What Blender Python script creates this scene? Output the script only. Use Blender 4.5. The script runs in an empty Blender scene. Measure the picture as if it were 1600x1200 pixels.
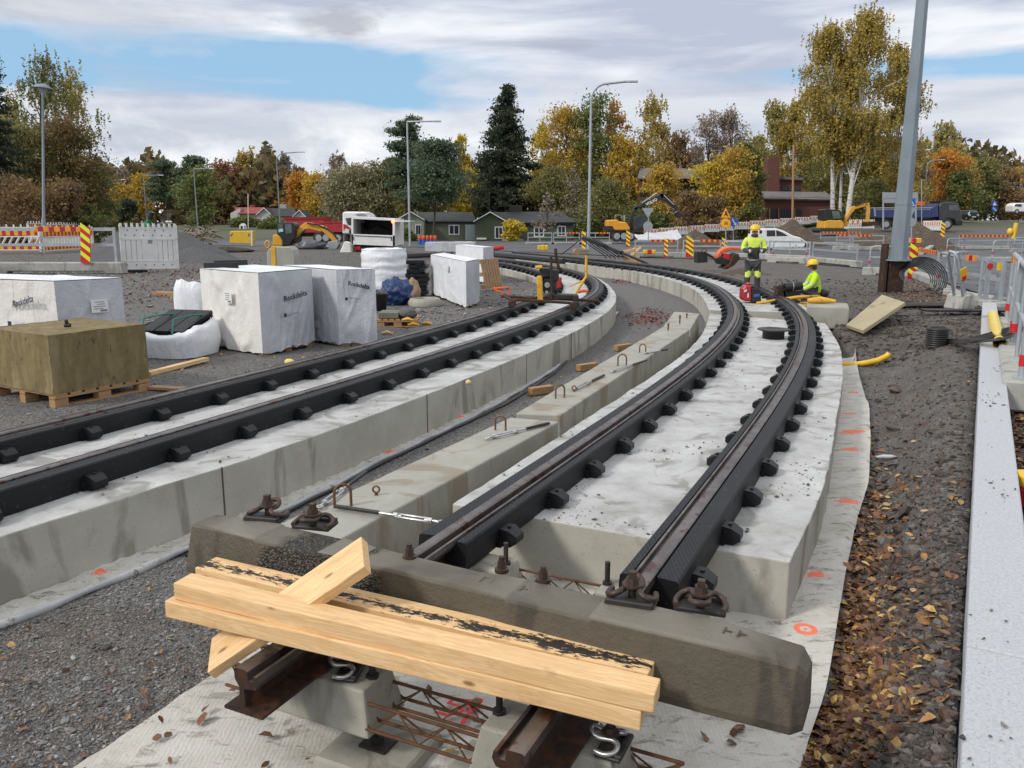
import bpy, bmesh, math, random
import numpy as np
from mathutils import Vector, Matrix
random.seed(7); RNG = np.random.default_rng(7)
R = math.radians; PI = math.pi
SC = bpy.context.scene; COL = SC.collection
# ---------------------------------------------------------------- camera model (photo pixels 1600x1200 -> world)
F = 1280.0; PITCH = math.atan(255/1280); H = 1.85; cp, sp = math.cos(PITCH), math.sin(PITCH)
def ray(px, py):
    u = (px-800)/F; v = (600-py)/F
    return Vector((u, cp+v*sp, -sp+v*cp))
def G(px, py, z=0.0):
    d = ray(px, py); return Vector((0, 0, H)) + d*((z-H)/d.z)
def A(px, py, Y):
    d = ray(px, py); return Vector((0, 0, H)) + d*(Y/d.y)
def PX(Y, z=0): return (Y*cp-(z-H)*sp)/F          # metres per photo pixel at forward distance Y
cam = bpy.data.cameras.new('camera'); camo = bpy.data.objects.new('camera', cam); COL.objects.link(camo)
camo.location = (0, 0, H); camo.rotation_euler = (PI/2-PITCH, 0, 0)
cam.sensor_width = 36; cam.lens = 36*F/1600; cam.clip_end = 4000; cam.clip_start = .05
SC.camera = camo
SC.view_settings.view_transform = 'Standard'; SC.view_settings.look = 'None'; SC.view_settings.exposure = 0.0
# ---------------------------------------------------------------- noise
def _h(ix, iy, iz):
    n = (ix*374761393 + iy*668265263 + iz*2147483647) & 0xffffffff
    n = ((n ^ (n >> 13))*1274126177) & 0xffffffff
    return ((n ^ (n >> 16)) & 0xffff)/65535.0
def vn(x, y, z=0.0):
    x = np.asarray(x, float); y = np.asarray(y, float); z = np.zeros_like(x)+z
    xi = np.floor(x).astype(np.int64); yi = np.floor(y).astype(np.int64); zi = np.floor(z).astype(np.int64)
    fx = x-xi; fy = y-yi; fz = z-zi
    fx = fx*fx*(3-2*fx); fy = fy*fy*(3-2*fy); fz = fz*fz*(3-2*fz)
    r = 0
    for a in (0, 1):
        for b in (0, 1):
            for c in (0, 1):
                r = r + _h(xi+a, yi+b, zi+c)*(fx if a else 1-fx)*(fy if b else 1-fy)*(fz if c else 1-fz)
    return r*2-1
def fbm(x, y, z=0.0, o=4):
    r = 0; a = 1; t = 0
    for k in range(o):
        r = r + a*vn(np.asarray(x)*2**k+k*17.3, np.asarray(y)*2**k-k*9.1, z*2**k); t += a; a *= .5
    return r/t
def sst(a, b, x):
    t = np.clip((np.asarray(x, float)-a)/(b-a), 0, 1); return t*t*(3-2*t)
# ---------------------------------------------------------------- paths
def resample(p, st):
    p = np.array([tuple(q) for q in p], float); d = np.r_[0, np.cumsum(np.linalg.norm(np.diff(p, axis=0), axis=1))]
    n = max(2, int(d[-1]/st)+1); t = np.linspace(0, d[-1], n)
    return np.stack([np.interp(t, d, p[:, k]) for k in range(p.shape[1])], 1)
def resn(p, n):
    p = np.array([tuple(q) for q in p], float); d = np.r_[0, np.cumsum(np.linalg.norm(np.diff(p, axis=0), axis=1))]
    t = np.linspace(0, d[-1], n); return np.stack([np.interp(t, d, p[:, k]) for k in range(p.shape[1])], 1)
def smoothp(p, n):
    p = p.copy()
    for _ in range(n): p[1:-1] = p[1:-1]*.5+.25*(p[:-2]+p[2:])
    return p
def offs(p, o):
    t = np.gradient(p[:, :2], axis=0); t /= np.linalg.norm(t, axis=1)[:, None]
    q = p.copy(); q[:, 0] += t[:, 1]*o; q[:, 1] -= t[:, 0]*o; return q
# ---------------------------------------------------------------- objects
def tag(o, label=None, cat=None, group=None, kind=None):
    if label: o['label'] = label
    if cat: o['category'] = cat
    if group: o['group'] = group
    if kind: o['kind'] = kind
    return o
def thing(name, loc, label, cat, group=None, rz=0):
    o = bpy.data.objects.new(name, None); COL.objects.link(o); o.empty_display_size = .2
    o.location = loc; o.rotation_euler = (0, 0, rz); return tag(o, label, cat, group)
def link(name, me, parent=None, loc=None):
    o = bpy.data.objects.new(name, me); COL.objects.link(o)
    if parent: o.parent = parent
    if loc is not None: o.location = loc
    return o
def copy_tree(o, parent=None):
    c = o.copy(); COL.objects.link(c); c.parent = parent
    for ch in o.children: copy_tree(ch, c)
    return c
def npmesh(name, v, f, mats, sm=False, mi=None):
    """v (n,3); f (m,k) constant k"""
    me = bpy.data.meshes.new(name); v = np.asarray(v, np.float32); f = np.asarray(f, np.int32)
    me.vertices.add(len(v)); me.vertices.foreach_set('co', v.ravel())
    k = f.shape[1]; me.loops.add(f.size); me.loops.foreach_set('vertex_index', f.ravel())
    me.polygons.add(len(f)); me.polygons.foreach_set('loop_start', np.arange(0, f.size, k, dtype=np.int32))
    me.polygons.foreach_set('loop_total', np.full(len(f), k, np.int32))
    if mi is not None: me.polygons.foreach_set('material_index', np.asarray(mi, np.int32))
    me.polygons.foreach_set('use_smooth', np.full(len(f), sm, bool))
    me.update(calc_edges=True); me.validate()
    for m in (mats if isinstance(mats, (list, tuple)) else [mats]): me.materials.append(m)
    return me
class MB:
    def __init__(s, X=None): s.v = []; s.f = []; s.m = []; s.s = []; s.X = X or Matrix(); s.uv = {}
    def add(s, vs, fs, m=0, sm=False):
        o = len(s.v); X = s.X
        s.v += [tuple(X @ Vector(v)) for v in vs]; s.f += [tuple(i+o for i in f) for f in fs]
        s.m += [m]*len(fs); s.s += [sm]*len(fs); return s
    def box(s, c, d, m=0, rz=0, rx=0, ry=0, tx=1, ty=1):
        """centre c, size d; tx,ty taper of the top"""
        M = Matrix.Translation(c) @ Matrix.Rotation(rz, 4, 'Z') @ Matrix.Rotation(ry, 4, 'Y') @ Matrix.Rotation(rx, 4, 'X')
        vs = []
        for z in (-.5, .5):
            a, b = (1, 1) if z < 0 else (tx, ty)
            for x, y in ((-.5, -.5), (.5, -.5), (.5, .5), (-.5, .5)): vs.append(M @ Vector((x*d[0]*a, y*d[1]*b, z*d[2])))
        return s.add(vs, [(3, 2, 1, 0), (4, 5, 6, 7), (0, 1, 5, 4), (1, 2, 6, 5), (2, 3, 7, 6), (3, 0, 4, 7)], m)
    def bar(s, p0, p1, w, h, m=0, up=(0, 0, 1)):
        """rectangular bar from p0 to p1"""
        p0 = Vector(p0); p1 = Vector(p1); d = (p1-p0).normalized(); up = Vector(up)
        a = d.cross(up)
        if a.length < 1e-3: a = d.cross(Vector((0, 1, 0)))
        a.normalize(); b = a.cross(d)
        vs = [p + a*(x*w/2) + b*(y*h/2) for p in (p0, p1) for x, y in ((-1, -1), (1, -1), (1, 1), (-1, 1))]
        return s.add(vs, [(0, 1, 2, 3), (7, 6, 5, 4), (0, 4, 5, 1), (1, 5, 6, 2), (2, 6, 7, 3), (3, 7, 4, 0)], m)
    def tube(s, pts, r, n=8, m=0, sm=True, caps=True):
        pts = [Vector(p) for p in pts]; rs = r if isinstance(r, (list, tuple)) else [r]*len(pts)
        N = len(pts); t0 = (pts[1]-pts[0]).normalized(); a = t0.orthogonal().normalized(); vs = []
        for i, p in enumerate(pts):
            t = (pts[min(i+1, N-1)]-pts[max(i-1, 0)]).normalized()
            a = (a - t*a.dot(t)); a = a.normalized() if a.length > 1e-6 else t.orthogonal().normalized(); b = t.cross(a)
            vs += [p + (a*math.cos(2*PI*k/n)+b*math.sin(2*PI*k/n))*rs[i] for k in range(n)]
        fs = [(i*n+k, i*n+(k+1) % n, (i+1)*n+(k+1) % n, (i+1)*n+k) for i in range(N-1) for k in range(n)]
        s.add(vs, fs, m, sm)
        if caps: s.add(vs[:n], [tuple(range(n))[::-1]], m); s.add(vs[-n:], [tuple(range(n))], m)
        return s
    def cyl(s, p0, p1, r0, r1=None, n=12, m=0, sm=True): return s.tube([p0, p1], [r0, r0 if r1 is None else r1], n, m, sm)
    def lathe(s, prof, c=(0, 0, 0), n=20, m=0, sm=True, sx=1, sy=1):
        c = Vector(c); vs = [c+Vector((r*sx*math.cos(2*PI*k/n), r*sy*math.sin(2*PI*k/n), z)) for r, z in prof for k in range(n)]
        fs = [(i*n+k, i*n+(k+1) % n, (i+1)*n+(k+1) % n, (i+1)*n+k) for i in range(len(prof)-1) for k in range(n)]
        return s.add(vs, fs, m, sm)
    def ext(s, poly, d, m=0, O=(0, 0, 0), U=(1, 0, 0), V=(0, 0, 1)):
        """polygon in the plane (O,U,V) extruded symmetric by d along U x V"""
        O = Vector(O); U = Vector(U); V = Vector(V); W = U.cross(V).normalized(); n = len(poly)
        vs = [O+U*a+V*b+W*(k*d/2) for k in (-1, 1) for a, b in poly]
        return s.add(vs, [tuple(range(n))[::-1], tuple(range(n, 2*n))]+[(i, (i+1) % n, n+(i+1) % n, n+i) for i in range(n)], m)
    def quad(s, a, b, c, d, m=0): return s.add([a, b, c, d], [(0, 1, 2, 3)], m)
    def ball(s, c, r, n=10, m=0, sz=1.0):
        k = n//2+1; return s.lathe([(max(r*math.sin(PI*i/k), 1e-4), -r*sz*math.cos(PI*i/k)) for i in range(k+1)], c, n, m)
    def grid(s, fn, nu, nv, m=0, sm=True):
        vs = [fn(i/nu, j/nv) for j in range(nv+1) for i in range(nu+1)]
        return s.add(vs, [(j*(nu+1)+i, j*(nu+1)+i+1, (j+1)*(nu+1)+i+1, (j+1)*(nu+1)+i) for j in range(nv) for i in range(nu)], m, sm)
    def build(s, name, mats, parent=None, bev=0, loc=None, seg=1, fix=True, weld=False):
        me = bpy.data.meshes.new(name); me.from_pydata(s.v, [], s.f)
        for m in (mats if isinstance(mats, (list, tuple)) else [mats]): me.materials.append(m)
        me.polygons.foreach_set('material_index', s.m); me.polygons.foreach_set('use_smooth', s.s); me.update()
        if fix:
            bm = bmesh.new(); bm.from_mesh(me)
            if weld: bmesh.ops.remove_doubles(bm, verts=bm.verts, dist=1e-4)
            bmesh.ops.recalc_face_normals(bm, faces=bm.faces); bm.to_mesh(me); bm.free()
        o = link(name, me, parent, loc)
        if bev:
            b = o.modifiers.new('bevel', 'BEVEL'); b.width = bev; b.segments = seg; b.limit_method = 'ANGLE'; b.angle_limit = R(40)
        return o
def sweep(prof, path, closed=True, caps=True):
    """profile (lateral right, up) along a path; returns a mesh builder with uv in metres"""
    path = np.asarray(path, float); t = np.gradient(path[:, :2], axis=0); t /= np.linalg.norm(t, axis=1)[:, None]
    n = len(prof); mb = MB(); vs = []
    for p, d in zip(path, t):
        vs += [(p[0]+d[1]*a, p[1]-d[0]*a, p[2]+b) for a, b in prof]
    k = n if closed else n-1
    fs = [(i*n+j, i*n+(j+1) % n, (i+1)*n+(j+1) % n, (i+1)*n+j) for i in range(len(path)-1) for j in range(k)]
    if caps and closed: fs += [tuple(range(n)), tuple(range((len(path)-1)*n, len(path)*n))[::-1]]
    mb.add(vs, fs); return mb
# ---------------------------------------------------------------- materials
def nodes(name):
    m = bpy.data.materials.new(name); m.use_nodes = True; nt = m.node_tree; b = nt.nodes['Principled BSDF']; return m, nt, b
def c4(c): return (c[0], c[1], c[2], 1) if isinstance(c, (tuple, list)) else (c, c, c, 1)
def nd(nt, typ, **kw):
    n = nt.nodes.new(typ)
    for k, v in kw.items():
        if k in n.inputs: n.inputs[k].default_value = v
        else: setattr(n, k, v)
    return n
def ramp(nt, fac, stops, mode='LINEAR'):
    r = nt.nodes.new('ShaderNodeValToRGB'); cr = r.color_ramp; cr.interpolation = mode
    while len(cr.elements) < len(stops): cr.elements.new(.5)
    for e, (p, c) in zip(cr.elements, stops): e.position = p; e.color = c4(c)
    nt.links.new(fac, r.inputs['Fac']); return r.outputs['Color']
def mixc(nt, fac, a, b, mode='MIX'):
    n = nt.nodes.new('ShaderNodeMix'); n.data_type = 'RGBA'; n.blend_type = mode; n.clamp_result = False
    for s_, v in ((n.inputs['Factor'], fac), (n.inputs['A'], a), (n.inputs['B'], b)):
        if hasattr(v, 'is_output') or isinstance(v, bpy.types.NodeSocket): nt.links.new(v, s_)
        else: s_.default_value = v if not isinstance(v, (tuple, list)) else c4(v)
    return n.outputs['Result']
def mth(nt, op, a, b=None, c=None, clamp=False):
    n = nt.nodes.new('ShaderNodeMath'); n.operation = op; n.use_clamp = clamp
    for i, v in enumerate((a, b, c)):
        if v is None: continue
        if isinstance(v, bpy.types.NodeSocket): nt.links.new(v, n.inputs[i])
        else: n.inputs[i].default_value = v
    return n.outputs[0]
def noise(nt, vec, sc, det=5, rough=.6, dist=0):
    n = nd(nt, 'ShaderNodeTexNoise', Scale=sc, Detail=det, Roughness=rough, Distortion=dist); nt.links.new(vec, n.inputs['Vector']); return n.outputs['Fac']
def coords(nt, stretch=None, kind='Object', rnd=False):
    t = nt.nodes.new('ShaderNodeTexCoord').outputs[kind]
    if rnd:
        oi = nt.nodes.new('ShaderNodeObjectInfo'); a = nt.nodes.new('ShaderNodeVectorMath'); a.operation = 'ADD'
        s_ = mth(nt, 'MULTIPLY', oi.outputs['Random'], 37.0); nt.links.new(t, a.inputs[0]); nt.links.new(s_, a.inputs[1]); t = a.outputs[0]
    if stretch:
        mp = nt.nodes.new('ShaderNodeMapping'); mp.inputs['Scale'].default_value = stretch; nt.links.new(t, mp.inputs['Vector']); t = mp.outputs[0]
    return t
def bumpn(nt, b, h, strength=.3, dist=.02):
    n = nd(nt, 'ShaderNodeBump', Strength=strength, Distance=dist); nt.links.new(h, n.inputs['Height']); nt.links.new(n.outputs['Normal'], b.inputs['Normal']); return n
def M(name, c1, c2=None, sc=4, rough=.75, bump=.0, bsc=30, metal=0, lo=.35, hi=.65, spots=None, spsc=25, spth=.66, stretch=None, bd=.01, c3=None, rv=0, coat=0):
    m, nt, b = nodes(name); v = coords(nt, stretch, rnd=True)
    c2 = c2 if c2 is not None else tuple(x*.8 for x in c4(c1)[:3])
    f = noise(nt, v, sc, 6)
    st = [(lo, c1), (hi, c2)] if c3 is None else [(lo, c1), ((lo+hi)/2, c2), (hi, c3)]
    col = ramp(nt, f, st)
    if spots is not None:
        s_ = noise(nt, v, spsc, 4, .7); k = ramp(nt, s_, [(spth-.03, 0.), (spth+.03, 1.)]); col = mixc(nt, k, col, spots)
    nt.links.new(col, b.inputs['Base Color']); b.inputs['Roughness'].default_value = rough; b.inputs['Metallic'].default_value = metal
    if rv:
        r_ = ramp(nt, noise(nt, v, sc*1.7, 4), [(.3, rough-rv), (.7, min(1, rough+rv))]); nt.links.new(r_, b.inputs['Roughness'])
    if coat: b.inputs['Coat Weight'].default_value = coat
    if bump: bumpn(nt, b, noise(nt, v, bsc, 6, .65), bump, bd)
    return m
def concrete(name, a, c, stain, sc=2.0, wet=.75, pits=True):
    m, nt, b = nodes(name); v = coords(nt, rnd=True); v3 = coords(nt, (1, 1, .35), rnd=True)
    col = ramp(nt, noise(nt, v, sc, 8, .68), [(.3, a), (.5, tuple((x+y)/2 for x, y in zip(a, c))), (.68, c)])
    k = ramp(nt, noise(nt, v3, sc*.9, 5, .55, 1.2), [(.54, 0.), (.62, 1.)]); k2 = mth(nt, 'MULTIPLY', k, .7); col = mixc(nt, k2, col, stain)
    if pits:
        vo = nd(nt, 'ShaderNodeTexVoronoi', Scale=38.0); nt.links.new(v, vo.inputs['Vector'])
        nz = noise(nt, v, 9, 3); th = mth(nt, 'MULTIPLY', nz, .30); p = mth(nt, 'LESS_THAN', vo.outputs['Distance'], th); p2 = mth(nt, 'MULTIPLY', p, .55)
        col = mixc(nt, p2, col, tuple(x*.45 for x in a))
    nt.links.new(col, b.inputs['Base Color'])
    nt.links.new(ramp(nt, noise(nt, v, sc*1.5, 4), [(.35, wet-.25), (.65, min(1., wet+.15))]), b.inputs['Roughness'])
    bumpn(nt, b, noise(nt, v, 45, 7, .7), .35, .006); return m
def stripes(name, ca, cb, period, axis=0, slant=0, rough=.5, duty=.5, off=0):
    m, nt, b = nodes(name); t = nt.nodes.new('ShaderNodeTexCoord').outputs['Object']
    s_ = nt.nodes.new('ShaderNodeSeparateXYZ'); nt.links.new(t, s_.inputs[0])
    u = mth(nt, 'ADD', s_.outputs[axis], mth(nt, 'MULTIPLY', s_.outputs[2], slant)); u = mth(nt, 'ADD', u, 100.0*period+off)
    fr = mth(nt, 'FRACT', mth(nt, 'DIVIDE', u, period)); k = mth(nt, 'LESS_THAN', fr, duty)
    col = mixc(nt, k, ca, cb); n = noise(nt, t, 8, 5); k2 = ramp(nt, n, [(.35, 1.), (.7, .72)]); col = mixc(nt, 1.0, col, k2, 'MULTIPLY')
    nt.links.new(col, b.inputs['Base Color']); b.inputs['Roughness'].default_value = rough; return m

CONC = concrete('slab_concrete', (.53, .535, .53), (.31, .31, .30), (.20, .19, .175), 2.6)
CONCL = concrete('barrier_concrete', (.42, .41, .38), (.29, .285, .26), (.18, .17, .15), 3)
CONCS = concrete('side_concrete', (.46, .445, .395), (.34, .325, .28), (.19, .175, .14), 1.7)
CONCB = concrete('beam_concrete', (.36, .35, .305), (.27, .262, .225), (.22, .17, .115), 2.2)
CONCD = concrete('sleeper_concrete', (.098, .080, .053), (.066, .053, .035), (.032, .025, .016), 3.2, .62)
CONCP = concrete('pedestal_concrete', (.36, .345, .29), (.25, .24, .2), (.16, .145, .11), 3)
GRANITE = M('granite', (.47, .48, .505), (.38, .39, .415), 60, .7, .25, 80, spots=(.2, .21, .23), spsc=95, spth=.62, bd=.004)
RUST = M('rusty_steel', (.085, .034, .017), (.03, .02, .016), 9, .6, .35, 60, .35, c3=(.12, .05, .022), spots=(.02, .015, .013), spsc=14, bd=.003)
RAILTOP = M('rail_steel', (.10, .085, .08), (.19, .165, .155), 5, .36, .2, 70, .75, spots=(.09, .045, .03), spsc=8, spth=.58, stretch=(1, 1, 1), bd=.002)
REBAR = M('rebar_steel', (.15, .066, .026), (.075, .036, .02), 14, .8, .5, 160, .2, bd=.003)
STEEL = M('zinc_steel', (.52, .54, .55), (.38, .4, .42), 6, .42, .1, 40, .75, spots=(.3, .31, .32), spsc=12, bd=.002)
GALV = M('galvanised_steel', (.42, .45, .475), (.33, .355, .38), 5, .5, .08, 40, .45, spots=(.22, .23, .24), spsc=10, spth=.7, bd=.002)
POLEM = M('pole_steel', (.235, .275, .31), (.19, .225, .255), 3, .55, .1, 40, .3, spots=(.1, .11, .115), spsc=9, spth=.68, stretch=(1, 1, .4), bd=.002)
BLACKM = M('dark_iron', (.028, .027, .026), (.05, .045, .042), 12, .55, .3, 60, .4, spots=(.07, .045, .03), spsc=10, bd=.003)
RUBBER0 = M('black_rubber', (.006, .0062, .0072), (.012, .0125, .014), 7, .45, .3, 60, 0, spots=(.09, .088, .085), spsc=26, spth=.72, bd=.003)
RUBBER0.node_tree.nodes['Principled BSDF'].inputs['Specular IOR Level'].default_value = .28
BLACKP = M('black_plastic', (.013, .013, .014), (.022, .022, .023), 5, .45, .1, 40)
YELLOWP = M('yellow_plastic', (.78, .5, .03), (.66, .4, .025), 5, .4, .1, 30, spots=(.3, .19, .05), spsc=14, spth=.7)
YELLOW = M('yellow_paint', (.72, .4, .03), (.56, .3, .025), 4, .45, .1, 30, spots=(.16, .09, .035), spsc=6, spth=.63)
ORANGE = M('orange_paint', (.72, .12, .025), (.6, .1, .02), 4, .45, spots=(.15, .06, .03), spsc=7, spth=.68)
MACHY = M('machine_yellow', (.68, .36, .03), (.58, .3, .03), 3, .4, spots=(.25, .15, .05), spsc=5, spth=.68)
WHITEP = M('white_plastic', (.74, .73, .71), (.62, .61, .58), 3, .5, .06, 20, spots=(.36, .35, .32), spsc=5, spth=.68)
WHITEPT = M('white_paint', (.78, .78, .77), (.68, .68, .67), 3, .35)
GLASS = M('dark_glass', (.018, .022, .026), (.04, .046, .05), 2, .08)
REDP = M('red_paint', (.42, .025, .03), (.33, .022, .026), 3, .4, spots=(.2, .03, .03), spsc=6)
REFRED = M('red_reflector', (.58, .02, .025), (.45, .015, .02), 5, .35)
REFYEL = M('fluorescent_yellow', (.78, .82, .03), (.7, .74, .03), 5, .4)
TYRE = M('tyre_rubber', (.022, .021, .02), (.045, .042, .038), 8, .8, .3, 30)
def timber_mat(name, a, c, k):
    m, nt, b = nodes(name); v = coords(nt, (1.0, 16, 16), rnd=True)
    g = noise(nt, v, 2.6, 7, .6, .9); col = ramp(nt, g, [(.34, a), (.48, c), (.56, a), (.66, c), (.74, a)])
    v2 = coords(nt, (1.0, 2.6, 2.6), rnd=True); vo = nd(nt, 'ShaderNodeTexVoronoi', Scale=3.4); nt.links.new(v2, vo.inputs['Vector'])
    kn = ramp(nt, vo.outputs['Distance'], [(.05, 1.), (.11, 0.)]); col = mixc(nt, kn, col, k)
    d = ramp(nt, noise(nt, coords(nt, (2, 5, 5), rnd=True), 2.5, 5, .6), [(.6, 0.), (.75, .5)]); col = mixc(nt, d, col, k)
    nt.links.new(col, b.inputs['Base Color']); b.inputs['Roughness'].default_value = .62; bumpn(nt, b, g, .15, .004); return m
TIMBER = timber_mat('fresh_timber', (.78, .54, .285), (.64, .40, .185), (.30, .15, .06))
TIMBERD = timber_mat('weathered_timber', (.4, .24, .11), (.26, .15, .07), (.12, .07, .035))
TIMBERG = timber_mat('grey_timber', (.23, .19, .14), (.15, .125, .095), (.08, .06, .045))
# ================================================================ light and sky
w = bpy.data.worlds.new('World'); SC.world = w; w.use_nodes = True; nt = w.node_tree
bg = nt.nodes['Background']; bg.inputs['Strength'].default_value = .1
SUN = Vector((-.7, -.42, .62)).normalized()
sky = nt.nodes.new('ShaderNodeTexSky'); sky.sky_type = 'NISHITA'; sky.sun_disc = False
sky.sun_elevation = math.asin(SUN.z); sky.sun_rotation = math.atan2(SUN.x, SUN.y); sky.air_density = 1.0; sky.dust_density = .3
tc = nt.nodes.new('ShaderNodeTexCoord').outputs['Generated']
sx = nt.nodes.new('ShaderNodeSeparateXYZ'); nt.links.new(tc, sx.inputs[0]); X_, Y_, Z_ = sx.outputs
mp = nd(nt, 'ShaderNodeMapping'); mp.inputs['Scale'].default_value = (1, 1, 5.2); mp.inputs['Location'].default_value = (.35, 0, .1); nt.links.new(tc, mp.inputs['Vector'])
n1 = noise(nt, mp.outputs[0], 2.6, 9, .55, .35)
mp2 = nd(nt, 'ShaderNodeMapping'); mp2.inputs['Scale'].default_value = (1, 1, 2.2); mp2.inputs['Location'].default_value = (.1, 3, .7); nt.links.new(tc, mp2.inputs['Vector'])
n2 = noise(nt, mp2.outputs[0], 7.5, 9, .6, .3)
mp3 = nd(nt, 'ShaderNodeMapping'); mp3.inputs['Scale'].default_value = (1, 1, 7.5); mp3.inputs['Location'].default_value = (.6, 1.3, .33); nt.links.new(tc, mp3.inputs['Vector'])
n3 = noise(nt, mp3.outputs[0], 3.3, 8, .55, .4)
def win(v, a, b, s): return mth(nt, 'MULTIPLY', ramp(nt, v, [(a-s, 0.), (a, 1.)]), ramp(nt, v, [(b, 1.), (b+s, 0.)]))
xs = mth(nt, 'MULTIPLY_ADD', X_, .5, .5)
# where blue shows: a band 9-12 degrees up in the left half, thin slits elsewhere
b1 = mth(nt, 'MULTIPLY', win(Z_, .138, .182, .02), ramp(nt, xs, [(.40, 1.), (.56, .25)]))
b2 = mth(nt, 'MULTIPLY', win(Z_, .148, .160, .012), ramp(nt, xs, [(.58, 0.), (.68, .75)]))
b3 = mth(nt, 'MULTIPLY', win(Z_, .088, .096, .012), ramp(nt, xs, [(.66, 0.), (.74, .45)]))
bb = mth(nt, 'ADD', mth(nt, 'ADD', b1, b2), b3)
cov = mth(nt, 'SUBTRACT', mth(nt, 'ADD', n1, .12), mth(nt, 'MULTIPLY', bb, .30))
covf = ramp(nt, cov, [(.37, 0.), (.54, 1.)])
blue = mixc(nt, 1.0, sky.outputs[0], (.62, .70, .82), 'MULTIPLY')
blue = mixc(nt, .75, blue, (4.0, 6.6, 9.2))
shade = ramp(nt, n3, [(.38, (5.2, 5.75, 7.0)), (.50, (7.4, 7.8, 8.7)), (.60, (9.3, 9.5, 10.0))])
cum = ramp(nt, n2, [(.38, (5.9, 6.3, 7.1)), (.48, (8.2, 8.5, 9.0)), (.57, (10.4, 10.4, 10.4))])
lowl = mth(nt, 'MULTIPLY', ramp(nt, Z_, [(.095, 1.), (.14, 0.)]), ramp(nt, xs, [(.48, 1.), (.62, .35)]))
cl = mixc(nt, mth(nt, 'MULTIPLY', lowl, .8), shade, cum)
gband = mth(nt, 'MULTIPLY', win(Z_, .105, .15, .02), ramp(nt, xs, [(.35, .1), (.5, .75)]))
cl = mixc(nt, mth(nt, 'MULTIPLY', gband, .6), cl, (5.5, 5.9, 6.9))
def blob(px, py, rx, rz):
    d = ray(px, py).normalized(); nx_ = mth(nt, 'MULTIPLY', mth(nt, 'SUBTRACT', X_, d.x), 1/rx); nz_ = mth(nt, 'MULTIPLY', mth(nt, 'SUBTRACT', Z_, d.z), 1/rz)
    e = mth(nt, 'SQRT', mth(nt, 'ADD', mth(nt, 'MULTIPLY', nx_, nx_), mth(nt, 'MULTIPLY', nz_, nz_))); e = mth(nt, 'ADD', e, mth(nt, 'MULTIPLY', mth(nt, 'SUBTRACT', n2, .5), 3.2)); return ramp(nt, e, [(.35, 1.), (1., 0.)])
bl = mth(nt, 'ADD', mth(nt, 'ADD', mth(nt, 'MULTIPLY', blob(540, 38, .055, .03), .8), mth(nt, 'MULTIPLY', blob(170, 30, .13, .03), .45)), mth(nt, 'MULTIPLY', blob(880, 70, .06, .012), .5), None, True)
cl = mixc(nt, bl, cl, (4.3, 4.6, 5.3)); covf = mixc(nt, bl, covf, (1., 1., 1.))
top = ramp(nt, Z_, [(.26, 0.), (.6, 1.)]); cl = mixc(nt, top, cl, (10.5, 10.7, 11.0))
fin = mixc(nt, covf, blue, cl); nt.links.new(fin, bg.inputs['Color'])
sl = bpy.data.lights.new('sun', 'SUN'); sl.energy = 2.2; sl.angle = R(9); sl.color = (1, .95, .87); so = bpy.data.objects.new('sun', sl); COL.objects.link(so)
so.rotation_euler = SUN.to_track_quat('Z', 'Y').to_euler()
# ================================================================ track lines
ZR, ZL = .19, .24
RLp = [(375, 1045), (655, 855), (794, 765), (931, 676), (1000, 630), (1050, 592), (1100, 558), (1130, 527), (1147, 507), (1155, 490), (1153, 478), (1143, 463), (1122, 447), (1097, 436), (1080, 431), (1037, 421), (981, 414), (925, 408), (869, 402), (812, 397), (773, 393)]
LLp = [(-330, 845), (0, 750), (200, 693), (450, 620), (700, 545), (800, 513), (845, 498), (905, 473), (933, 457), (939, 446), (931, 435), (912, 425), (889, 420), (871, 416), (836, 409.6), (781, 404)]
RA = smoothp(resample([G(x, y, ZR) for x, y in RLp], .3), 70); RB = offs(RA, 1.15)
LB = smoothp(resample([G(x, y, ZL) for x, y in LLp], .3), 60); LA = offs(LB, -1.15)
RB[:, 2] = ZR
def arc(p): return np.r_[0, np.cumsum(np.linalg.norm(np.diff(p, axis=0), axis=1))]
def at_s(p, s):
    d = arc(p); q = np.array([np.interp(s, d, p[:, k]) for k in range(3)])
    e = np.array([np.interp(s+.05, d, p[:, k]) for k in range(3)])-np.array([np.interp(s-.05, d, p[:, k]) for k in range(3)])
    return q, e/np.linalg.norm(e)
# ================================================================ ground
def inpoly(P, x, y):
    P = np.asarray(P)[:, :2]; r = np.zeros(np.shape(x), bool); n = len(P)
    for i in range(n):
        x0, y0 = P[i]; x1, y1 = P[(i+1) % n]
        c = ((y0 > y) != (y1 > y)) & (x < (x1-x0)*(y-y0)/((y1-y0) if abs(y1-y0) > 1e-9 else 1e-9)+x0); r ^= c
    return r
def dpoly(P, x, y, closed=True):
    P = np.asarray(P)[:, :2]; d = np.full(np.shape(x), 1e9); n = len(P)
    for i in range(n if closed else n-1):
        a = P[i]; b = P[(i+1) % n]; e = b-a; L = max(e @ e, 1e-9)
        t = np.clip(((x-a[0])*e[0]+(y-a[1])*e[1])/L, 0, 1); d = np.minimum(d, np.hypot(x-a[0]-t*e[0], y-a[1]-t*e[1]))
    return d
ZT = -.39
TR_R = [G(x, y, -.37) for x, y in [(1245, 1215), (1290, 1090), (1303, 1010), (1320, 900), (1342, 800), (1357, 760), (1360, 690), (1358, 640), (1346, 600), (1335, 560)]]
r_off = offs(RB, .62); r_off = r_off[r_off[:, 1] > 14.2]
l_mid = offs(LB, .35)
TROUGH = [tuple(p)[:2] for p in l_mid[::-1][30:]]          # far -> near along the left slab
TROUGH = [tuple(p)[:2] for p in l_mid] + [tuple(p)[:2] for p in r_off[::-1]] + [tuple(p)[:2] for p in TR_R[::-1]] + [(.2, -3), (-7, -3)]
TROUGH = [TROUGH[i] for i in range(0, len(TROUGH))]
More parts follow.
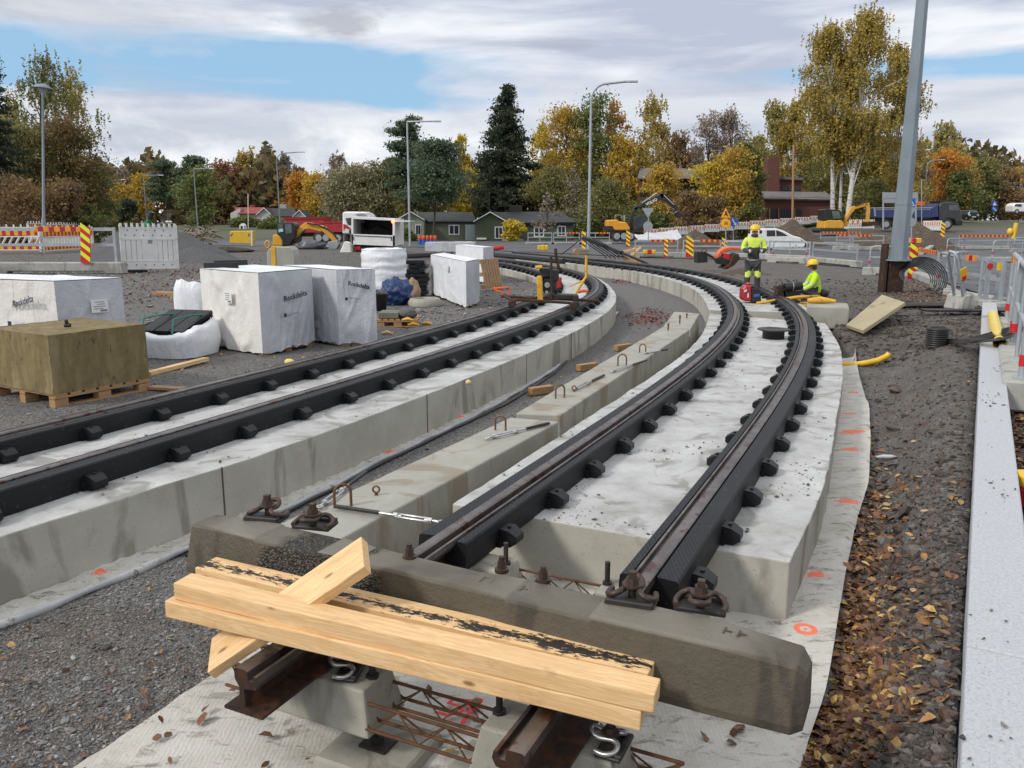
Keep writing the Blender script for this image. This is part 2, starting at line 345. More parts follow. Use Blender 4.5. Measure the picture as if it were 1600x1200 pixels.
KL = [G(1500, 1200, .15), G(1507, 1000, .15), G(1519, 760, .15), G(1531, 557, .15)]
kdir = (KL[3]-KL[0]).normalized()
K0 = KL[0]-kdir*8; K1 = G(1540, 478, .15)
def rise(x, y): 
    a = np.asarray(x, float)/np.maximum(np.asarray(y, float), 1)
    r = 2.1*sst(55, 125, y)*sst(.26, .40, a)
    l = 1.15*sst(95, 230, y)
    return np.maximum(r, l)
def gz(x, y, detail=True):
    x = np.asarray(x, float); y = np.asarray(y, float)
    base = -.2*sst(17, 34, y) + rise(x, y) + .46*sst(15, 22, y)*sst(-4.5, -8, x)*(1-sst(45, 70, y))
    ins = inpoly(TROUGH, x, y); d = dpoly(TROUGH, x, y)
    right = (x > np.interp(y, RA[:, 1][:60], RA[:, 0][:60]+.6)) & (y < 20)
    # right bank: from sheet edge up to the kerb
    dk = dpoly([K0, K1], x, y, False); t = d/(d+dk+1e-6)
    bank = -.42+.42*sst(.14, .85, t)+.03*np.exp(-((t-.6)/.15)**2)*np.clip((y-3)/3, 0, 1)
    bank = bank+(base-.04-bank)*sst(11.5, 15.5, y)
    rk = (x-K0.x)*kdir.y-(y-K0.y)*kdir.x > 0
    bank = np.where(rk & (y < 12.5), -.16, bank)
    out = np.where(right, bank, base+(ZT-base)*(1-sst(.0, .16, d)))
    out = np.where(rk & (y < 26) & ~right, base-.05, out)
    z = np.where(ins, ZT, out)
    if detail:
        amp = np.where(ins, .012, np.where(right, .06, .03))*np.clip(25/np.maximum(y, 1), .3, 1)
        z = z+amp*fbm(x*1.6, y*1.6, 3.1, 5)+np.where(right & ~ins, .022, .008)*fbm(x*9, y*9, 1.7, 3)
    return z
def axisc(a, b, st, lo, hi, g):
    c = list(np.arange(a, b, st)); s_ = st
    v = b
    while v < hi: c.append(v); s_ *= g; v += s_
    c.append(hi); s_ = st; v = a-st
    while v > lo: c.insert(0, v); s_ *= g; v -= s_
    c.insert(0, lo); return np.array(c)
xs_ = axisc(-5.5, 6.5, .07, -700, 700, 1.07); ys_ = axisc(1.0, 15, .075, -12, 900, 1.06)
XX, YY = np.meshgrid(xs_, ys_); ZZ = gz(XX, YY); nx, ny = len(xs_), len(ys_)
idx = np.arange(nx*ny).reshape(ny, nx); fq = np.stack([idx[:-1, :-1], idx[:-1, 1:], idx[1:, 1:], idx[1:, :-1]], -1).reshape(-1, 4)
def ground_mat():
    m, nt, b = nodes('gravel_ground'); v = coords(nt)
    def vor(sc, lo, hi):
        vo = nd(nt, 'ShaderNodeTexVoronoi', Scale=sc); nt.links.new(v, vo.inputs['Vector'])
        s_ = nt.nodes.new('ShaderNodeSeparateColor'); nt.links.new(vo.outputs['Color'], s_.inputs[0])
        return ramp(nt, s_.outputs[0], [(0, lo), (.55, tuple((a+c)/2*.9 for a, c in zip(lo, hi))), (1, hi)]), vo.outputs['Distance'], s_.outputs[1]
    a1, d1, r1 = vor(80, (.034, .034, .035), (.26, .255, .25)); a2, d2, r2 = vor(150, (.038, .037, .036), (.19, .185, .18))
    g = mixc(nt, ramp(nt, r1, [(.4, 0.), (.6, 1.)]), a2, a1)
    warm = ramp(nt, noise(nt, v, 1.3, 5, .6), [(.4, 0.), (.65, .5)]); g = mixc(nt, warm, g, (1.12, .95, .8), 'MULTIPLY')
    s1 = ramp(nt, noise(nt, v, 5, 8, .7), [(.3, (.036, .028, .022)), (.5, (.07, .056, .045)), (.72, (.125, .105, .088))])
    at = nd(nt, 'ShaderNodeAttribute', attribute_name='mask'); sp_ = nt.nodes.new('ShaderNodeSeparateColor'); nt.links.new(at.outputs['Color'], sp_.inputs[0])
    n_ = noise(nt, v, 3, 6, .65); k = ramp(nt, mth(nt, 'ADD', mth(nt, 'SUBTRACT', n_, .5), sp_.outputs[0]), [(.35, 0.), (.65, 1.)])
    g = mixc(nt, mth(nt, 'MULTIPLY', k, .8), g, s1)
    gr = ramp(nt, noise(nt, v, 2.5, 8, .7), [(.3, (.03, .045, .012)), (.7, (.10, .10, .03))]); g = mixc(nt, sp_.outputs[1], g, gr)
    nt.links.new(g, b.inputs['Base Color']); b.inputs['Roughness'].default_value = .78
    h = mth(nt, 'ADD', mth(nt, 'MULTIPLY', d1, -1.), mth(nt, 'MULTIPLY', noise(nt, v, 60, 5, .7), .6)); bumpn(nt, b, h, .8, .012); return m
me = npmesh('ground', np.stack([XX, YY, ZZ], -1).reshape(-1, 3), fq, ground_mat(), True)
ins = inpoly(TROUGH, XX, YY); rk_ = (XX > np.interp(YY, RA[:, 1][:60], RA[:, 0][:60]+.6)) & ~ins
soil = np.where(rk_, .5+.25*sst(.5, 2.4, dpoly(TROUGH, XX, YY)), .12); soil = np.where((YY > 13) & rk_, .72, soil); soil = np.where((YY > 24) & ~ins, .55, soil)
soil = np.where(ins & (YY < 4.5) & (XX < -.6), .45, soil)
grass = np.where((YY > 96) & (fbm(XX*.03, YY*.03, 1) > -.25), .85, 0.)
grass = np.where((YY > 82) & (XX < 14) & (XX > -70) & (fbm(XX*.2, YY*.2, 1) > .0), .6, grass)
ca = me.color_attributes.new('mask', 'FLOAT_COLOR', 'POINT')
ca.data.foreach_set('color', np.stack([soil.ravel(), grass.ravel(), soil.ravel()*0, soil.ravel()*0+1], -1).astype(np.float32).ravel())
tag(link('ground', me), 'grey gravel and brown soil ground of the building site', 'ground', kind='structure')
# ================================================================ roads
def drape(name, P, mat, dz, label, cat, step=2.0, kind='structure'):
    P = np.array([tuple(p)[:2] for p in P]); x0, y0 = P.min(0); x1, y1 = P.max(0)
    xs = np.arange(x0, x1+step, step); ys = np.arange(y0, y1+step, step); X, Y = np.meshgrid(xs, ys)
    # clip with bmesh: intersect a grid with the polygon by keeping triangulated polygon cut along grid lines
    bm = bmesh.new(); vs = [bm.verts.new((p[0], p[1], 0)) for p in P]; bm.faces.new(vs)
    for v in xs[1:-1]: bmesh.ops.bisect_plane(bm, geom=bm.verts[:]+bm.edges[:]+bm.faces[:], plane_co=(v, 0, 0), plane_no=(1, 0, 0))
    for v in ys[1:-1]: bmesh.ops.bisect_plane(bm, geom=bm.verts[:]+bm.edges[:]+bm.faces[:], plane_co=(0, v, 0), plane_no=(0, 1, 0))
    co = np.array([v.co[:] for v in bm.verts]); z = gz(co[:, 0], co[:, 1], False)+dz
    for v, q in zip(bm.verts, z): v.co.z = q
    me = bpy.data.meshes.new(name); bm.to_mesh(me); bm.free(); me.materials.append(mat)
    for p in me.polygons: p.use_smooth = True
    o = link(name, me); return tag(o, label, cat, kind=kind)
ASPH = M('asphalt', (.075, .078, .085), (.048, .05, .056), .35, .62, .3, 60, spots=(.11, .11, .115), spsc=2.2, spth=.6, bd=.01, rv=.15)
def gp(px, py): return G(px, py, -.2)
road_poly = [gp(700, 389), gp(770, 392), gp(840, 395), gp(930, 399), gp(1010, 403), gp(1200, 407), gp(1330, 418), gp(1425, 428), gp(1470, 444), gp(1530, 470), gp(1570, 510), gp(1640, 560), (34, 22), (60, 45), (92, 110), (96, 160), (78, 160), (64, 100), (44, 74), (22, 80), (4, 88), (-15, 80), (-40, 92), (-70, 130), (-78, 128), (-46, 84), (-18, 66)]
drape('road', road_poly, ASPH, .035, 'dark wet asphalt road of the crossing behind the tram tracks', 'road')
# ================================================================ tram tracks
RP = [(-.095, 0), (-.095, .012), (-.014, .032), (-.010, .112), (-.03, .142), (-.032, .184), (-.024, .19), (.024, .19), (.033, .183), (.036, .148), (.062, .148), (.064, .172), (.078, .172), (.084, .146), (.07, .118), (.012, .108), (.014, .032), (.095, .012), (.095, 0)]
JL = [(-.148, .0), (-.152, .1), (-.145, .158), (-.136, .168), (-.040, .176), (-.036, .150), (-.016, .118), (-.02, .035), (-.03, .0)]
JR = [(.142, .0), (.15, .1), (.146, .15), (.138, .16), (.092, .164), (.09, .145), (.075, .108), (.02, .1), (.02, .035), (.03, .0)]
def jacket_mat():
    m, nt, b = nodes('rail_jacket_rubber'); v = coords(nt)
    g = nt.nodes.new('ShaderNodeNewGeometry'); s_ = nt.nodes.new('ShaderNodeSeparateXYZ'); nt.links.new(v, s_.inputs[0])
    p = mth(nt, 'MULTIPLY', mth(nt, 'ADD', s_.outputs[0], s_.outputs[1]), 150.); q = mth(nt, 'MULTIPLY', mth(nt, 'SUBTRACT', s_.outputs[0], s_.outputs[1]), 150.)
    dia = mth(nt, 'MULTIPLY', mth(nt, 'SINE', p), mth(nt, 'SINE', q))
    n3_ = nt.nodes.new('ShaderNodeSeparateXYZ'); nt.links.new(g.outputs['Normal'], n3_.inputs[0]); up = mth(nt, 'GREATER_THAN', n3_.outputs[2], .7)
    big = noise(nt, v, .9, 5, .6); c = ramp(nt, big, [(.35, (.0055, .0058, .007)), (.55, (.010, .0105, .012)), (.7, (.019, .0195, .022))])
    du = ramp(nt, noise(nt, v, 24, 6, .75), [(.6, 0.), (.7, .8)]); c = mixc(nt, du, c, (.085, .082, .078))
    c = mixc(nt, mth(nt, 'MULTIPLY', up, ramp(nt, dia, [(.0, 0.), (.6, .55)])), c, (.036, .04, .05))
    nt.links.new(c, b.inputs['Base Color']); b.inputs['Roughness'].default_value = .55; b.inputs['Specular IOR Level'].default_value = .28
    bumpn(nt, b, mth(nt, 'ADD', mth(nt, 'MULTIPLY', mth(nt, 'MULTIPLY', dia, up), .6), noise(nt, v, 40, 5)), .35, .004); return m
JACK = jacket_mat()
def rail_parts(root, line, side, s_jack, zb, name='rail'):
    """line = world polyline at the rail top height; side=+1 groove to the right"""
    p = line.copy(); p[:, 2] = p[:, 2]-.19
    prof = [(a*side, b) for a, b in RP]
    o = sweep(prof, p).build(name, [RAILTOP, RUST], root)
    for f in o.data.polygons:
        f.use_smooth = False
        if f.center.z-zb < .13: f.material_index = 1
    d = arc(p); q = p[d > s_jack]
    for J in (JL, JR):
        sweep([(a*side, b) for a, b in J], q).build('rail_jacket', JACK, o)
    return o
# clamp cover: black rubber block with a roof shaped face
def cover_mesh():
    mb = MB(); hx = .058
    prof = [(0, .0), (.08, .0), (.118, .025), (.118, .065), (.065, .098), (0, .106)]
    for x0, x1, s0, s1 in ((-hx, hx, 1, 1),):
        vs = [(x0*(.85 if a > .1 else 1), a, b) for a, b in prof]+[(x1*(.85 if a > .1 else 1), a, b) for a, b in prof]; n = len(prof)
        mb.add(vs, [tuple(range(n))[::-1], tuple(range(n, 2*n))]+[(i, (i+1) % n, n+(i+1) % n, n+i) for i in range(n)])
    mb.cyl((0, .05, .095), (0, .05, .11), .012, .012, 6); mb.box((0, .01, .03), (.17, .05, .06))
    return mb
cm = cover_mesh(); _o = cm.build('clamp_cover', RUBBER0); COVER = _o.data; bpy.data.objects.remove(_o)
def covers(root, specs, zb, start, spacing, ncap=96):
    """specs: list of (line, lateral sign)"""
    allp = []
    for line, sg, s0 in specs:
        L = arc(line)[-1]; s = s0
        while s < L-.3:
            q, e = at_s(line, s); n = np.array([e[1], -e[0]])*sg; pos = (q[0]+n[0]*.14, q[1]+n[1]*.14, zb); allp.append((math.hypot(pos[0], pos[1]), pos, math.atan2(n[1], n[0])-PI/2)); s += spacing
    allp.sort(); rest = MB()
    for k, (d, pos, rz) in enumerate(allp):
        if k < ncap:
            o = link('clamp_cover', COVER, root, pos); o.rotation_euler = (0, 0, rz)
        else:
            rest.X = Matrix.Translation(pos) @ Matrix.Rotation(rz, 4, 'Z'); rest.add(cm.v, cm.f)
    if rest.v: tag(rest.build('clamp_cover', RUBBER0, root), kind='stuff')
def strip(L, Rr, zt, zb, n, jitter=.0):
    """slab between two edge lines"""
    L = resn(L, n); Rr = resn(Rr, n); mb = MB(); m_ = 6
    for Q in (L, Rr): Q[:, 0] += .007*vn(Q[:, 0]*9, Q[:, 1]*9, 1.0); Q[:, 1] += .007*vn(Q[:, 0]*9, Q[:, 1]*9, 7.0)
    vs = []; fs = []
    for i in range(n):
        for j in range(m_+1):
            q = L[i]*(1-j/m_)+Rr[i]*(j/m_); vs.append((q[0], q[1], zt+jitter*float(vn(q[0]*2, q[1]*2))))
    k = m_+1
    fs = [(i*k+j, i*k+j+1, (i+1)*k+j+1, (i+1)*k+j) for i in range(n-1) for j in range(m_)]
    mb.add(vs, fs, 0); 
    def wall(idx):
        v2 = [vs[i] for i in idx]+[(vs[i][0], vs[i][1], zb) for i in idx]; q = len(idx)
        mb.add(v2, [(a, a+1, q+a+1, q+a) for a in range(q-1)], 1)
    wall([i*k for i in range(n)]); wall([i*k+m_ for i in range(n)]); wall(list(range(k))); wall([(n-1)*k+j for j in range(k)])
    return mb
def ge(l, z): return [G(x, y, z) for x, y in l]
# ---- right track
tr = thing('tram_track', (0, 0, 0), 'right curved tram track with black jacketed rails on a pale slab, passing two workers', 'tram track')
nearL = ge([(706, 788), (876, 679), (1000, 600), (1063, 558), (1095, 527), (1105, 505), (1109, 490)], 0); nearR = ge([(1234, 878), (1291, 760), (1303, 680), (1314, 617), (1318, 583), (1315, 545), (1303, 524), (1290, 505)], 0)
nearL = smoothp(resn(nearL, 60), 12); nearR = smoothp(resn(nearR, 60), 12)
sb = strip(nearL, nearR, 0, -.45, 150, .006).build('slab', [CONC, CONCS], tr, bev=.010, seg=2, weld=True)
wallL = ge([(1108, 483), (1103, 470), (1088, 452), (1065, 442), (1037, 433), (981, 421), (939, 416), (897, 412), (852, 408.5), (805, 405)], .05)
oR = offs(RB, .42); oR = oR[(oR[:, 1] > 16.4)]
strip(smoothp(resn(wallL, 70), 12), resn(oR, 70), .03, -.45, 70, .006).build('slab', [CONC, CONCS], tr)
def beyond(line, s): return line
ra = rail_parts(tr, RA, 1, 1.35, 0); rb = rail_parts(tr, RB, -1, 1.35, 0)
covers(tr, [(RA, 1, 1.95), (RB, 1, 1.82), (RB, -1, 4.0), (RA, -1, 7.0)], .005, 0, .72)
# ---- left track
tl = thing('tram_track', (0, 0, 0), 'left tram track on a raised concrete slab, curving past the wrapped pallets', 'tram track')
eR = ge([(-330, 945), (0, 832), (340, 735), (450, 698), (630, 631), (821, 554), (897, 519), (945, 492), (962, 475), (964, 460), (953, 446), (933, 433), (905, 424), (870, 418), (830, 413), (785, 409)], .05)
eR = smoothp(resn(eR, 110), 14)
eL = offs(LA, -.3); strip(resn(eL, 110), eR, .05, -.5, 220, .006).build('slab', [CONC, CONCS], tl, bev=.010, seg=2, weld=True)
ga = rail_parts(tl, LA, 1, -1, .05); gb = rail_parts(tl, LB, -1, -1, .05)
covers(tl, [(LA, 1, .3), (LB, 1, .15), (LB, -1, 14), (LA, -1, 14)], .055, 0, .74)
JOINT = M('joint_filler', (.06, .055, .05), (.1, .09, .08))
for px, py in ((339, 735), (667, 620), (822, 553), (896, 519), (940, 494)):
    q = G(px, py, .05); k = int(np.argmin(np.hypot(eR[:, 0]-q.x, eR[:, 1]-q.y))); e = eR[min(k+1, len(eR)-1)]-eR[k-1]
    mb = MB(); mb.box((eR[k][0], eR[k][1], -.215), (.010, .012, .525), rz=math.atan2(e[1], e[0])); mb.build('slab_joint', JOINT, tl)
# ================================================================ foreground
def frame(p0, p1, roll=0):
    """matrix with x from p0 to p1, origin at the middle"""
    p0 = Vector(p0); p1 = Vector(p1); x = (p1-p0).normalized(); y = Vector((0, 0, 1)).cross(x).normalized(); z = x.cross(y)
    Mx = Matrix((x, y, z)).transposed().to_4x4(); Mx.translation = (p0+p1)/2
    return Mx @ Matrix.Rotation(roll, 4, 'X')
def plank(name, label, p0, p1, w, h, mat, cat='plank', group=None, roll=0, bend=0.0):
    L = (Vector(p1)-Vector(p0)).length; mb = MB(); n = 12; vs = []
    for i in range(n+1):
        x = (i/n-.5)*L; o_ = bend*(1-(2*i/n-1)**2)
        vs += [(x, a*w/2+.0015*random.uniform(-1, 1), b*h/2+o_+.0012*random.uniform(-1, 1)) for a, b in ((-1, -1), (1, -1), (1, 1), (-1, 1))]
    fs = [(i*4+k, i*4+(k+1) % 4, i*4+4+(k+1) % 4, i*4+4+k) for i in range(n) for k in range(4)]+[(3, 2, 1, 0), (n*4, n*4+1, n*4+2, n*4+3)]
    mb.add(vs, fs); o = mb.build(name, mat, None, bev=min(w, h)*.07, seg=2); o.matrix_world = frame(p0, p1, roll)
    return tag(o, label, cat, group)
def bitumen():
    m = TIMBER.copy(); m.name = 'tarred_timber'; nt = m.node_tree; b = nt.nodes['Principled BSDF']
    src = b.inputs['Base Color'].links[0].from_socket; t = nt.nodes.new('ShaderNodeTexCoord').outputs['Object']
    s_ = nt.nodes.new('ShaderNodeSeparateXYZ'); nt.links.new(t, s_.inputs[0])
    mpn = nd(nt, 'ShaderNodeMapping'); mpn.inputs['Scale'].default_value = (7, 22, 22); nt.links.new(t, mpn.inputs['Vector'])
    n_ = noise(nt, mpn.outputs[0], 3, 7, .75); wy = ramp(nt, mth(nt, 'ABSOLUTE', mth(nt, 'ADD', s_.outputs[1], -.008)), [(.018, .16), (.04, -.2)])
    wy = mth(nt, 'SUBTRACT', .17, mth(nt, 'MULTIPLY', mth(nt, 'ABSOLUTE', mth(nt, 'ADD', s_.outputs[1], .012)), 4.2)); wy = mth(nt, 'ADD', wy, mth(nt, 'MULTIPLY', mth(nt, 'SUBTRACT', noise(nt, t, 2.2, 3), .5), .5))
    wx = mth(nt, 'MULTIPLY', mth(nt, 'GREATER_THAN', s_.outputs[2], .02), 1.0)
    k = mth(nt, 'MULTIPLY', ramp(nt, mth(nt, 'ADD', n_, wy), [(.56, 0.), (.6, 1.)]), wx)
    nt.links.new(mixc(nt, k, src, (.02, .014, .011)), b.inputs['Base Color']); return m
GP = 'fresh sawn planks laid on the bare rails'
plank('timber_plank', 'upper of the two long parallel planks lying across the bare rails', G(286, 915, .372), G(1027, 1087, .306), .105, .072, TIMBER, 'plank', GP, bend=-.004)
plank('timber_plank', 'lower front long plank resting directly on the rusty rail ends', G(272, 943, .298), G(1006, 1114, .232), .105, .072, TIMBER, 'plank', GP)
plank('timber_plank', 'long plank with black tar smeared along its top, against the loose sleeper', G(322, 887, .305), G(1020, 1050, .300), .13, .055, bitumen(), 'plank', GP)
plank('timber_plank', 'short plank crossing the other planks diagonally', G(333, 1028, .11), G(572, 866, .55), .19, .045, TIMBER, 'plank', GP, roll=R(20))
# ---------------------------------------------------------------- sheets
def sheet(name, label, L, Rr, n, m_, mat, wr, dz=.012, ribs=0, curl=.0):
    L = smoothp(resn(L, n), 6); Rr = smoothp(resn(Rr, n), 6); t = np.linspace(0, 1, m_+1)[None, :, None]
    P = L[:, None, :2]*(1-t)+Rr[:, None, :2]*t; X, Y = P[..., 0], P[..., 1]
    Z = gz(X, Y, False)+dz+wr*np.abs(fbm(X*5, Y*5, .3, 4))+wr*.8*np.abs(fbm(X*1.5+Y*6, Y*2-X*4, .8, 3))
    if ribs: Z = Z+ribs*np.maximum(0, np.sin((X*1.0+Y*.25)*60+2*fbm(X*2, Y*2, 0, 2)))*(fbm(X, Y, 5, 2)*.5+.8)
    Z = Z+curl*t[..., 0]**6
    k = m_+1; ii = np.arange(n*k).reshape(n, k); fq = np.stack([ii[:-1, :-1], ii[:-1, 1:], ii[1:, 1:], ii[1:, :-1]], -1).reshape(-1, 4)
    me = npmesh(name, np.stack([X, Y, Z], -1).reshape(-1, 3), fq, mat, True); o = link(name, me); tag(o, label, 'sheet'); return o, Rr
def sheet_mat(marks=(), ring=None):
    m, nt, b = nodes('geotextile'); v = coords(nt); n_ = noise(nt, v, 1.9, 8, .68)
    c = ramp(nt, n_, [(.3, (.58, .565, .53)), (.52, (.50, .48, .435)), (.68, (.36, .33, .28))])
    d = ramp(nt, noise(nt, coords(nt, (1, 2.2, 1)), 5.5, 9, .75, .6), [(.53, 0.), (.64, .85)]); c = mixc(nt, d, c, (.14, .115, .085))
    d2 = ramp(nt, noise(nt, v, 70, 3, .6), [(.64, 0.), (.7, .55)]); c = mixc(nt, d2, c, (.16, .14, .11))
    if marks:
        sx_ = nt.nodes.new('ShaderNodeSeparateXYZ'); nt.links.new(v, sx_.inputs[0]); wob = mth(nt, 'MULTIPLY', mth(nt, 'SUBTRACT', noise(nt, v, 14, 5, .65), .5), 2.6); tot = None
        def dist(p, r): 
            a_ = mth(nt, 'MULTIPLY', mth(nt, 'SUBTRACT', sx_.outputs[0], p[0]), 1/r[0]); c_ = mth(nt, 'MULTIPLY', mth(nt, 'SUBTRACT', sx_.outputs[1], p[1]), 1/r[1]); return mth(nt, 'SQRT', mth(nt, 'ADD', mth(nt, 'MULTIPLY', a_, a_), mth(nt, 'MULTIPLY', c_, c_)))
        for p, r in marks:
            k = ramp(nt, mth(nt, 'ADD', dist(p, r), wob), [(.7, 1.), (1., 0.)]); tot = k if tot is None else mth(nt, 'MAXIMUM', tot, k)
        if ring:
            e = mth(nt, 'ABSOLUTE', mth(nt, 'SUBTRACT', dist(*ring), .75)); k = ramp(nt, mth(nt, 'ADD', e, mth(nt, 'MULTIPLY', wob, .14)), [(.24, 1.), (.32, 0.)]); tot = mth(nt, 'MAXIMUM', tot, k)
            k = ramp(nt, dist(ring[0], (ring[1][0]*.2, ring[1][1]*.2)), [(.8, 1.), (1., 0.)]); tot = mth(nt, 'MAXIMUM', tot, k)
        c = mixc(nt, mth(nt, 'MULTIPLY', tot, .9), c, (.85, .15, .06))
    nt.links.new(c, b.inputs['Base Color']); b.inputs['Roughness'].default_value = .6
    wv = nd(nt, 'ShaderNodeTexWave', Scale=16.0, Distortion=2.5); wv.bands_direction = 'X'; nt.links.new(coords(nt), wv.inputs['Vector'])
    bumpn(nt, b, mth(nt, 'ADD', mth(nt, 'MULTIPLY', wv.outputs['Fac'], .10), noise(nt, coords(nt, (1, .35, 1)), 16, 7, .7, .8)), .5, .015); return m
def patch(mb, pts, z=.004, m=0):
    """flat polygon draped on the sheet"""
    vs = []
    for p in pts: vs.append((p[0], p[1], float(gz(p[0], p[1], False)+.012+.02*np.abs(fbm(p[0]*5, p[1]*5, .3, 4))+.016*np.abs(fbm(p[0]*1.5+p[1]*6, p[1]*2-p[0]*4, .8, 3)))+.022+z))
    mb.add(vs, [tuple(range(len(vs)))], m)
PAINT = M('orange_marking_paint', (.82, .13, .05), (.72, .2, .1), 14, .6, spots=(.5, .42, .34), spsc=22, spth=.6)
PAINTR = M('red_marking_paint', (.75, .03, .05), (.62, .04, .05), 9, .6, spots=(.45, .3, .27), spsc=30, spth=.64)
def zc(x, y): return G(x, y, -.36)
def mk(l, z=-.375): return [(G(cx, cy, z), (wd*PX(G(cx, cy, z).y, z), max(.05, hg*2.2*PX(G(cx, cy, z).y, z)))) for cx, cy, wd, hg in l]
rc = G(1258, 991, -.375); SHEET = sheet_mat(mk(((1332, 679, 22, 6), (1328, 706, 14, 5), (1323, 789, 21, 6), (1327, 650, 13, 4), (1277, 905, 18, 4), (1333, 617, 10, 4))), (rc, (.062, .062)))
SHEET2 = sheet_mat(mk(((155, 898, 13, 5), (425, 779, 15, 5), (528, 738, 9, 4), (602, 706, 16, 6), (664, 675, 10, 4), (756, 627, 14, 6), (716, 652, 9, 4), (850, 578, 10, 4), (907, 528, 8, 4))))
s1, _ = sheet('geotextile_sheet', 'dirty pale sheet spread under the loose sleeper and along the right slab',
      [zc(-60, 1290), zc(105, 1203), zc(340, 1045), zc(480, 950), zc(640, 852), zc(760, 780), zc(960, 640), zc(1120, 580), zc(1230, 566)], TR_R, 150, 60, SHEET, .02, curl=.035)
mb = MB()
def stroke(px, w_=.010):
    P = resample([zc(x, y) for x, y in px], .02)
    for a, c in zip(P[:-1], P[1:]):
        d = c-a; n_ = np.array([-d[1], d[0], 0]); n_ = n_/max(np.linalg.norm(n_), 1e-6)*w_
        patch(mb, [a-n_-d*.2, c-n_+d*.2, c+n_+d*.2, a+n_-d*.2])
stroke([(740, 1099), (712, 1096), (700, 1104), (718, 1109), (724, 1117), (700, 1123), (680, 1118)]); stroke([(722, 1135), (745, 1106), (754, 1098), (748, 1096), (728, 1103), (738, 1112), (752, 1107)])
mb.build('paint_mark', PAINTR, s1)
lsR = [(-60, 998), (0, 975), (290, 858), (430, 800), (520, 757), (600, 715), (700, 668), (780, 628), (860, 580), (930, 520), (965, 488)]
s2, R2 = sheet('geotextile_sheet', 'ribbed pale sheet strip folded out along the foot of the left slab', [tuple(p) for p in eR[(eR[:, 1] < 19)]], [zc(x, y) for x, y in lsR], 260, 14, SHEET2, .025, ribs=.016)
tp = resample(R2, .12); tp[:, 2] = gz(tp[:, 0], tp[:, 1], False)+.02+.012*vn(tp[:, 0]*4, tp[:, 1]*4)
mb = MB(); mb.tube([tuple(p) for p in tp], [.026+.01*float(vn(p[0]*3, p[1]*3)) for p in tp], 8); mb.build('rolled_edge', M('pale_grey_fabric', (.45, .46, .47), (.33, .34, .35), 6, .6, .4, 30, spots=(.2, .17, .13), spsc=10, spth=.64), s2)
bp = offs(resample(R2[R2[:, 1] > 5.2], .15), .07); bp[:, 2] = gz(bp[:, 0], bp[:, 1], False)+.02+.01*vn(bp[:, 0]*3, bp[:, 1]*3); bp[:, 0] += .05*vn(bp[:, 1]*.9, bp[:, 1]*0+3)
mb = MB(); mb.tube([tuple(p) for p in bp], .014, 6); tag(mb.build('black_hose', BLACKP), 'thin black hose along the rolled edge of the ribbed sheet strip', 'hose')
# ---------------------------------------------------------------- loose sleeper
ZS = .432
fl = G(290, 815, ZS); fr = G(1254, 1040, ZS); sdir = (fr-fl); sdir.z = 0; SL = sdir.length; sdir.normalize(); snor = Vector((-sdir.y, sdir.x, 0))
smid = (fl+fr)/2+snor*.10; smid.z = .192
sl_ = thing('concrete_sleeper', smid, 'loose brown grey concrete sleeper lying across the rails behind the planks', 'sleeper', rz=math.atan2(sdir.y, sdir.x))
SM = Matrix.Translation(smid) @ Matrix.Rotation(math.atan2(sdir.y, sdir.x), 4, 'Z'); SI = SM.inverted()
def sleeper_mat():
    m = CONCD.copy(); m.name = 'pale_top_sleeper_concrete'; nt = m.node_tree; b = nt.nodes['Principled BSDF']; src = b.inputs['Base Color'].links[0].from_socket
    t = nt.nodes.new('ShaderNodeTexCoord').outputs['Object']; s_ = nt.nodes.new('ShaderNodeSeparateXYZ'); nt.links.new(t, s_.inputs[0])
    top = ramp(nt, s_.outputs[2], [(.225, 0.), (.236, .7)]); c = mixc(nt, top, src, (.205, .19, .155))  # top face coloured paler than the brown sides
    e = mth(nt, 'ADD', mth(nt, 'POWER', mth(nt, 'MULTIPLY', mth(nt, 'ADD', s_.outputs[0], .60), 2.7), 2.), mth(nt, 'POWER', mth(nt, 'MULTIPLY', mth(nt, 'ADD', s_.outputs[2], -.13), 7.), 2.))
    e = mth(nt, 'ADD', e, mth(nt, 'MULTIPLY', noise(nt, t, 9, 5), 1.0)); k = ramp(nt, e, [(1.2, 1.), (1.45, 0.)])
    e = mth(nt, 'MULTIPLY', e, .4); k = ramp(nt, e, [(.5, 1.), (.58, 0.)])
    k = mth(nt, 'MULTIPLY', k, mth(nt, 'LESS_THAN', s_.outputs[2], .235))
    vo = nd(nt, 'ShaderNodeTexVoronoi', Scale=85.0); nt.links.new(t, vo.inputs['Vector']); sc_ = nt.nodes.new('ShaderNodeSeparateColor'); nt.links.new(vo.outputs['Color'], sc_.inputs[0])
    st = ramp(nt, sc_.outputs[0], [(0, (.03, .026, .02)), (.6, (.08, .068, .052)), (1, (.13, .115, .09))]); dk = ramp(nt, vo.outputs['Distance'], [(.3, 1.), (.62, .2)])
    st = mixc(nt, 1., st, dk, 'MULTIPLY'); c = mixc(nt, k, c, st); nt.links.new(c, b.inputs['Base Color'])
    h = mth(nt, 'ADD', mth(nt, 'MULTIPLY', mth(nt, 'MULTIPLY', vo.outputs['Distance'], k), -2.5), noise(nt, t, 45, 7, .7))
    bp = [n for n in nt.nodes if n.type == 'BUMP'][0]; nt.links.new(h, bp.inputs['Height']); bp.inputs['Strength'].default_value = .6; bp.inputs['Distance'].default_value = .01
    return m
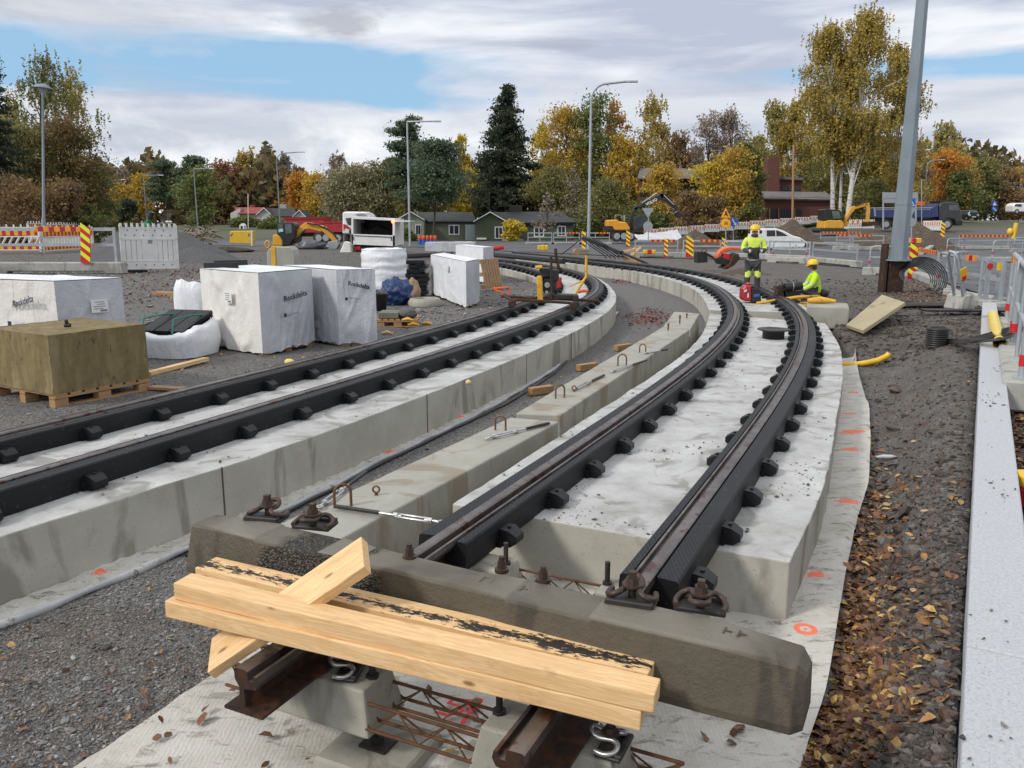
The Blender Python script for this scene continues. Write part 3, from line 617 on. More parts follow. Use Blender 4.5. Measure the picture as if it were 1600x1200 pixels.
# body: stations along x with (half bottom width, half top width, top height)
mb = MB(); st = []
Lh = SL/2
for x, wb, wt, h in ((-Lh-.01, .09, .055, .19), (-Lh+.02, .135, .085, .225), (-Lh+.33, .145, .1, .243), (-.98, .145, .103, .240), (-.965, .145, .103, .232), (-.62, .145, .103, .232), (-.605, .143, .1, .240), (-.3, .125, .09, .232), (.1, .12, .088, .228), (.32, .143, .1, .236), (.335, .145, .103, .230), (.66, .145, .103, .230), (.675, .145, .103, .240), (Lh-.3, .145, .1, .24), (Lh-.02, .135, .085, .222), (Lh+.015, .09, .055, .185)):
    st.append([(x, -wb, 0), (x, -wb, .03), (x, -wt, h-.012), (x, -wt+.014, h), (x, wt-.014, h), (x, wt, h-.012), (x, wb, .03), (x, wb, 0)])
vs = [v for s_ in st for v in s_]; n = 8
mb.add(vs, [(i*n+k, i*n+(k+1) % n, (i+1)*n+(k+1) % n, (i+1)*n+k) for i in range(len(st)-1) for k in range(n)]+[tuple(range(n))[::-1], tuple(range(len(vs)-n, len(vs)))])
mb.build('body', sleeper_mat(), sl_, bev=.012, seg=2)
def clamp_parts(parent, loc, rz, mclip, mbolt, s=1.0, plate=True):
    X = Matrix.Translation(loc) @ Matrix.Rotation(rz, 4, 'Z') @ Matrix.Scale(s, 4)
    mb = MB(X); P = []
    # W shaped spring clip lying on the plate
    for a, c, z in ((-.075, .03, .02), (-.085, -.01, .018), (-.07, -.05, .03), (-.04, -.055, .045), (-.022, -.02, .05), (-.03, .03, .042), (-.022, .065, .055), (0, .078, .062), (.022, .065, .055), (.03, .03, .042), (.022, -.02, .05), (.04, -.055, .045), (.07, -.05, .03), (.085, -.01, .018), (.075, .03, .02)): P.append((a, c, z))
    P = resample(P, .012); P = smoothp(P, 3); mb.tube([tuple(p) for p in P], .0105, 8); o = mb.build('spring_clip', mclip, parent)
    mb = MB(X); mb.cyl((0, -.005, .0), (0, -.005, .085), .014, n=10); mb.cyl((0, -.005, .056), (0, -.005, .063), .036, n=14); mb.cyl((0, -.005, .063), (0, -.005, .085), .024, .022, 6, sm=False); mb.box((0, -.005, .095), (.024, .024, .022)); mb.build('bolt', mbolt, parent)
    if plate:
        mb = MB(X); mb.box((0, -.02, .006), (.17, .10, .016)); mb.box((0, -.06, .016), (.16, .03, .02)); mb.build('guide_plate', BLACKM, parent, bev=.004)
IRON = M('brown_iron', (.05, .036, .03), (.085, .055, .04), 14, .5, .4, 70, .5, spots=(.13, .07, .04), spsc=20, bd=.003)
for px, py, rz in ((420, 806, .25), (489, 822, -2.9), (988, 934, .15), (1094, 950, -3.0)):
    q = SI @ G(px, py, ZS-.0); clamp_parts(sl_, (q.x, q.y+.0, .232), rz, IRON, IRON, 1.12)
for px, py in ((640, 868), (784, 888), (849, 904)):
    q = SI @ G(px, py, ZS-.0); mb = MB(Matrix.Translation((q.x, q.y, .225))); mb.cyl((0, 0, 0), (0, 0, .016), .03, n=14); mb.cyl((0, 0, .016), (0, 0, .05), .019, .018, 6, sm=False); mb.cyl((0, 0, .05), (0, 0, .068), .012, n=8); mb.build('bolt', IRON, sl_)
# cast lettering on the sleeper top, illegible worn ridges
mb = MB()
for k in range(5):
    mb.box((.16+.045*k, .01, .229), (.006, .05, .006)); mb.box((.16+.045*k+.012, .03-.02*(k % 3), .229), (.022, .006, .006))
for k in range(2): mb.box((Lh-.28+.05*k, .02, .2405), (.006, .045, .004)); mb.box((Lh-.265+.05*k, .02, .2405), (.022, .006, .004))
mb.build('cast_mark', CONCD, sl_)
# ---------------------------------------------------------------- twin block sleepers under the rails
def twin_block(s, label, plates):
    q, e = at_s(RA, s); q2, _ = at_s(RB, s); rt = np.array([e[1], -e[0]])
    t = thing('twin_block_sleeper', (q[0], q[1], -.2), label, 'sleeper', 'twin block sleepers under the rail ends', rz=math.atan2(rt[1], rt[0]))
    W = 1.15
    for cx, sg in ((0.02, 1), (W-.02, -1)):
        mb = MB(); mb.box((cx+.03*sg, 0, .09), (.60, .28, .19), tx=.86, ty=.74); mb.build('concrete_block', CONCP, t, bev=.012, seg=2)
        mb = MB(); mb.cyl((cx+.26*sg, 0, -.15), (cx+.26*sg, 0, .31), .014, n=10, m=0); mb.cyl((cx+.26*sg, 0, .185), (cx+.26*sg, 0, .2), .028, n=6); mb.build('levelling_rod', BLACKM, t)
    for y in (-.09, .09):
        mb = MB(); x0, x1 = (-.42, W+.42) if plates else (-.25, W+.22); nseg = 18
        for dy, z in ((-.035, .035), (.035, .035), (0, .125)): mb.tube([(x0, y+dy, z), (x1, y+dy, z)], .0075, 7)
        for sgn in (-1, 1):
            P = []
            for k in range(nseg+1): P.append((x0+(x1-x0)*k/nseg, y+(sgn*.035 if k % 2 else 0), .035 if k % 2 else .125))
            mb.tube(P, .0045, 6, sm=False)
        mb.build('lattice_girder', REBAR, t)
    for cx, yo in plates:
        mb = MB(); mb.box((cx, yo, -.155), (.42, .40, .07), tx=.93, ty=.93); mb.build('base_pad', CONCP, t, bev=.01)
        mb = MB(); mb.box((cx, yo, -.115), (.13, .11, .012)); mb.cyl((cx, yo, -.11), (cx, yo, -.085), .022, n=6, sm=False); mb.build('foot_plate', BLACKM, t)
    CH = M('chrome_clip', (.5, .5, .49), (.36, .36, .36), 12, .3, .1, 60, .8)
    if plates:
        clamp_parts(t, (.16, -.02, .19), PI/2+.3, CH, IRON, .95); clamp_parts(t, (W+.17, -.02, .19), PI/2, CH, IRON, .95)
    return t
twin_block(.45, 'twin block sleeper with rebar lattice in front of the planks under the bare rail ends', [(.30, 0), (.83, .02)])
twin_block(1.72, 'twin block sleeper in the gap between the loose sleeper and the slab end', [])
mb = MB(); p = G(1160, 956, -.36); mb.tube([p, p+Vector((.0, .03, .12)), p+Vector((.02, .07, .2))], .022, 10); tag(mb.build('conduit_stub', M('grey_conduit', (.34, .37, .4), (.26, .29, .32), 6, .45), None), 'short grey conduit stub standing against the right slab front', 'conduit')
# ---------------------------------------------------------------- concrete beams between the tracks
LOOPM = M('loop_steel', (.13, .062, .035), (.2, .11, .06), 14, .6, .3, 90, .5, bd=.003)
def beam(label, quad, loops, group='low concrete beams between the tracks'):
    q = [G(x, y, .05) for x, y in quad]; c = sum(q, Vector())/4; mb = MB()
    top = [Vector((p.x-c.x, p.y-c.y, .44)) for p in q]; bot = [Vector((p.x-c.x, p.y-c.y, 0)) for p in q]
    n = 14; vs = []; fs = []
    # quad order: nearL farL farR nearR
    for i in range(n+1):
        t = i/n
        for a, b in ((0, 1), (3, 2)):
            for z in (0, .44):
                p = top[a].lerp(top[b], t); vs.append((p.x, p.y, z+(.004*float(vn(t*9, a)) if z else 0)))
    for i in range(n): a = i*4; b = a+4; fs += [(a+1, b+1, b+3, a+3), (a, a+1, b+1, b)[::-1], (a+2, b+2, b+3, a+3)[::-1]]
    fs += [(0, 1, 3, 2), (n*4, n*4+2, n*4+3, n*4+1)]
    mb.add(vs, fs); t = thing('concrete_beam', (c.x, c.y, -.39), label, 'beam', group); mb.build('body', CONCB, t, bev=.014, seg=2)
    for px, py, kind, hh in loops:
        p = G(px, py, .05)-Vector((c.x, c.y, -.39)); mb = MB(Matrix.Translation((p.x, p.y, .43)) @ Matrix.Rotation(random.uniform(-.4, .4), 4, 'Z'))
        if kind == 'loop':
            wd = hh*.33; P = [(-wd, 0, 0)]+[(-wd*math.cos(a), 0, hh-wd+wd*math.sin(a)) for a in np.linspace(0, PI, 11)]+[(wd, 0, 0)]; mb.tube(P, .009, 8); mb.build('lifting_loop', LOOPM, t)
        elif kind == 'eye':
            mb.cyl((0, 0, 0), (0, 0, .03), .012, n=8); mb.tube([(.022*math.cos(a), 0, .052+.022*math.sin(a)) for a in np.linspace(-PI/2, 1.5*PI, 17)], .007, 7); mb.build('eye_bolt', LOOPM, t)
        else:
            mb.cyl((0, 0, 0), (0, 0, hh), .013, n=8); mb.cyl((0, 0, hh*.7), (0, 0, hh*.85), .022, n=6, sm=False); mb.build('anchor_bolt', LOOPM, t)
beam('nearest pale concrete beam between the tracks with turnbuckles on top', [(405, 832), (797, 652), (873, 659), (524, 846)], [(536, 792, 'loop', .16), (588, 774, 'eye', .1), (782, 672, 'loop', .14)])
beam('middle concrete beam of the row between the tracks', [(806, 645), (1034, 511.5), (1077, 515.5), (876, 648)], [(875, 622, 'loop', .15), (897, 612, 'eye', .1), (972, 572, 'loop', .16), (1004, 551, 'loop', .13)])
beam('farthest short concrete beam of the row between the tracks', [(1036, 510), (1053, 487), (1093, 490), (1079.5, 513.5)], [(1044, 516, 'bolt', .13), (1062, 506, 'bolt', .17), (1073, 497, 'bolt', .1)])
CHROME = M('zinc_turnbuckle', (.55, .55, .54), (.4, .4, .4), 12, .32, .1, 60, .8)
def turnbuckle(label, p0, p1, bodyfrac=(.62, .95), rust=False):
    Mx = frame(p0, p1); L = (p1-p0).length; t = bpy.data.objects.new('turnbuckle', None); COL.objects.link(t); t.matrix_world = Mx; tag(t, label, 'turnbuckle', 'turnbuckles left on the beams'); t.empty_display_size = .1
    a = -L/2+L*bodyfrac[0]; b = -L/2+L*bodyfrac[1]
    mb = MB(); mb.bar((-L/2, 0, 0), (a-.12, 0, 0), .028, .02); mb.build('flat_bar', IRON if rust else BLACKM, t, bev=.003)
    mb = MB(); mb.cyl((a-.14, 0, 0), (a+.04, 0, 0), .009, n=8); mb.build('threaded_rod', CHROME, t); mb = MB(); mb.cyl((b-.04, 0, 0), (b+.05, 0, 0), .009, n=8); mb.tube([(b+.05+.02-.02*math.cos(k), .02*math.sin(k), 0) for k in np.linspace(0, 2*PI, 13)], .007, 6); mb.build('eye_rod', CHROME, t)
    mb = MB()
    for y in (-.024, .024): mb.tube([(a, y*.5, 0), (a+.02, y, 0), (b-.02, y, 0), (b, y*.5, 0)], .008, 8)
    mb.cyl((a-.012, 0, 0), (a+.018, 0, 0), .019, n=6, sm=False); mb.cyl((b-.018, 0, 0), (b+.012, 0, 0), .019, n=6, sm=False); mb.build('body', CHROME, t)
turnbuckle('shiny turnbuckle with black bar reaching from the near beam towards the rail', G(524, 791, .075), G(685, 815, .09), (.60, .93))
turnbuckle('turnbuckle with black bar lying on the far half of the nearest beam', G(858, 661, .07), G(750, 687, .07), (.5, .82))
turnbuckle('turnbuckle on the middle beam near its first lifting loop', G(944, 586, .07), G(890, 611, .07), (.5, .82), True)
turnbuckle('rusty turnbuckle on the middle beam by the second lifting loop', G(1010, 563, .07), G(950, 582, .07), (.5, .85), True)
turnbuckle('turnbuckle lying half off the nearest beam over the sheet strip', G(572, 737, .07), G(488, 800, .07), (.5, .8))
turnbuckle('small turnbuckle on the farthest beam end', G(1043, 546, .07), G(1003, 552, .07), (.5, .8), True)
# timber wedges by the beams
plank('timber_wedge', 'short brown timber wedge beside the middle beam, nearer one', G(828, 612, -.33), G(862, 607, -.33), .1, .1, TIMBERD, 'timber', 'timber wedges at the beam')
plank('timber_wedge', 'short brown timber wedge beside the middle beam, farther one', G(903, 575, -.33), G(932, 571, -.33), .1, .1, TIMBERD, 'timber', 'timber wedges at the beam')
plank('timber_wedge', 'rusty brown timber wedge beside the beam with a slanted end, between its loops', G(962, 544, -.33), G(985, 541, -.33), .1, .1, TIMBERD, 'timber', 'timber wedges at the beam')
# ---------------------------------------------------------------- kerb stones
knor = Vector((kdir.y, -kdir.x, 0))
def kerb(label, s0, s1):
    p0 = KL[0]+kdir*s0+knor*.13; p1 = KL[0]+kdir*s1+knor*.13; p0.z = p1.z = 0; L = (p1-p0).length
    mb = MB(); mb.box((0, 0, 0), (L, .26, .32)); o = mb.build('kerb_stone', GRANITE, None, bev=.012, seg=2); o.matrix_world = frame(p0, p1); tag(o, label, 'kerb', 'granite kerb stones')
def ks(px, py): return (G(px, py, .15)-KL[0]).dot(kdir)
kerb('nearest pale granite kerb stone at the bottom right', -2.2, ks(1507, 1012))
kerb('long pale granite kerb stone beside the soil bank', ks(1507, 1012)+.008, ks(1530, 497))
kerb('short end kerb stone under the toppled barrier foot', ks(1531, 492), ks(1534, 474)+.2)
# pipes, cables, board on the bank
def on(px, py, dz=0.0, z0=0.0):
    p = G(px, py, z0)
    for _ in range(6): p = G(px, py, float(gz(p.x, p.y))+dz)
    return p
mb = MB(); mb.tube([on(1313, 569, .05), on(1335, 570, .05), on(1355, 567, .06), on(1372, 563, .08), on(1385, 557, .1), on(1390, 552, .12)], .045, 14); tag(mb.build('drain_pipe', YELLOWP), 'bent yellow plastic pipe lying beside the right slab', 'pipe')
mb = MB(); p = on(1463, 542); prof = []
for k in range(9): z = k*.033; prof += [(.15, z), (.165, z+.006), (.165, z+.02), (.15, z+.026)]
prof += [(.15, .3), (.13, .3), (.13, .05)]; mb.lathe(prof, p, 28); tag(mb.build('corrugated_pipe', BLACKP), 'black corrugated pipe stub standing upright on the soil bank', 'pipe')
a = G(1551, 492, .23); b = G(1562, 536, .23); mb = MB(); d = (b-a).normalized()
mb.tube([a, b], .082, 20, caps=False); mb.tube([b, a], .072, 20, caps=False); tag(mb.build('yellow_pipe', M('pale_yellow_pipe', (.78, .6, .1), (.72, .52, .07), 4, .4)), 'straight open ended yellow pipe lying on the granite kerb', 'pipe')
mb = MB()
for k in range(6):
    P = [p+Vector((.15, 0, .06+.012*k)), G(1508, 537-1.2*k, .16), G(1542+2*k, 529-2.2*k, .27), G(1574+k*2.5, 520-2.2*k, .34), G(1588+k, 523-1.2*k, .33), G(1572-3*k, 531-.9*k, .3), G(1535+2*k, 534-.6*k, .24), p+Vector((.2, .05, .05+.01*k))]
    P = smoothp(resample(P, .08), 5); mb.tube([tuple(q) for q in P], .009, 6)
tag(mb.build('cable_bundle', BLACKP), 'bundle of black cables stretched from the corrugated pipe over the kerb', 'cable')
bl = [G(1322, 507, .0), G(1348, 516, .0), G(1414, 472, .36), G(1378, 460, .36)]
nrm = (bl[1]-bl[0]).cross(bl[3]-bl[0]).normalized(); nrm = nrm if nrm.z > 0 else -nrm
mb = MB(); vs = bl+[q-nrm*.07 for q in bl]; mb.add(vs, [(0, 1, 2, 3), (7, 6, 5, 4), (0, 4, 5, 1), (1, 5, 6, 2), (2, 6, 7, 3), (3, 7, 4, 0)])
tag(mb.build('formwork_board', M('formwork_wood', (.40, .34, .21), (.33, .28, .17), 1.2, .7, .1, 60, spots=(.13, .11, .08), spsc=1.4, spth=.62, stretch=(1, 1, 1)), None, bev=.008), 'thick pale wooden board leaning on the soil heap below the pole', 'board')
f0 = G(1298, 508, -.05); r0 = G(1322, 503, -.05); l0 = G(1268, 494, -.05)
def boxthing(mb, f, r, l, z0, z1, m=0):
    e1 = r-f; e2 = l-f; e2 = e2-e1*(e1.dot(e2)/e1.dot(e1)); vs = [(q.x, q.y, z) for z in (z0, z1) for q in (f, r, r+e2, l-(l-f)+e2)]
    mb.add(vs, [(3, 2, 1, 0), (4, 5, 6, 7), (0, 1, 5, 4), (1, 2, 6, 5), (2, 3, 7, 6), (3, 0, 4, 7)], m)
mb = MB(); p = on(1290, 505); mb.box((0, 0, .2), (.75, .9, .42), rz=-.35); tag(mb.build('concrete_block', CONCB, None, bev=.03, seg=2, loc=(6.05, 15.7, -.13)), 'pale concrete block behind the curved rail, beside the sitting worker', 'block')
mb = MB(); q = Vector((5.95, 15.8, .33)); mb.tube([q+Vector((-.22, .1, 0)), q+Vector((.0, .05, .02)), q+Vector((.28, -.02, 0))], [.04, .07, .03], 10); tag(mb.build('gas_bottle', YELLOW), 'small yellow cylinder lying on the pale concrete block', 'cylinder')
# cover ring on the slab
c = G(1208, 529, 0); mb = MB(); mb.lathe([(.0, .0), (.17, 0), (.17, .12), (.25, .14), (.255, .15), (.25, .158), (.16, .16), (.15, .15), (.001, .145)], c, 36)
tag(mb.build('drain_cover', BLACKP, None), 'round black drain collar standing on the right slab between the rails', 'drain cover')
# ================================================================ left side: pallets, bags, barriers
def text_obj(txt, size, mat, Mx, parent, name='lettering', bold=0.0):
    cu = bpy.data.curves.new('t', 'FONT'); cu.body = txt; cu.size = size; cu.align_x = 'CENTER'; cu.align_y = 'CENTER'; cu.offset = bold; cu.resolution_u = 3
    o = bpy.data.objects.new('t', cu); COL.objects.link(o); dg = bpy.context.evaluated_depsgraph_get(); me = bpy.data.meshes.new_from_object(o.evaluated_get(dg))
    bpy.data.objects.remove(o); me.materials.clear(); me.materials.append(mat); r = link(name, me, parent); r.matrix_local = Mx; return r
INK = M('dark_blue_ink', (.022, .025, .06), (.035, .04, .08), 8, .6)
LABELW = M('paper_label', (.74, .74, .73), (.6, .6, .6), 30, .6, lo=.45, hi=.6, c3=(.25, .25, .26))
def wrapmat(name, a, c):
    m, nt, b = nodes(name); v = coords(nt, rnd=True); v2 = coords(nt, (1, 1, .28), rnd=True)
    n_ = noise(nt, v, 1.6, 6, .6); col = ramp(nt, n_, [(.32, a), (.66, c)]); nt.links.new(col, b.inputs['Base Color'])
    b.inputs['Roughness'].default_value = .34; b.inputs['Specular IOR Level'].default_value = .4
    h = mth(nt, 'ADD', noise(nt, v2, 4, 3, .45, 2.8), mth(nt, 'MULTIPLY', noise(nt, v, 9, 2, .5, 2.5), .25)); bumpn(nt, b, h, .5, .05); return m
WTOP = wrapmat('white_film', (.80, .81, .83), (.72, .735, .78)); WCRM = wrapmat('cream_film', (.76, .74, .71), (.67, .65, .62)); WGRY = wrapmat('grey_film', (.55, .56, .59), (.43, .44, .475))  # film tones chosen per face: greyest on the right, white on top
WOODP = timber_mat('pallet_wood', (.42, .25, .12), (.3, .17, .08), (.14, .08, .04))
def quadframe(f, r, l):
    e1 = r-f; e2 = l-f; e1.z = e2.z = 0; d1 = e1.normalized(); e2 = e2-d1*e2.dot(d1); return d1, e2.normalized(), e1.length, e2.length
def wrapped(label, f, r, l, h, z0, mats, grp='wrapped insulation pallets', prints=(), wr=.05, name='wrapped_pallet'):
    """f front corner, r right corner, l left corner (world xy); faces: 0 front-right (f-r), 1 front-left (l-f)"""
    d1, d2, a, b = quadframe(f, r, l); e2 = l-f; b = math.hypot(e2.x, e2.y); ca_ = (e2.x*d1.x+e2.y*d1.y)/b; sa_ = (e2.x*-d1.y+e2.y*d1.x)/b
    SH = Matrix(((1, ca_, 0, 0), (0, sa_, 0, 0), (0, 0, 1, 0), (0, 0, 0, 1))); o = Vector((f.x, f.y, z0)); t = thing(name, o, label, 'pallet load', grp, rz=math.atan2(d1.y, d1.x)); s_ = random.uniform(0, 50)
    mb = MB(SH); n = 34
    def disp(x, y, z):
        q = np.array([x, y, z]); f1 = 1-abs(float(vn(x*3.0+s_+z*1.0, y*3.0-z*1.1, z*.5)))*2; f3 = 1-abs(float(vn(x*5.5+s_-z*1.8, y*5.5+z*1.6, z*.6+9)))*2; f2 = float(fbm(x*3+s_, y*3+z*2, z*2, 3))
        k = .5+.8*(1-z/h); return wr*(.65*max(0, f1)**4*k+.42*max(0, f3)**4*k+.45*f2)
    def face(fn, nrm, m):
        def g(u, v):
            p = fn(u, v); e = min(u, 1-u, 1.0)*4; e = min(1, e); k = disp(*p)*e+.012*e
            z = p[2]
            if v == 0 and nrm[2] == 0: z += .05*abs(float(vn(p[0]*6+s_, p[1]*6)))
            return (p[0]+nrm[0]*k, p[1]+nrm[1]*k, z+nrm[2]*k)
        mb.grid(g, n, n, m)
    # edges share positions because displacement fades to zero at u=0,1
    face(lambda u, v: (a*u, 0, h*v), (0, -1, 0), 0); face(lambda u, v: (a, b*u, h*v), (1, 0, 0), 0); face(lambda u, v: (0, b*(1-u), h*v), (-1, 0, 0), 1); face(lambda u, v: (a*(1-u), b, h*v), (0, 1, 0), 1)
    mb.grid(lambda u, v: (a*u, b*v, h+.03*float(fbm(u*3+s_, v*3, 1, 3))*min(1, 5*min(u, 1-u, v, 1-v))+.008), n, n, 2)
    mb.build('film_wrap', mats, t, fix=True)
    mb = MB(SH)
    for x in (.1, a/2, a-.1):
        for y in (.08, b-.08): mb.box((x, y, .03), (.14, .1, .12))
    mb.box((a/2, b/2, .06), (a*.96, b*.96, .06)); mb.build('pallet_base', WOODP, t, loc=(0, 0, -.03))
    for kind, face_, u, v, sz in prints:
        off = wr*.9+.03
        if face_ == 0: X = Matrix(((1, 0, 0, a*u), (0, 0, -1, -off), (0, 1, 0, h*v), (0, 0, 0, 1)))
        else: X = Matrix(((0, 0, -1, -off), (-1, 0, 0, b*(1-u)), (0, 1, 0, h*v), (0, 0, 0, 1)))
        X = SH @ X
        if kind == 'name':
            text_obj('Rockdelta', sz, INK, X, t, bold=.003)
            text_obj('ROCKWOOL', sz*.34, INK, X @ Matrix.Translation((-sz*.7, -sz*2.3, 0)), t); mb = MB(X @ Matrix.Translation((-sz*2.2, -sz*2.3, 0))); mb.box((0, 0, 0), (sz*.5, sz*.5, .003)); mb.build('logo_square', INK, t)
        elif kind == 'label':
            mb = MB(X); mb.box((0, 0, 0), (sz*1.2, sz, .003), 0); 
            for k in range(4): mb.box((random.uniform(-.1, .1)*sz, sz*(.3-.17*k), .003), (sz*random.uniform(.5, .9), sz*.05, .002), 1)
            mb.box((.25*sz, -.36*sz, .003), (sz*.5, sz*.14, .002), 1); mb.build('paper_label', [M('paper', (.76, .76, .75), (.7, .7, .7)), M('grey_ink', (.2, .2, .22))], t)
    return t
g = lambda x, y, z: G(x, y, z)
FCf, FCr, FCl = g(403, 428, 1.14), g(487, 421, 1.14), g(312, 421, 1.14)
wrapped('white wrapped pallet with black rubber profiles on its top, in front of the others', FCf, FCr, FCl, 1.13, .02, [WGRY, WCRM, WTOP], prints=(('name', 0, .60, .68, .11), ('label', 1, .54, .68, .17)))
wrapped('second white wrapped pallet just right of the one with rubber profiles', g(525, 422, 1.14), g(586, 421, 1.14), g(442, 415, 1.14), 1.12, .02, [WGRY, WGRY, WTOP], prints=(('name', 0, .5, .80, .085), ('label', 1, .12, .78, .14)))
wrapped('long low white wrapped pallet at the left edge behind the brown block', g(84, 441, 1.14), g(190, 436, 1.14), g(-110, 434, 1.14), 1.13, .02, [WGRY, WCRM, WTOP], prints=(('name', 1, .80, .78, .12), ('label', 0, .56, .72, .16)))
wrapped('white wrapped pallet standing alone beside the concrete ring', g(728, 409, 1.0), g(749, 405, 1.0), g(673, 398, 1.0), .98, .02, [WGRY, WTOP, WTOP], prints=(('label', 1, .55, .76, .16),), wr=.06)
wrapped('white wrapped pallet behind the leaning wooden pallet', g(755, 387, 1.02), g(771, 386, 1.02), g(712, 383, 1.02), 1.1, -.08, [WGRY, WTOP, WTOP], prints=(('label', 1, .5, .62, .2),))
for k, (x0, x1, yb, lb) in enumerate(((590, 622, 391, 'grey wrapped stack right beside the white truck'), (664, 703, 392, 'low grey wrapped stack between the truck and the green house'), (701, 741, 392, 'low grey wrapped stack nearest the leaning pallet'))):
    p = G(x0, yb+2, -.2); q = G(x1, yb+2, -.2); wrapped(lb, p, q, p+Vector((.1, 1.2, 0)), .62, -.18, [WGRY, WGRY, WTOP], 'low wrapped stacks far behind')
# brown stone wool block on a pallet
WOOL = M('stone_wool', (.235, .18, .085), (.165, .125, .055), 3.0, .95, .6, 70, spots=(.075, .056, .026), spsc=8, spth=.63, stretch=(1.8, 1.8, .5), c3=(.26, .205, .105), bd=.012)
f, r, bk = g(74, 523, .75), g(226, 505, .75), g(149, 493, .75); l = f+bk-r
d1, d2, a, b = quadframe(f, r, l); t = thing('insulation_block', (f.x, f.y, .14), 'large brown olive block of stone wool slabs at the left edge', 'insulation', rz=math.atan2(d1.y, d1.x))
mb = MB()
mb.grid(lambda u, v: (a*u, .004*float(vn(u*20, v*20)), .60*v), 30, 20); mb.grid(lambda u, v: (a, b*u, .60*v), 10, 10); mb.grid(lambda u, v: (.004*float(vn(u*20, v*20)), b*(1-u), .60*v), 30, 20); mb.grid(lambda u, v: (a*(1-u), b, .60*v), 4, 4); mb.grid(lambda u, v: (a*u, b*v, .60+.008*float(fbm(u*4, v*4, 0, 3))), 20, 20)
mb.build('slab_stack', WOOL, t)
t2 = thing('fitting', (f.x+d1.x*.42+d2.x*.35, f.y+d1.y*.42+d2.y*.35, .745), 'small dark metal fitting lying on the brown block', 'fitting'); mb = MB(); mb.cyl((-.03, 0, .03), (.03, 0, .03), .022, n=10); mb.cyl((0, 0, .03), (0, -.02, .09), .018, n=8); mb.build('body', BLACKM, t2)
def pallet_mesh(mb, a, b, h=.14):
    for k in range(7): mb.box((a*(k+.5)/7, b/2, h-.011), (a/7*.78, b, .022))
    for y in (.05, b/2, b-.05):
        mb.box((a/2, y, h-.034), (a, .1, .022)); mb.box((a/2, y, .011), (a, .1, .022))
        for x in (.07, a/2, a-.07): mb.box((x, y, .055), (.14, .1, .066))
    return mb
def pallet(label, loc, rz, a=1.2, b=.8, rot=None):
    o = pallet_mesh(MB(), a, b).build('wooden_pallet', WOODP, None, loc=loc); o.rotation_euler = rot or (0, 0, rz); return tag(o, label, 'pallet')
pallet('wooden pallet under the brown stone wool block', (f.x+d1.x*.0, f.y+d1.y*.0, 0), math.atan2(d1.y, d1.x), a, b)
# black profiles on the pallet
e1 = (FCr-FCf).normalized(); e2 = (FCl-FCf).normalized()
for k, lb in ((0, 'nearer black ridged rubber profile on top of the wrapped pallet'), (1, 'farther black ridged rubber profile on top of the wrapped pallet')):
    p = G(318+k*16, 414-k*4, 1.2); q = G(372+k*14, 413-k*4, 1.2); mb = MB(frame(p, q)); L = (q-p).length; mb.ext([(-.11, -.05), (-.03, .03), (.01, .03), (.11, -.05), (.06, -.05), (-.01, .0), (-.06, -.05)], L, O=(0, 0, 0), U=(0, 1, 0), V=(0, 0, 1))
    tag(mb.build('rubber_profile', RUBBER0), lb, 'rubber profile', 'black profiles on the pallet')
# open white bag
def bag(label, c, rx, ry, h, rz, inner, strap=None, sag=.1):
    t = thing('white_bag', c, label, 'bag', rz=rz); mb = MB(); n, m_ = 44, 12; s_ = random.uniform(0, 9)
    def fn(u, v):
        a = 2*PI*u; e = 2/3.2; x = abs(math.cos(a))**e*math.copysign(1, math.cos(a)); y = abs(math.sin(a))**e*math.copysign(1, math.sin(a))
        k = 1+.06*math.sin(PI*v)+.05*float(fbm(math.cos(a)*3+s_, math.sin(a)*3, v*3, 3)); z = h*v*(1-(sag*(.5+.5*math.sin(2*a+s_)) if sag < .2 else sag*(.5-.5*math.sin(a)))*v)+.03*float(vn(math.cos(a)*4, math.sin(a)*4, s_))*v
        k *= 1-.12*max(0, v-.85)/.15
        return (rx*x*k, ry*y*k, z)
    mb.grid(fn, n, m_); mb.grid(lambda u, v: tuple(np.array(fn(u, 1-.25*v))*np.array([.95-.05*v, .95-.05*v, 1])-np.array([0, 0, .0])), n, 3)
    mb.build('fabric', WCRM if strap is None else WTOP, t)
    inner(t); return t
def rubber_fill(t):
    mb = MB()
    for k in range(7):
        for j in range(3): mb.box((-.24+.24*j+.02*random.random(), .02*random.random(), .12+.055*k), (.22, .74, .05), rx=.3, rz=random.uniform(-.04, .04))
    mb.build('rubber_strips', RUBBER0, t); GS = M('green_strap', (.03, .22, .16), (.02, .16, .12))
    for x in (-.26, .22):
        mb = MB(); mb.tube([(x, -.40, .3), (x+.02, -.36, .53), (x+.05, 0, .55), (x+.1, .37, .52)], .012, 6); mb.build('strap', GS, t)
bag('open white sack full of black rubber strips tied with green straps', (G(258, 560, 0).x, G(258, 560, 0).y+.45, 0), .50, .47, .55, -.25, rubber_fill, True, .42)
def soil_fill(t):
    mb = MB(); mb.lathe([(.001, .83), (.12, .82), (.22, .76), (.25, .6)], n=14); mb.build('contents', M('brown_fill', (.16, .09, .05), (.1, .06, .035), 6, .9, .5, 20), t)
q = G(308, 512, 0); bag('upright white sack with brown contents behind the open sack', (q.x, q.y, 0), .30, .30, .86, 0, soil_fill, True, .08)
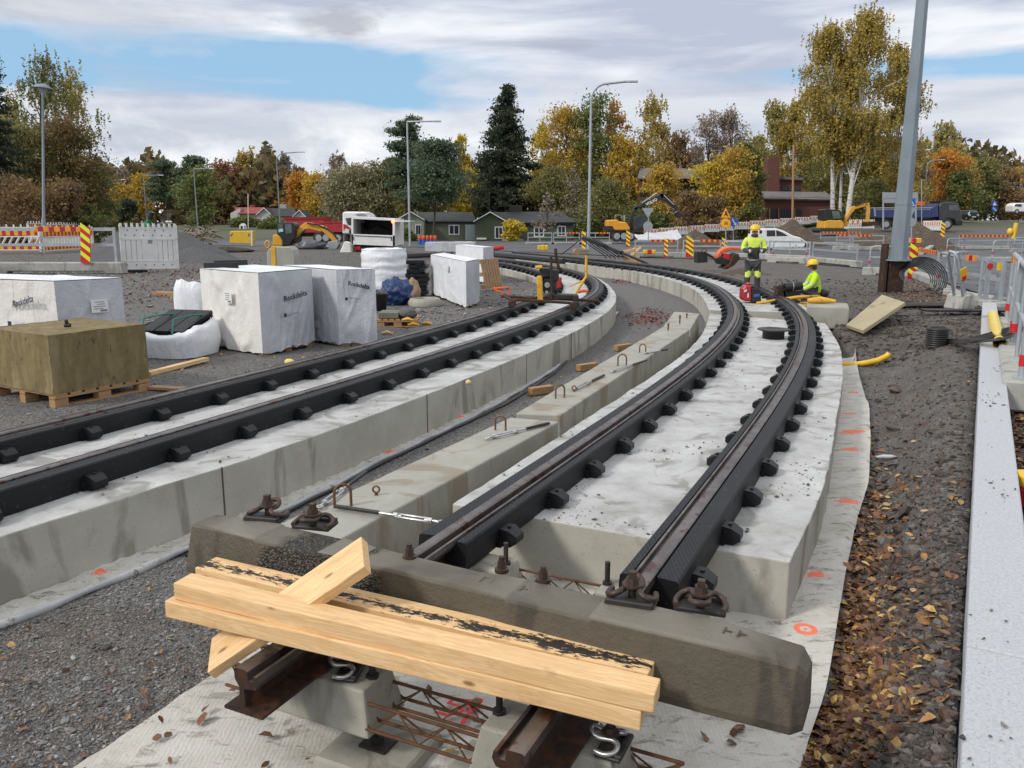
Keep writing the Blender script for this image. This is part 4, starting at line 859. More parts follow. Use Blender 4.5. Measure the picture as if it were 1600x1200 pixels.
def lump(name, label, cat, c, r, mat, amp=.25, sc=2.0, n=26, grp=None, flat=0):
    mb = MB(); s_ = random.uniform(0, 99)
    def fn(u, v):
        a = 2*PI*u; p = PI*v; d = np.array([math.sin(p)*math.cos(a), math.sin(p)*math.sin(a), -math.cos(p)]); k = 1+amp*float(fbm(d[0]*sc+s_, d[1]*sc, d[2]*sc, 4))
        z = max(d[2]*k*r[2]+r[2]*.75, flat); return (d[0]*k*r[0], d[1]*k*r[1], z)
    mb.grid(fn, n, n//2); o = mb.build(name, mat, None, loc=c); return tag(o, label, cat, grp)
plank('timber_plank', 'pale plank on the gravel between the brown block and the wrapped pallet', G(231, 584, .04), G(322, 561, .04), .09, .05, TIMBER)
plank('timber_plank', 'broken short plank end beside the pallet of the brown block', G(236, 605, .03), G(290, 608, .03), .12, .03, TIMBERD)
plank('timber_plank', 'upper plank of the small timber pile behind the sacks', G(242, 459, .24), G(288, 460, .24), .2, .1, TIMBERD)
plank('timber_plank', 'lower plank of the small timber pile behind the sacks', G(246, 468, .08), G(292, 470, .08), .25, .14, TIMBERD)
# wrapped coil, tarp, bucket, ring, rubber stack
c = G(597, 452, 0); mb = MB(); s_ = 3.3
mb.grid(lambda u, v: ((.63+.025*float(fbm(math.cos(2*PI*u)*2, math.sin(2*PI*u)*2, v*9, 3))+.012*math.sin(v*24+2.5*float(fbm(u*3, v*3, 1, 2))))*math.cos(2*PI*u), (.63+.025*float(fbm(math.cos(2*PI*u)*2, math.sin(2*PI*u)*2, v*9, 3))+.012*math.sin(v*24+2.5*float(fbm(u*3, v*3, 1, 2))))*math.sin(2*PI*u), 1.08*v+.05*float(vn(math.cos(2*PI*u)*2, math.sin(2*PI*u)*2))*v), 48, 30)
mb.lathe([(.63, 1.06), (.5, 1.1), (.25, 1.06), (.24, .9)], n=40); mb.add([], [])
tag(mb.build('wrapped_coil', WTOP, None, loc=(c.x, c.y+.5, 0)), 'white foil wrapped pipe coil in front of the white truck', 'coil')
q = G(634, 412, .0); mb = MB(); P = [Vector((c.x+.25, c.y+.3, 1.05)), Vector((c.x+.5, c.y+.25, 1.2)), Vector((c.x+.62, c.y+.2, 1.1)), Vector((c.x+.63, c.y+.1, .8))]
c = G(616, 477, 0); lump('blue_tarpaulin', 'crumpled dark blue tarpaulin bundle beside the black bucket', 'tarpaulin', (c.x, c.y+.2, 0), (.34, .35, .32), M('blue_tarp', (.018, .05, .17), (.012, .03, .1), 5, .4, .6, 12, bd=.04), .5, 4.2, 44)
c = G(596, 486, 0); mb = MB(); mb.lathe([(.001, .01), (.10, .0), (.14, .36), (.15, .365), (.13, .36), (.09, .06), (.001, .06)], n=24); t = tag(mb.build('bucket', BLACKP, None, loc=c), 'black plastic bucket full of cuttings beside the blue tarpaulin', 'bucket')
mb = MB()
for k in range(14): a_ = random.uniform(0, 6.28); mb.tube([(0, 0, .2), (.1*math.cos(a_), .1*math.sin(a_), .42)], .006, 5)
mb.build('cuttings', M('dry_cuttings', (.16, .13, .06), (.1, .08, .04)), t)
lump('cardboard_scrap', 'torn brown cardboard scrap leaning beside the blue tarpaulin', 'cardboard', G(645, 468, 0)+Vector((0, .2, 0)), (.16, .1, .28), M('cardboard', (.35, .24, .15), (.28, .19, .12), 4, .8), .35, 2)
c = G(662, 479, 0); mb = MB(); mb.lathe([(.36, 0), (.37, .10), (.34, .13), (.33, .16), (.26, .165), (.25, .1), (.25, 0)], (0, 0, 0), 36); tag(mb.build('concrete_ring', CONCP, None, loc=(c.x, c.y+.25, 0)), 'flat round concrete manhole ring on the gravel', 'ring')
c = G(651, 462, 0); t = thing('rubber_stack', (c.x, c.y+.3, 0), 'stack of black rubber blocks behind the concrete ring', 'rubber stack')
mb = MB()
for k in range(8): mb.box((random.uniform(-.05, .05), 0, .06+.11*k), (.5+random.uniform(-.08, .05), .5, .1), rz=random.uniform(-.1, .1))
for k in range(5): mb.box((random.uniform(-.15, .15), -.26, .15+.16*k), (.13, .06, .1))
mb.build('blocks', RUBBER0, t, bev=.01)
p = G(752, 452, 0); pallet('orange brown wooden pallet leaning upright against the wrapped pallet', (p.x, p.y, 0), 0, 1.0, .8, (R(78), R(0), R(62)))
p = G(588, 512, 0); pallet('low weathered pallet carrying grey boards and a gravel sack', (p.x, p.y, 0), .1, .75, .7)
mb = MB(); mb.box((.2, .35, .20), (.36, .5, .10)); tag(mb.build('board_stack', M('grey_green_board', (.16, .16, .12), (.12, .12, .09), 4, .8), None, bev=.005, loc=(p.x, p.y, 0)), 'stack of grey green boards on the low weathered pallet', 'boards')
lump('gravel_sack', 'dark sack of gravel on the low weathered pallet', 'sack', (p.x+.52, p.y+.3, .14), (.17, .2, .1), M('dark_gravel', (.05, .05, .052), (.12, .12, .12), 40, .8, .6, 40), .2, 3)
for k, (x, y, lb) in enumerate(((637, 500, 'yellow foam offcut on the low pallet'), (646, 508, 'yellow tube piece hanging off the low pallet'), (605, 521, 'pale wood chip in front of the low pallet'), (667, 506, 'yellow foam flake on the gravel by the low pallet'))):
    q = G(x, y, .15 if k < 2 else .02); mb = MB(); mb.tube([q+Vector((-.09, .02, 0)), q+Vector((0, 0, .02)), q+Vector((.1, -.02, 0))], [.02, .035, .015], 7); tag(mb.build('offcut', YELLOW if k != 2 else TIMBER), lb, 'offcut')
q = G(452, 569, .01); lump('foam_scrap', 'pale yellow foam scrap on gravel between wrapped pallet and rail', 'scrap', q, (.07, .05, .04), M('pale_foam', (.75, .62, .2), (.65, .52, .15)), .3, 3, 12)
for x, y, z, lb in ((732, 601, .05, 'yellow foam lump stuck on the edge of the left slab'), (196, 857, -.35, 'yellow foam lump at the foot of the left slab near the front'), (548, 563, .0, 'small pale foam crumb in the slot beside the rail')):
    lump('foam_scrap', lb, 'scrap', G(x, y, z)+Vector((0, .01, 0)), (.035, .03, .03), M('pale_foam_dirty', (.6, .5, .25), (.5, .4, .2)), .35, 3, 12)
# concrete block with yellow strap
p = G(444, 418, .62); t = thing('strapped_block', (p.x, p.y, 0), 'grey concrete block with a yellow strap round it, behind the wrapped pallets', 'block')
mb = MB(); mb.ext([(-.37, 0), (-.36, 1.0), (-.30, 1.13), (-.2, 1.17), (.25, 1.17), (.34, 1.1), (.37, .95), (.37, 0)], .6, U=(1, 0, 0), V=(0, 0, 1)); mb.build('body', CONCB, t, bev=.02)
mb = MB(); mb.ext([(-.06, 0), (-.06, 1.19), (.06, 1.19), (.06, 0)], .64, O=(-.18, 0, 0)); mb.build('strap', YELLOW, t, bev=.01)
# ---------------------------------------------------------------- barriers
RYB = stripes('red_yellow_band', (.72, .42, .02), (.5, .012, .03), .40, 0, 0, .45, .5)
def picket_barrier(label, p0, p1, h, kind, grp, pegs=11, foot=True):
    d = p1-p0; d.z = 0; L = d.length; z0 = min(p0.z, p1.z); t = thing('plastic_barrier', (p0.x, p0.y, z0), label, 'barrier', grp, rz=math.atan2(d.y, d.x)); mb = MB()
    y = .04
    for k in range(pegs): mb.box((L*(k+.5)/pegs if kind != 'white' else .05+(L-.1)*k/(pegs-1), 0, h*.965), (.055, .05, h*.09))
    if kind == 'white':
        for x in (.03, L-.03): mb.box((x, 0, h*.5), (.06, .06, h*.96))
        mb.box((L/2, 0, h*.80), (L, y, h*.25)); mb.box((L/2, 0, h*.13), (L, y, h*.16)); mb.box((L/2, 0, h*.915), (L, .06, .03)); mb.box((L/2, 0, h*.675), (L, .06, .03)); mb.box((L/2, 0, h*.215), (L, .06, .025)); mb.box((L/2, 0, h*.05), (L, .06, .025))
        for k in range(11):
            x = L*(k+.5)/11
            if 4 <= k <= 6: continue
            mb.box((x, 0, h*.44), (L/11*.84, y*.8, h*.46))
        mb.box((L/2, 0, h*.40), (L*3/11, y, h*.36)); mb.box((L*.42, 0, h*.62), (L*.1, y, h*.1)); mb.box((L*.6, 0, h*.62), (L*.08, y, h*.1))
        for row, nx_ in ((.86, 5), (.76, 6), (.13, 6)):
            for k in range(nx_): x = L*(k+.6+(.0 if nx_ == 6 else .25))/6.4; mb.box((x, -y/2-.001, h*row), (.03, .008, .035), 1)
    else:
        mb.box((L/2, 0, h*.90), (L, .06, .05)); mb.box((L/2, 0, h*.06), (L, .06, .04)); mb.box((L/2, 0, h*.56), (L, .05, .05)); mb.box((L/2, 0, h*.22), (L, .05, .05))
        for x in (.04, L-.04): mb.box((x, 0, h*.47), (.08, .06, h*.94))
        n = max(3, int(L/.32))
        for k in range(n):
            if kind == 'slot': x = L*(k+.5)/n; mb.bar((x-.14, 0, h*.22), (x+.14, 0, h*.56), .05, .13, 0, up=(0, 1, 0))
            else: mb.box((L*(k+.5)/n, 0, h*.39), (L/n*.7, .05, h*.36))
    mb.build('panel', [WHITEP, BLACKP], t)
    if kind != 'white':
        for zc_, hh in ((.735, .27), (.135, .12)): mb = MB(); mb.box((L/2, 0, h*zc_), (L-.1, .045, h*hh)); mb.build('striped_band', RYB, t)
    if foot:
        mb = MB(); mb.box((.28, 0, -.03), (.75, .35, .14)); mb.build('rubber_foot', RUBBER0, t, bev=.02)
    return t
def gq(px, py):   # ground point under a pixel
    return on(px, py, 0)
def atD(px, D, dz=0): p = A(px, 600, D); return Vector((p.x, D, float(gz(p.x, D, False))+dz))
b0 = atD(207, 23.5, .06); b1 = atD(294, 24.5, .06); o_ = picket_barrier('white plastic picket barrier with handle holes standing before the gravel heap', b0, b1, 1.34, 'white', 'plastic barriers on the left'); o_.rotation_euler.y = R(1.0)
picket_barrier('red and yellow banded barrier with slanted slots at the left edge', atD(-42, 41, .1), atD(88, 41, .1), 1.3, 'slot', 'plastic barriers on the left', 12, False)
picket_barrier('red and yellow banded barrier turned away right of the lamp post', atD(91, 41.2, .1), atD(168, 47, .05), 1.3, 'slat', 'plastic barriers on the left', 9, False)
for k, (x0, d0, x1, d1_) in enumerate(((100, 62, 128, 66), (129, 66, 153, 70), (154, 70, 176, 74), (70, 58, 99, 62))):
    picket_barrier(('far picket barrier next right of the lamp post', 'far picket barrier in the middle of the receding row', 'far picket barrier nearest the gravel heap', 'far picket barrier directly behind the lamp post')[k], atD(x0, d0, .3), atD(x1, d1_, .3), 1.6, 'slat', 'plastic barriers on the left', 7, False)
def striped_board(label, p, h, w_=.2, rz=0, grp='striped marker boards'):
    mb = MB(); n = 4; t = thing('marker_board', p, label, 'marker board', grp, rz=rz)
    mb.box((0, 0, h/2), (w_, .03, h), 0)
    for k in range(n):
        z = h*(k+.15)/n; dz = h/n*.5; mb.add([(-w_/2, -.0165, z+w_*.7), (-w_/2, -.0165, z+w_*.7+dz), (w_/2, -.0165, z+dz), (w_/2, -.0165, z)], [(0, 3, 2, 1)], 1)
    mb.build('board', [REFRED, REFYEL], t); return t
def rail_fence(label, p0, p1, h, base=.3, striped=None, grp='steel railings on concrete bases', hoop=False, posts=2, name='railing', redband=True, th=.05):
    d = p1-p0; L = d.length; rz = math.atan2(d.y, d.x); t = thing(name, (p0.x, p0.y, p0.z), label, 'railing', grp, rz=rz); sl = math.atan2(d.z, math.hypot(d.x, d.y)); dz = d.z
    zt = lambda x: dz*x/L
    if base:
        mb = MB(); e = .22
        mb.ext([(-e, 0), (-e, base), (L+e, base+dz), (L+e, dz), (L-.25, dz), (L-.3, .07+dz), (.3, .07), (.25, 0)], .34, U=(1, 0, 0), V=(0, 0, 1)); mb.build('base_block', CONCL, t, bev=.025)
    hh = base
    if hoop:
        rr = .18; P = [(0, 0, hh)]+[(rr-rr*math.cos(a), 0, h-rr+rr*math.sin(a)) for a in np.linspace(0, PI/2, 6)]+[(L-rr+rr*math.sin(a), 0, h-rr+rr*math.cos(a)+dz) for a in np.linspace(0, PI/2, 6)]+[(L, 0, hh+dz)]
        mb = MB(); mb.tube(P, th*.6, 9); mb.build('hoop', GALV, t)
        mb = MB(); mb.tube([(0, 0, hh+(h-hh)*.48), (L, 0, hh+(h-hh)*.48+dz)], th*.48, 8); mb.build('middle_rail', GALV, t)
        mb = MB(); mb.tube([(L/2, 0, hh+dz/2), (L/2, 0, h+dz/2)], th*.4, 8); mb.build('post', GALV, t)
        for x in (0, L): mb = MB(); mb.cyl((x, 0, hh+.13+zt(x)), (x, 0, hh+.25+zt(x)), th*.68, n=10); mb.build('reflector_band', REFRED, t)
    else:
        mb = MB(); mb.bar((0, 0, h-.05), (L, 0, h-.05+dz), th*.8, .09); mb.build('top_rail', GALV, t)
        mb = MB(); mb.bar((0, 0, hh+(h-hh)*.5), (L, 0, hh+(h-hh)*.5+dz), th*.7, .075); mb.build('middle_rail', GALV, t)
        for k in range(posts): x = L*k/(posts-1); mb = MB(); mb.box((x, 0, (hh+h)/2+zt(x)), (.07, .055, h-hh)); mb.build('post', GALV, t)
    for x in (0, L): mb = MB(); mb.box((x, 0, hh+.006+zt(x)), (.2, .16, .012)); mb.build('foot_plate', GALV, t)
    if striped:
        mb = MB(); a, c = striped; mb.bar((L*a, -.008, h-.05+zt(L*a)), (L*c, -.008, h-.05+zt(L*c)), th*.8+.03, .13); mb.build('striped_band', STRB, t)
    return t
STRB = stripes('orange_red_band', (.80, .30, .02), (.42, .012, .025), .30, 0, 0, .45, .5)
t = rail_fence('dark grey steel railing with striped top band, left of the white barrier', atD(22, 23.0, 0), atD(200, 23.0, 0), 1.27, .32, (.34, .76), th=.07)
o_ = striped_board('tall red and yellow striped marker board fixed on the left railing', atD(153, 22.8, .30), 1.0, .26, 0); o_.rotation_euler = (0, R(5), 0)
rail_fence('grey railing end with a red band at the extreme left edge', atD(-160, 22.2, 0), atD(2, 22.4, 0), 1.25, .32, None, hoop=True, th=.07)
# ================================================================ right side: pole, fences, people, machines
def plate(mb, pts, Y, depth, m=0, dy=0):
    """an outline at forward distance Y, extruded depth metres away from the viewer"""
    a = [A(x, y, Y) for x, y in pts]; a = [Vector((p.x, Y+dy, p.z)) for p in a]; n = len(a)
    b = [p+Vector((0, depth, 0)) for p in a]
    return mb.add(a+b, [tuple(range(n)), tuple(range(n, 2*n))[::-1]]+[(i, (i+1) % n, n+(i+1) % n, n+i) for i in range(n)], m)
def ptube(mb, pts, Y, r, n=8, m=0):
    return mb.tube([A(x, y, Y if not isinstance(Y, (list, tuple)) else Y[i]) for i, (x, y) in enumerate(pts)], r, n, m)
def place(t, mb, name, mats, bev=0):
    mb.v = [(v[0]-t.location.x, v[1]-t.location.y, v[2]-t.location.z) for v in mb.v]; return mb.build(name, mats, t, bev=bev)
# near pole on a rusty pile
b = G(1397, 462, -.12); Yp = b.y; t = thing('lighting_mast', (b.x, b.y, -.15), 'tall grey tapered eight sided pole in front of the trees on the right', 'pole')
mb = MB(); mb.tube([(0.02, 0, 1.0), (0.03, 0, 4.2), (.04, 0, 11.5)], [.235, .19, .10], 8, sm=False); mb.build('shaft', POLEM, t)
mb = MB(); mb.cyl((.02, 0, .96), (.02, 0, 1.0), .33, n=16); mb.cyl((.028, 0, 3.6), (.028, 0, 3.64), .2, n=8, sm=False); mb.cyl((.025, 0, 2.4), (.025, 0, 2.43), .222, n=8, sm=False); mb.build('flange', POLEM, t)
mb = MB(); mb.box((0, -.02, .3), (.42, .03, 1.35)); mb.box((0, .3, .3), (.42, .03, 1.35)); mb.box((0.0, .14, .3), (.03, .3, 1.35)); mb.box((-.28, .16, .45), (.06, .34, 1.9)); mb.build('steel_pile', RUST, t)
mb = MB(); mb.tube([(.04, 0, 11.3), (.1, 0, 11.7), (.5, -.2, 12.1), (2.2, -1, 12.3)], .05, 8); mb.build('arm', POLEM, t); mb = MB(); mb.box((2.5, -1.12, 12.3), (.7, .3, .14), rz=-.4); mb.build('lamp_head', GALV, t, bev=.03)
mb = MB(); c = Vector((b.x+.40, b.y-.35, .08))
for k in range(9):
    r = .36+.035*k; a0 = random.uniform(-.4, .3); cx = c+Vector((.035*k, -.02*k, .0)); P = [cx+Vector((r*math.cos(a), .18*math.sin(a)+.05*k, max(r*.85*math.sin(a)+.28, -.15))) for a in np.linspace(a0-.5, a0+2.9+.3*(k % 3), 20)]
    mb.tube(P, .017, 6)
tag(mb.build('cable_coil', BLACKP), 'coil of thick black cable leaning at the foot of the tall pole', 'cable')
p = G(1445, 480, -.05); lump('asphalt_edge', 'low dark broken ground edge by the cable coil', 'rubble', p, (.9, .25, .06), M('dark_earth', (.03, .027, .024), (.06, .05, .042), 6, .9, .6, 15), .4, 4)
# ---------------------------------------------------------------- railings on the right
def fen(label, x0, y0, x1, y1, h, z=-.2, **kw):
    return rail_fence(label, G(x0, y0, z), G(x1, y1, z), h, **kw)
fen('railing panel with an orange band near the wooden trestle', 992, 402.5, 1058, 402.5, 1.0, striped=(.35, .95))
fen('railing panel right of the one near the trestle, half behind a marker board', 1067, 402.5, 1125, 403, 1.0, striped=(.45, .98))
fen('railing panel behind the standing worker and the orange machine', 1131, 403.5, 1196, 405, 1.0)
fen('railing panel right behind the standing worker in front of the white car', 1201, 406, 1264, 409, 1.02)
fen('rounded hoop railing with red bands before the white car', 1207, 410.5, 1259, 412.5, 1.08, hoop=True)
fen('railing panel between the white car and the tall pole', 1269, 411, 1338, 418, 1.04)
fen('rounded hoop railing behind the tall pole', 1357, 430, 1424, 432, 1.1, hoop=True)
fen('railing panel with orange band just right of the tall pole', 1430, 437, 1461, 450, 1.12, striped=(.05, .95))
fen('short hoop railing right of the orange banded panel by the pole', 1464, 458, 1486, 470, 1.15, hoop=True)
fen('long railing with a short orange band left of the toppled barrier', 1488, 472, 1556, 484, 1.2, striped=(.25, .48), posts=2)
fen('concrete based post pair behind the toppled barrier', 1528, 487, 1560, 492, 1.25, hoop=False, posts=2)
fen('striped railing far across the road on the right', 1497, 391, 1574, 391, 1.05, striped=(.0, 1.0))
fen('hoop railing across the road at its left end', 1478, 402, 1505, 401, 1.05, hoop=True)
fen('white hoop railing across the road at the right edge', 1549, 411, 1640, 411, 1.1, hoop=True)
fen('hoop railing far right beyond the yellow post', 1583, 396, 1625, 396, 1.0, hoop=True)
fen('striped railing in front of the yellow digger', 1281, 384, 1343, 384, 1.15, striped=(.0, 1.0))
fen('grey railing between yellow digger and pole, left panel', 1306, 391, 1327, 391, 1.1, striped=(0, .9))
fen('grey railing between yellow digger and pole, right panel', 1331, 392, 1379, 392, 1.1, striped=(.1, .6))
for k, (x0, x1, lb) in enumerate(((825, 862, 'far railing left of the street lamp before the green house'), (865, 905, 'far railing left beside the foot of the middle street lamp'), (908, 952, 'far railing right beside the foot of the middle street lamp'))): fen(lb, x0, 382, x1, 382, 1.05, striped=(.55, .95) if k else None, posts=3, base=.2)
# near barriers at the right edge
near0 = G(1573, 497, .2); near1 = G(1596, 592, .2); nd_ = (near1-near0); 
for k, (a0, a1, lb) in enumerate(((0.02, .46, 'tall hoop barrier on a concrete foot at the right edge, farther one'), (.52, 1.0, 'tall hoop barrier on a concrete foot at the right edge, nearest one'))):
    p0 = near0+nd_*a0; p1 = near0+nd_*a1; p0.z = p1.z = -.12; rail_fence(lb, p0, p1, 1.42, base=.33, hoop=True, th=.065, striped=(.25, .4) if k == 0 else None)
# toppled barrier
p0 = G(1503, 483, 0); t = thing('toppled_barrier', (p0.x, p0.y, 0), 'toppled hoop barrier leaning with its concrete foot on the kerb end', 'barrier', rz=.25)
TB = Matrix.Rotation(R(-28), 4, 'Y') @ Matrix.Rotation(R(12), 4, 'X')
mb = MB(Matrix.Rotation(R(0), 4, 'Y')); mb.ext([(-.28, 0), (-.2, .32), (.06, .36), (.12, 0)], .5, U=(1, 0, 0), V=(0, 0, 1)); mb.build('base_block', CONCL, t, bev=.03)
mb = MB(TB @ Matrix.Translation((.05, 0, .2))); mb.tube([(-.08, -.12, 0), (-.08, -.12, 1.1), (-.06, -.05, 1.22), (-.06, .06, 1.22), (-.08, .12, 1.1), (-.08, .12, 0)], .032, 9); mb.bar((.06, 0, 0), (.06, 0, 1.15), .06, .05); mb.build('hoop', GALV, t)
mb = MB(TB @ Matrix.Translation((.05, 0, .2))); mb.box((-.01, -.16, .72), (.16, .02, .24)); mb.build('yellow_sticker', YELLOWP, t); mb = MB(TB @ Matrix.Translation((.05, 0, .2))); mb.box((-.03, -.165, .62), (.1, .03, .1)); mb.build('red_band', REFRED, t)
mb = MB(); mb.tube([(.02+.025*math.sin(a), -.28, -.0+.05*math.cos(a)) for a in np.linspace(0, 2*PI, 14)], .007, 6); mb.build('lifting_ring', STEEL, t)
p = G(1488, 487, .02); tag(MB().box((0, 0, 0), (1.6, .35, .03), rz=-.05).build('black_sheet_strip', RUBBER0, None, loc=p+Vector((.2, 0, .03))), 'flat black strip lying on the soil before the toppled barrier', 'strip')
for x0, y0, x1, y1, lb in ((1534, 490, 1545, 492, 'slim post with round red reflector beside the toppled barrier'), (1552, 487, 1560, 488, 'slim post with a yellow band beside the toppled barrier')):
    p = G(x0+4, y0-8, -.1); mb = MB(); t = thing('marker_post', p, lb, 'post'); mb.box((0, 0, .55), (.09, .07, 1.1)); mb.build('post', GALV, t); mb = MB()
    if 'red' in lb: mb.cyl((0, -.03, .95), (0, -.05, .95), .07, n=16); mb.build('reflector', REFRED, t)
    else: mb.box((0, 0, .92), (.11, .09, .18)); mb.build('band', YELLOWP, t)
# corner piece of a red and yellow plastic foot at the frame edge
p = G(1600, 800, -.1); t = thing('barrier_foot', p, 'red and yellow plastic barrier foot at the right edge below the near barriers', 'barrier foot'); mb = MB(); mb.box((.12, .0, .1), (.3, .4, .14), tx=.9, ty=.9); mb.build('foot', REFRED, t, bev=.02); mb = MB(); mb.box((.12, .04, .2), (.26, .3, .10)); mb.build('cap', YELLOWP, t, bev=.02)
# marker boards and plastic blocks
for x, y, D, w_, h, lb in ((912, 392, 44, .2, 1.0, 'marker board at the foot of the middle street lamp'), (981, 386, 52, .24, .95, 'marker board behind the wooden trestle'), (1040, 402, 45.5, .2, 1.0, 'marker board between the two trackside railing panels, slim'), (1077, 402, 45, .4, 1.0, 'wide marker board left of the black bucket'), (1131, 401, 46.5, .3, .95, 'marker board under the orange triangular sign'), (1424, 436, 29, .3, 1.15, 'tall red and yellow marker board right beside the tall pole'), (1472, 372, 62, .3, 1.1, 'marker board at the road edge in front of the blue truck')):
    p = A(x, y, D); striped_board(lb, p, h, w_)
def plblock(label, x0, x1, y0, y1, D, mats):
    p = A((x0+x1)/2, y1, D); W = (x1-x0)*D/1280; Hh = (y1-y0)*D/1280; mb = MB(); n = 3
    for k in range(n): mb.box((W*(k-1)/n, 0, Hh/2), (W/n*.99, .3, Hh*(1 if k == 1 else .9)), k % 2)
    o = mb.build('plastic_block', mats, None, bev=.03, loc=p); tag(o, label, 'road block')
plblock('yellow plastic road block in front of the green house', 840, 856, 383, 391, 50, [YELLOWP, YELLOWP]); plblock('yellow and red road block leaning on the trackside railing', 1005, 1024, 390, 397, 46.5, [YELLOWP, REFRED]); plblock('bent yellow and red road sign block beside the tall pole', 1413, 1437, 372, 381, 34, [YELLOWP, REFRED])
# ---------------------------------------------------------------- people
def skin(name, J, E, mats, parent, sub=2, mf=None, root=0):
    """J list of (x,y,z,r); E edges"""
    me = bpy.data.meshes.new(name); bm = bmesh.new(); ly = bm.verts.layers.skin.verify(); vs = [bm.verts.new(j[:3]) for j in J]
    for a, c in E: bm.edges.new((vs[a], vs[c]))
    for v, j in zip(vs, J): r = j[3]; v[ly].radius = r if isinstance(r, tuple) else (r, r)
    vs[root][ly].use_root = True; bm.to_mesh(me); bm.free(); o = link(name, me)
    k = o.modifiers.new('skin', 'SKIN'); k.use_smooth_shade = True; k.branch_smoothing = .6; s_ = o.modifiers.new('sub', 'SUBSURF'); s_.levels = s_.render_levels = sub
    dg = bpy.context.evaluated_depsgraph_get(); m2 = bpy.data.meshes.new_from_object(o.evaluated_get(dg)); bpy.data.objects.remove(o); m2.name = name
    m2.materials.clear()
    for m in (mats if isinstance(mats, (list, tuple)) else [mats]): m2.materials.append(m)
    for f in m2.polygons: f.use_smooth = True; f.material_index = mf(f.center) if mf else 0
    return link(name, m2, parent)
SKIN = M('skin', (.48, .27, .19), (.4, .21, .15), 12, .5); HIVIS = M('hi_vis_fabric', (.52, .80, .02), (.45, .70, .018), 9, .75, .4, 18, bd=.02); HIVISP = M('pale_hi_vis_fabric', (.66, .78, .12), (.56, .68, .09), 9, .75, .4, 18, bd=.02)
DARKF = M('dark_workwear', (.035, .036, .038), (.055, .056, .058), 8, .85, .4, 22, bd=.02); REFL = M('reflective_tape', (.55, .56, .54), (.45, .46, .45), 10, .4); HELM = M('yellow_helmet', (.80, .52, .02), (.72, .46, .02), 4, .35); BOOT = M('boot_leather', (.03, .026, .022), (.05, .045, .04), 9, .6)
HAIR = M('brown_hair', (.05, .03, .02), (.08, .05, .03), 20, .8); EYE = M('dark_eye', (.02, .015, .012)); LIP = M('lips', (.3, .12, .1))
def hand_chain(J, E, wi, w_, d, up, side, s=1.0, curl=.5):
    """five fingers from the wrist joint index wi at w_, pointing d, palm normal up, thumb towards side"""
    w_ = Vector(w_); d = Vector(d).normalized(); up = Vector(up).normalized(); lat = Vector(side).normalized()
    J.append((*(w_+d*.045*s), .028*s)); pi = len(J)-1; E.append((wi, pi))
    for k, (o_, ln) in enumerate(((.032, .07), (.011, .08), (-.011, .075), (-.032, .058))):
        a = w_+d*.085*s+lat*o_*s; b = a+d*ln*.5*s-up*ln*.15*curl*s; c = b+d*ln*.38*s-up*ln*.5*curl*s
        for q, r in ((a, .0105), (b, .0095), (c, .008)): J.append((*q, r*s)); E.append((pi if r == .0105 else len(J)-2, len(J)-1))
    a = w_+d*.04*s+lat*.045*s; b = a+d*.03*s+lat*.025*s; J.append((*a, .012*s)); E.append((pi, len(J)-1)); J.append((*b, .010*s)); E.append((len(J)-2, len(J)-1))
def helmet(t, c, face):
    mb = MB(); f = Vector(face).normalized(); c = Vector(c)
    mb.lathe([(.001, .135), (.05, .13), (.09, .108), (.118, .07), (.13, .02), (.132, -.005), (.125, -.005)], c, 22, sx=1, sy=1)
    s_ = Vector((-f.y, f.x, 0)); br = [c+f*(.118+.06*math.cos(a)**1)*1.0+s_*.11*math.sin(a)*1.0 for a in np.linspace(-1.4, 1.4, 9)]
    n = len(br); inn = [c+f*.10*math.cos(a)+s_*.115*math.sin(a) for a in np.linspace(-1.4, 1.4, 9)]
    mb.add([p+Vector((0, 0, -.005)) for p in inn]+[p+Vector((0, 0, -.02)) for p in br], [(i, i+1, n+i+1, n+i) for i in range(n-1)])
    mb.bar(c+f*-.09+Vector((0, 0, .1)), c+f*.09+Vector((0, 0, .1)), .03, .05); mb.build('helmet', HELM, t)
    mb = MB()
    for sg in (-1, 1): q = c+s_*sg*.12-Vector((0, 0, .055)); mb = MB(); mb.cyl(q, q+s_*sg*.05, .05, .044, n=14); mb.build('ear_defender', BLACKP, t)
def face(t, c, f):
    c = Vector(c); f = Vector(f).normalized(); s_ = Vector((-f.y, f.x, 0))
    for sg in (-1, 1): MB().ball(c+f*.088+s_*sg*.033+Vector((0, 0, .012)), .011, 8).build('eye', EYE, t)
    mb = MB(); mb.tube([c+f*.09+s_*-.026-Vector((0, 0, .055)), c+f*.1-Vector((0, 0, .057)), c+f*.09+s_*.026-Vector((0, 0, .055))], .006, 6); mb.build('mouth', LIP, t)
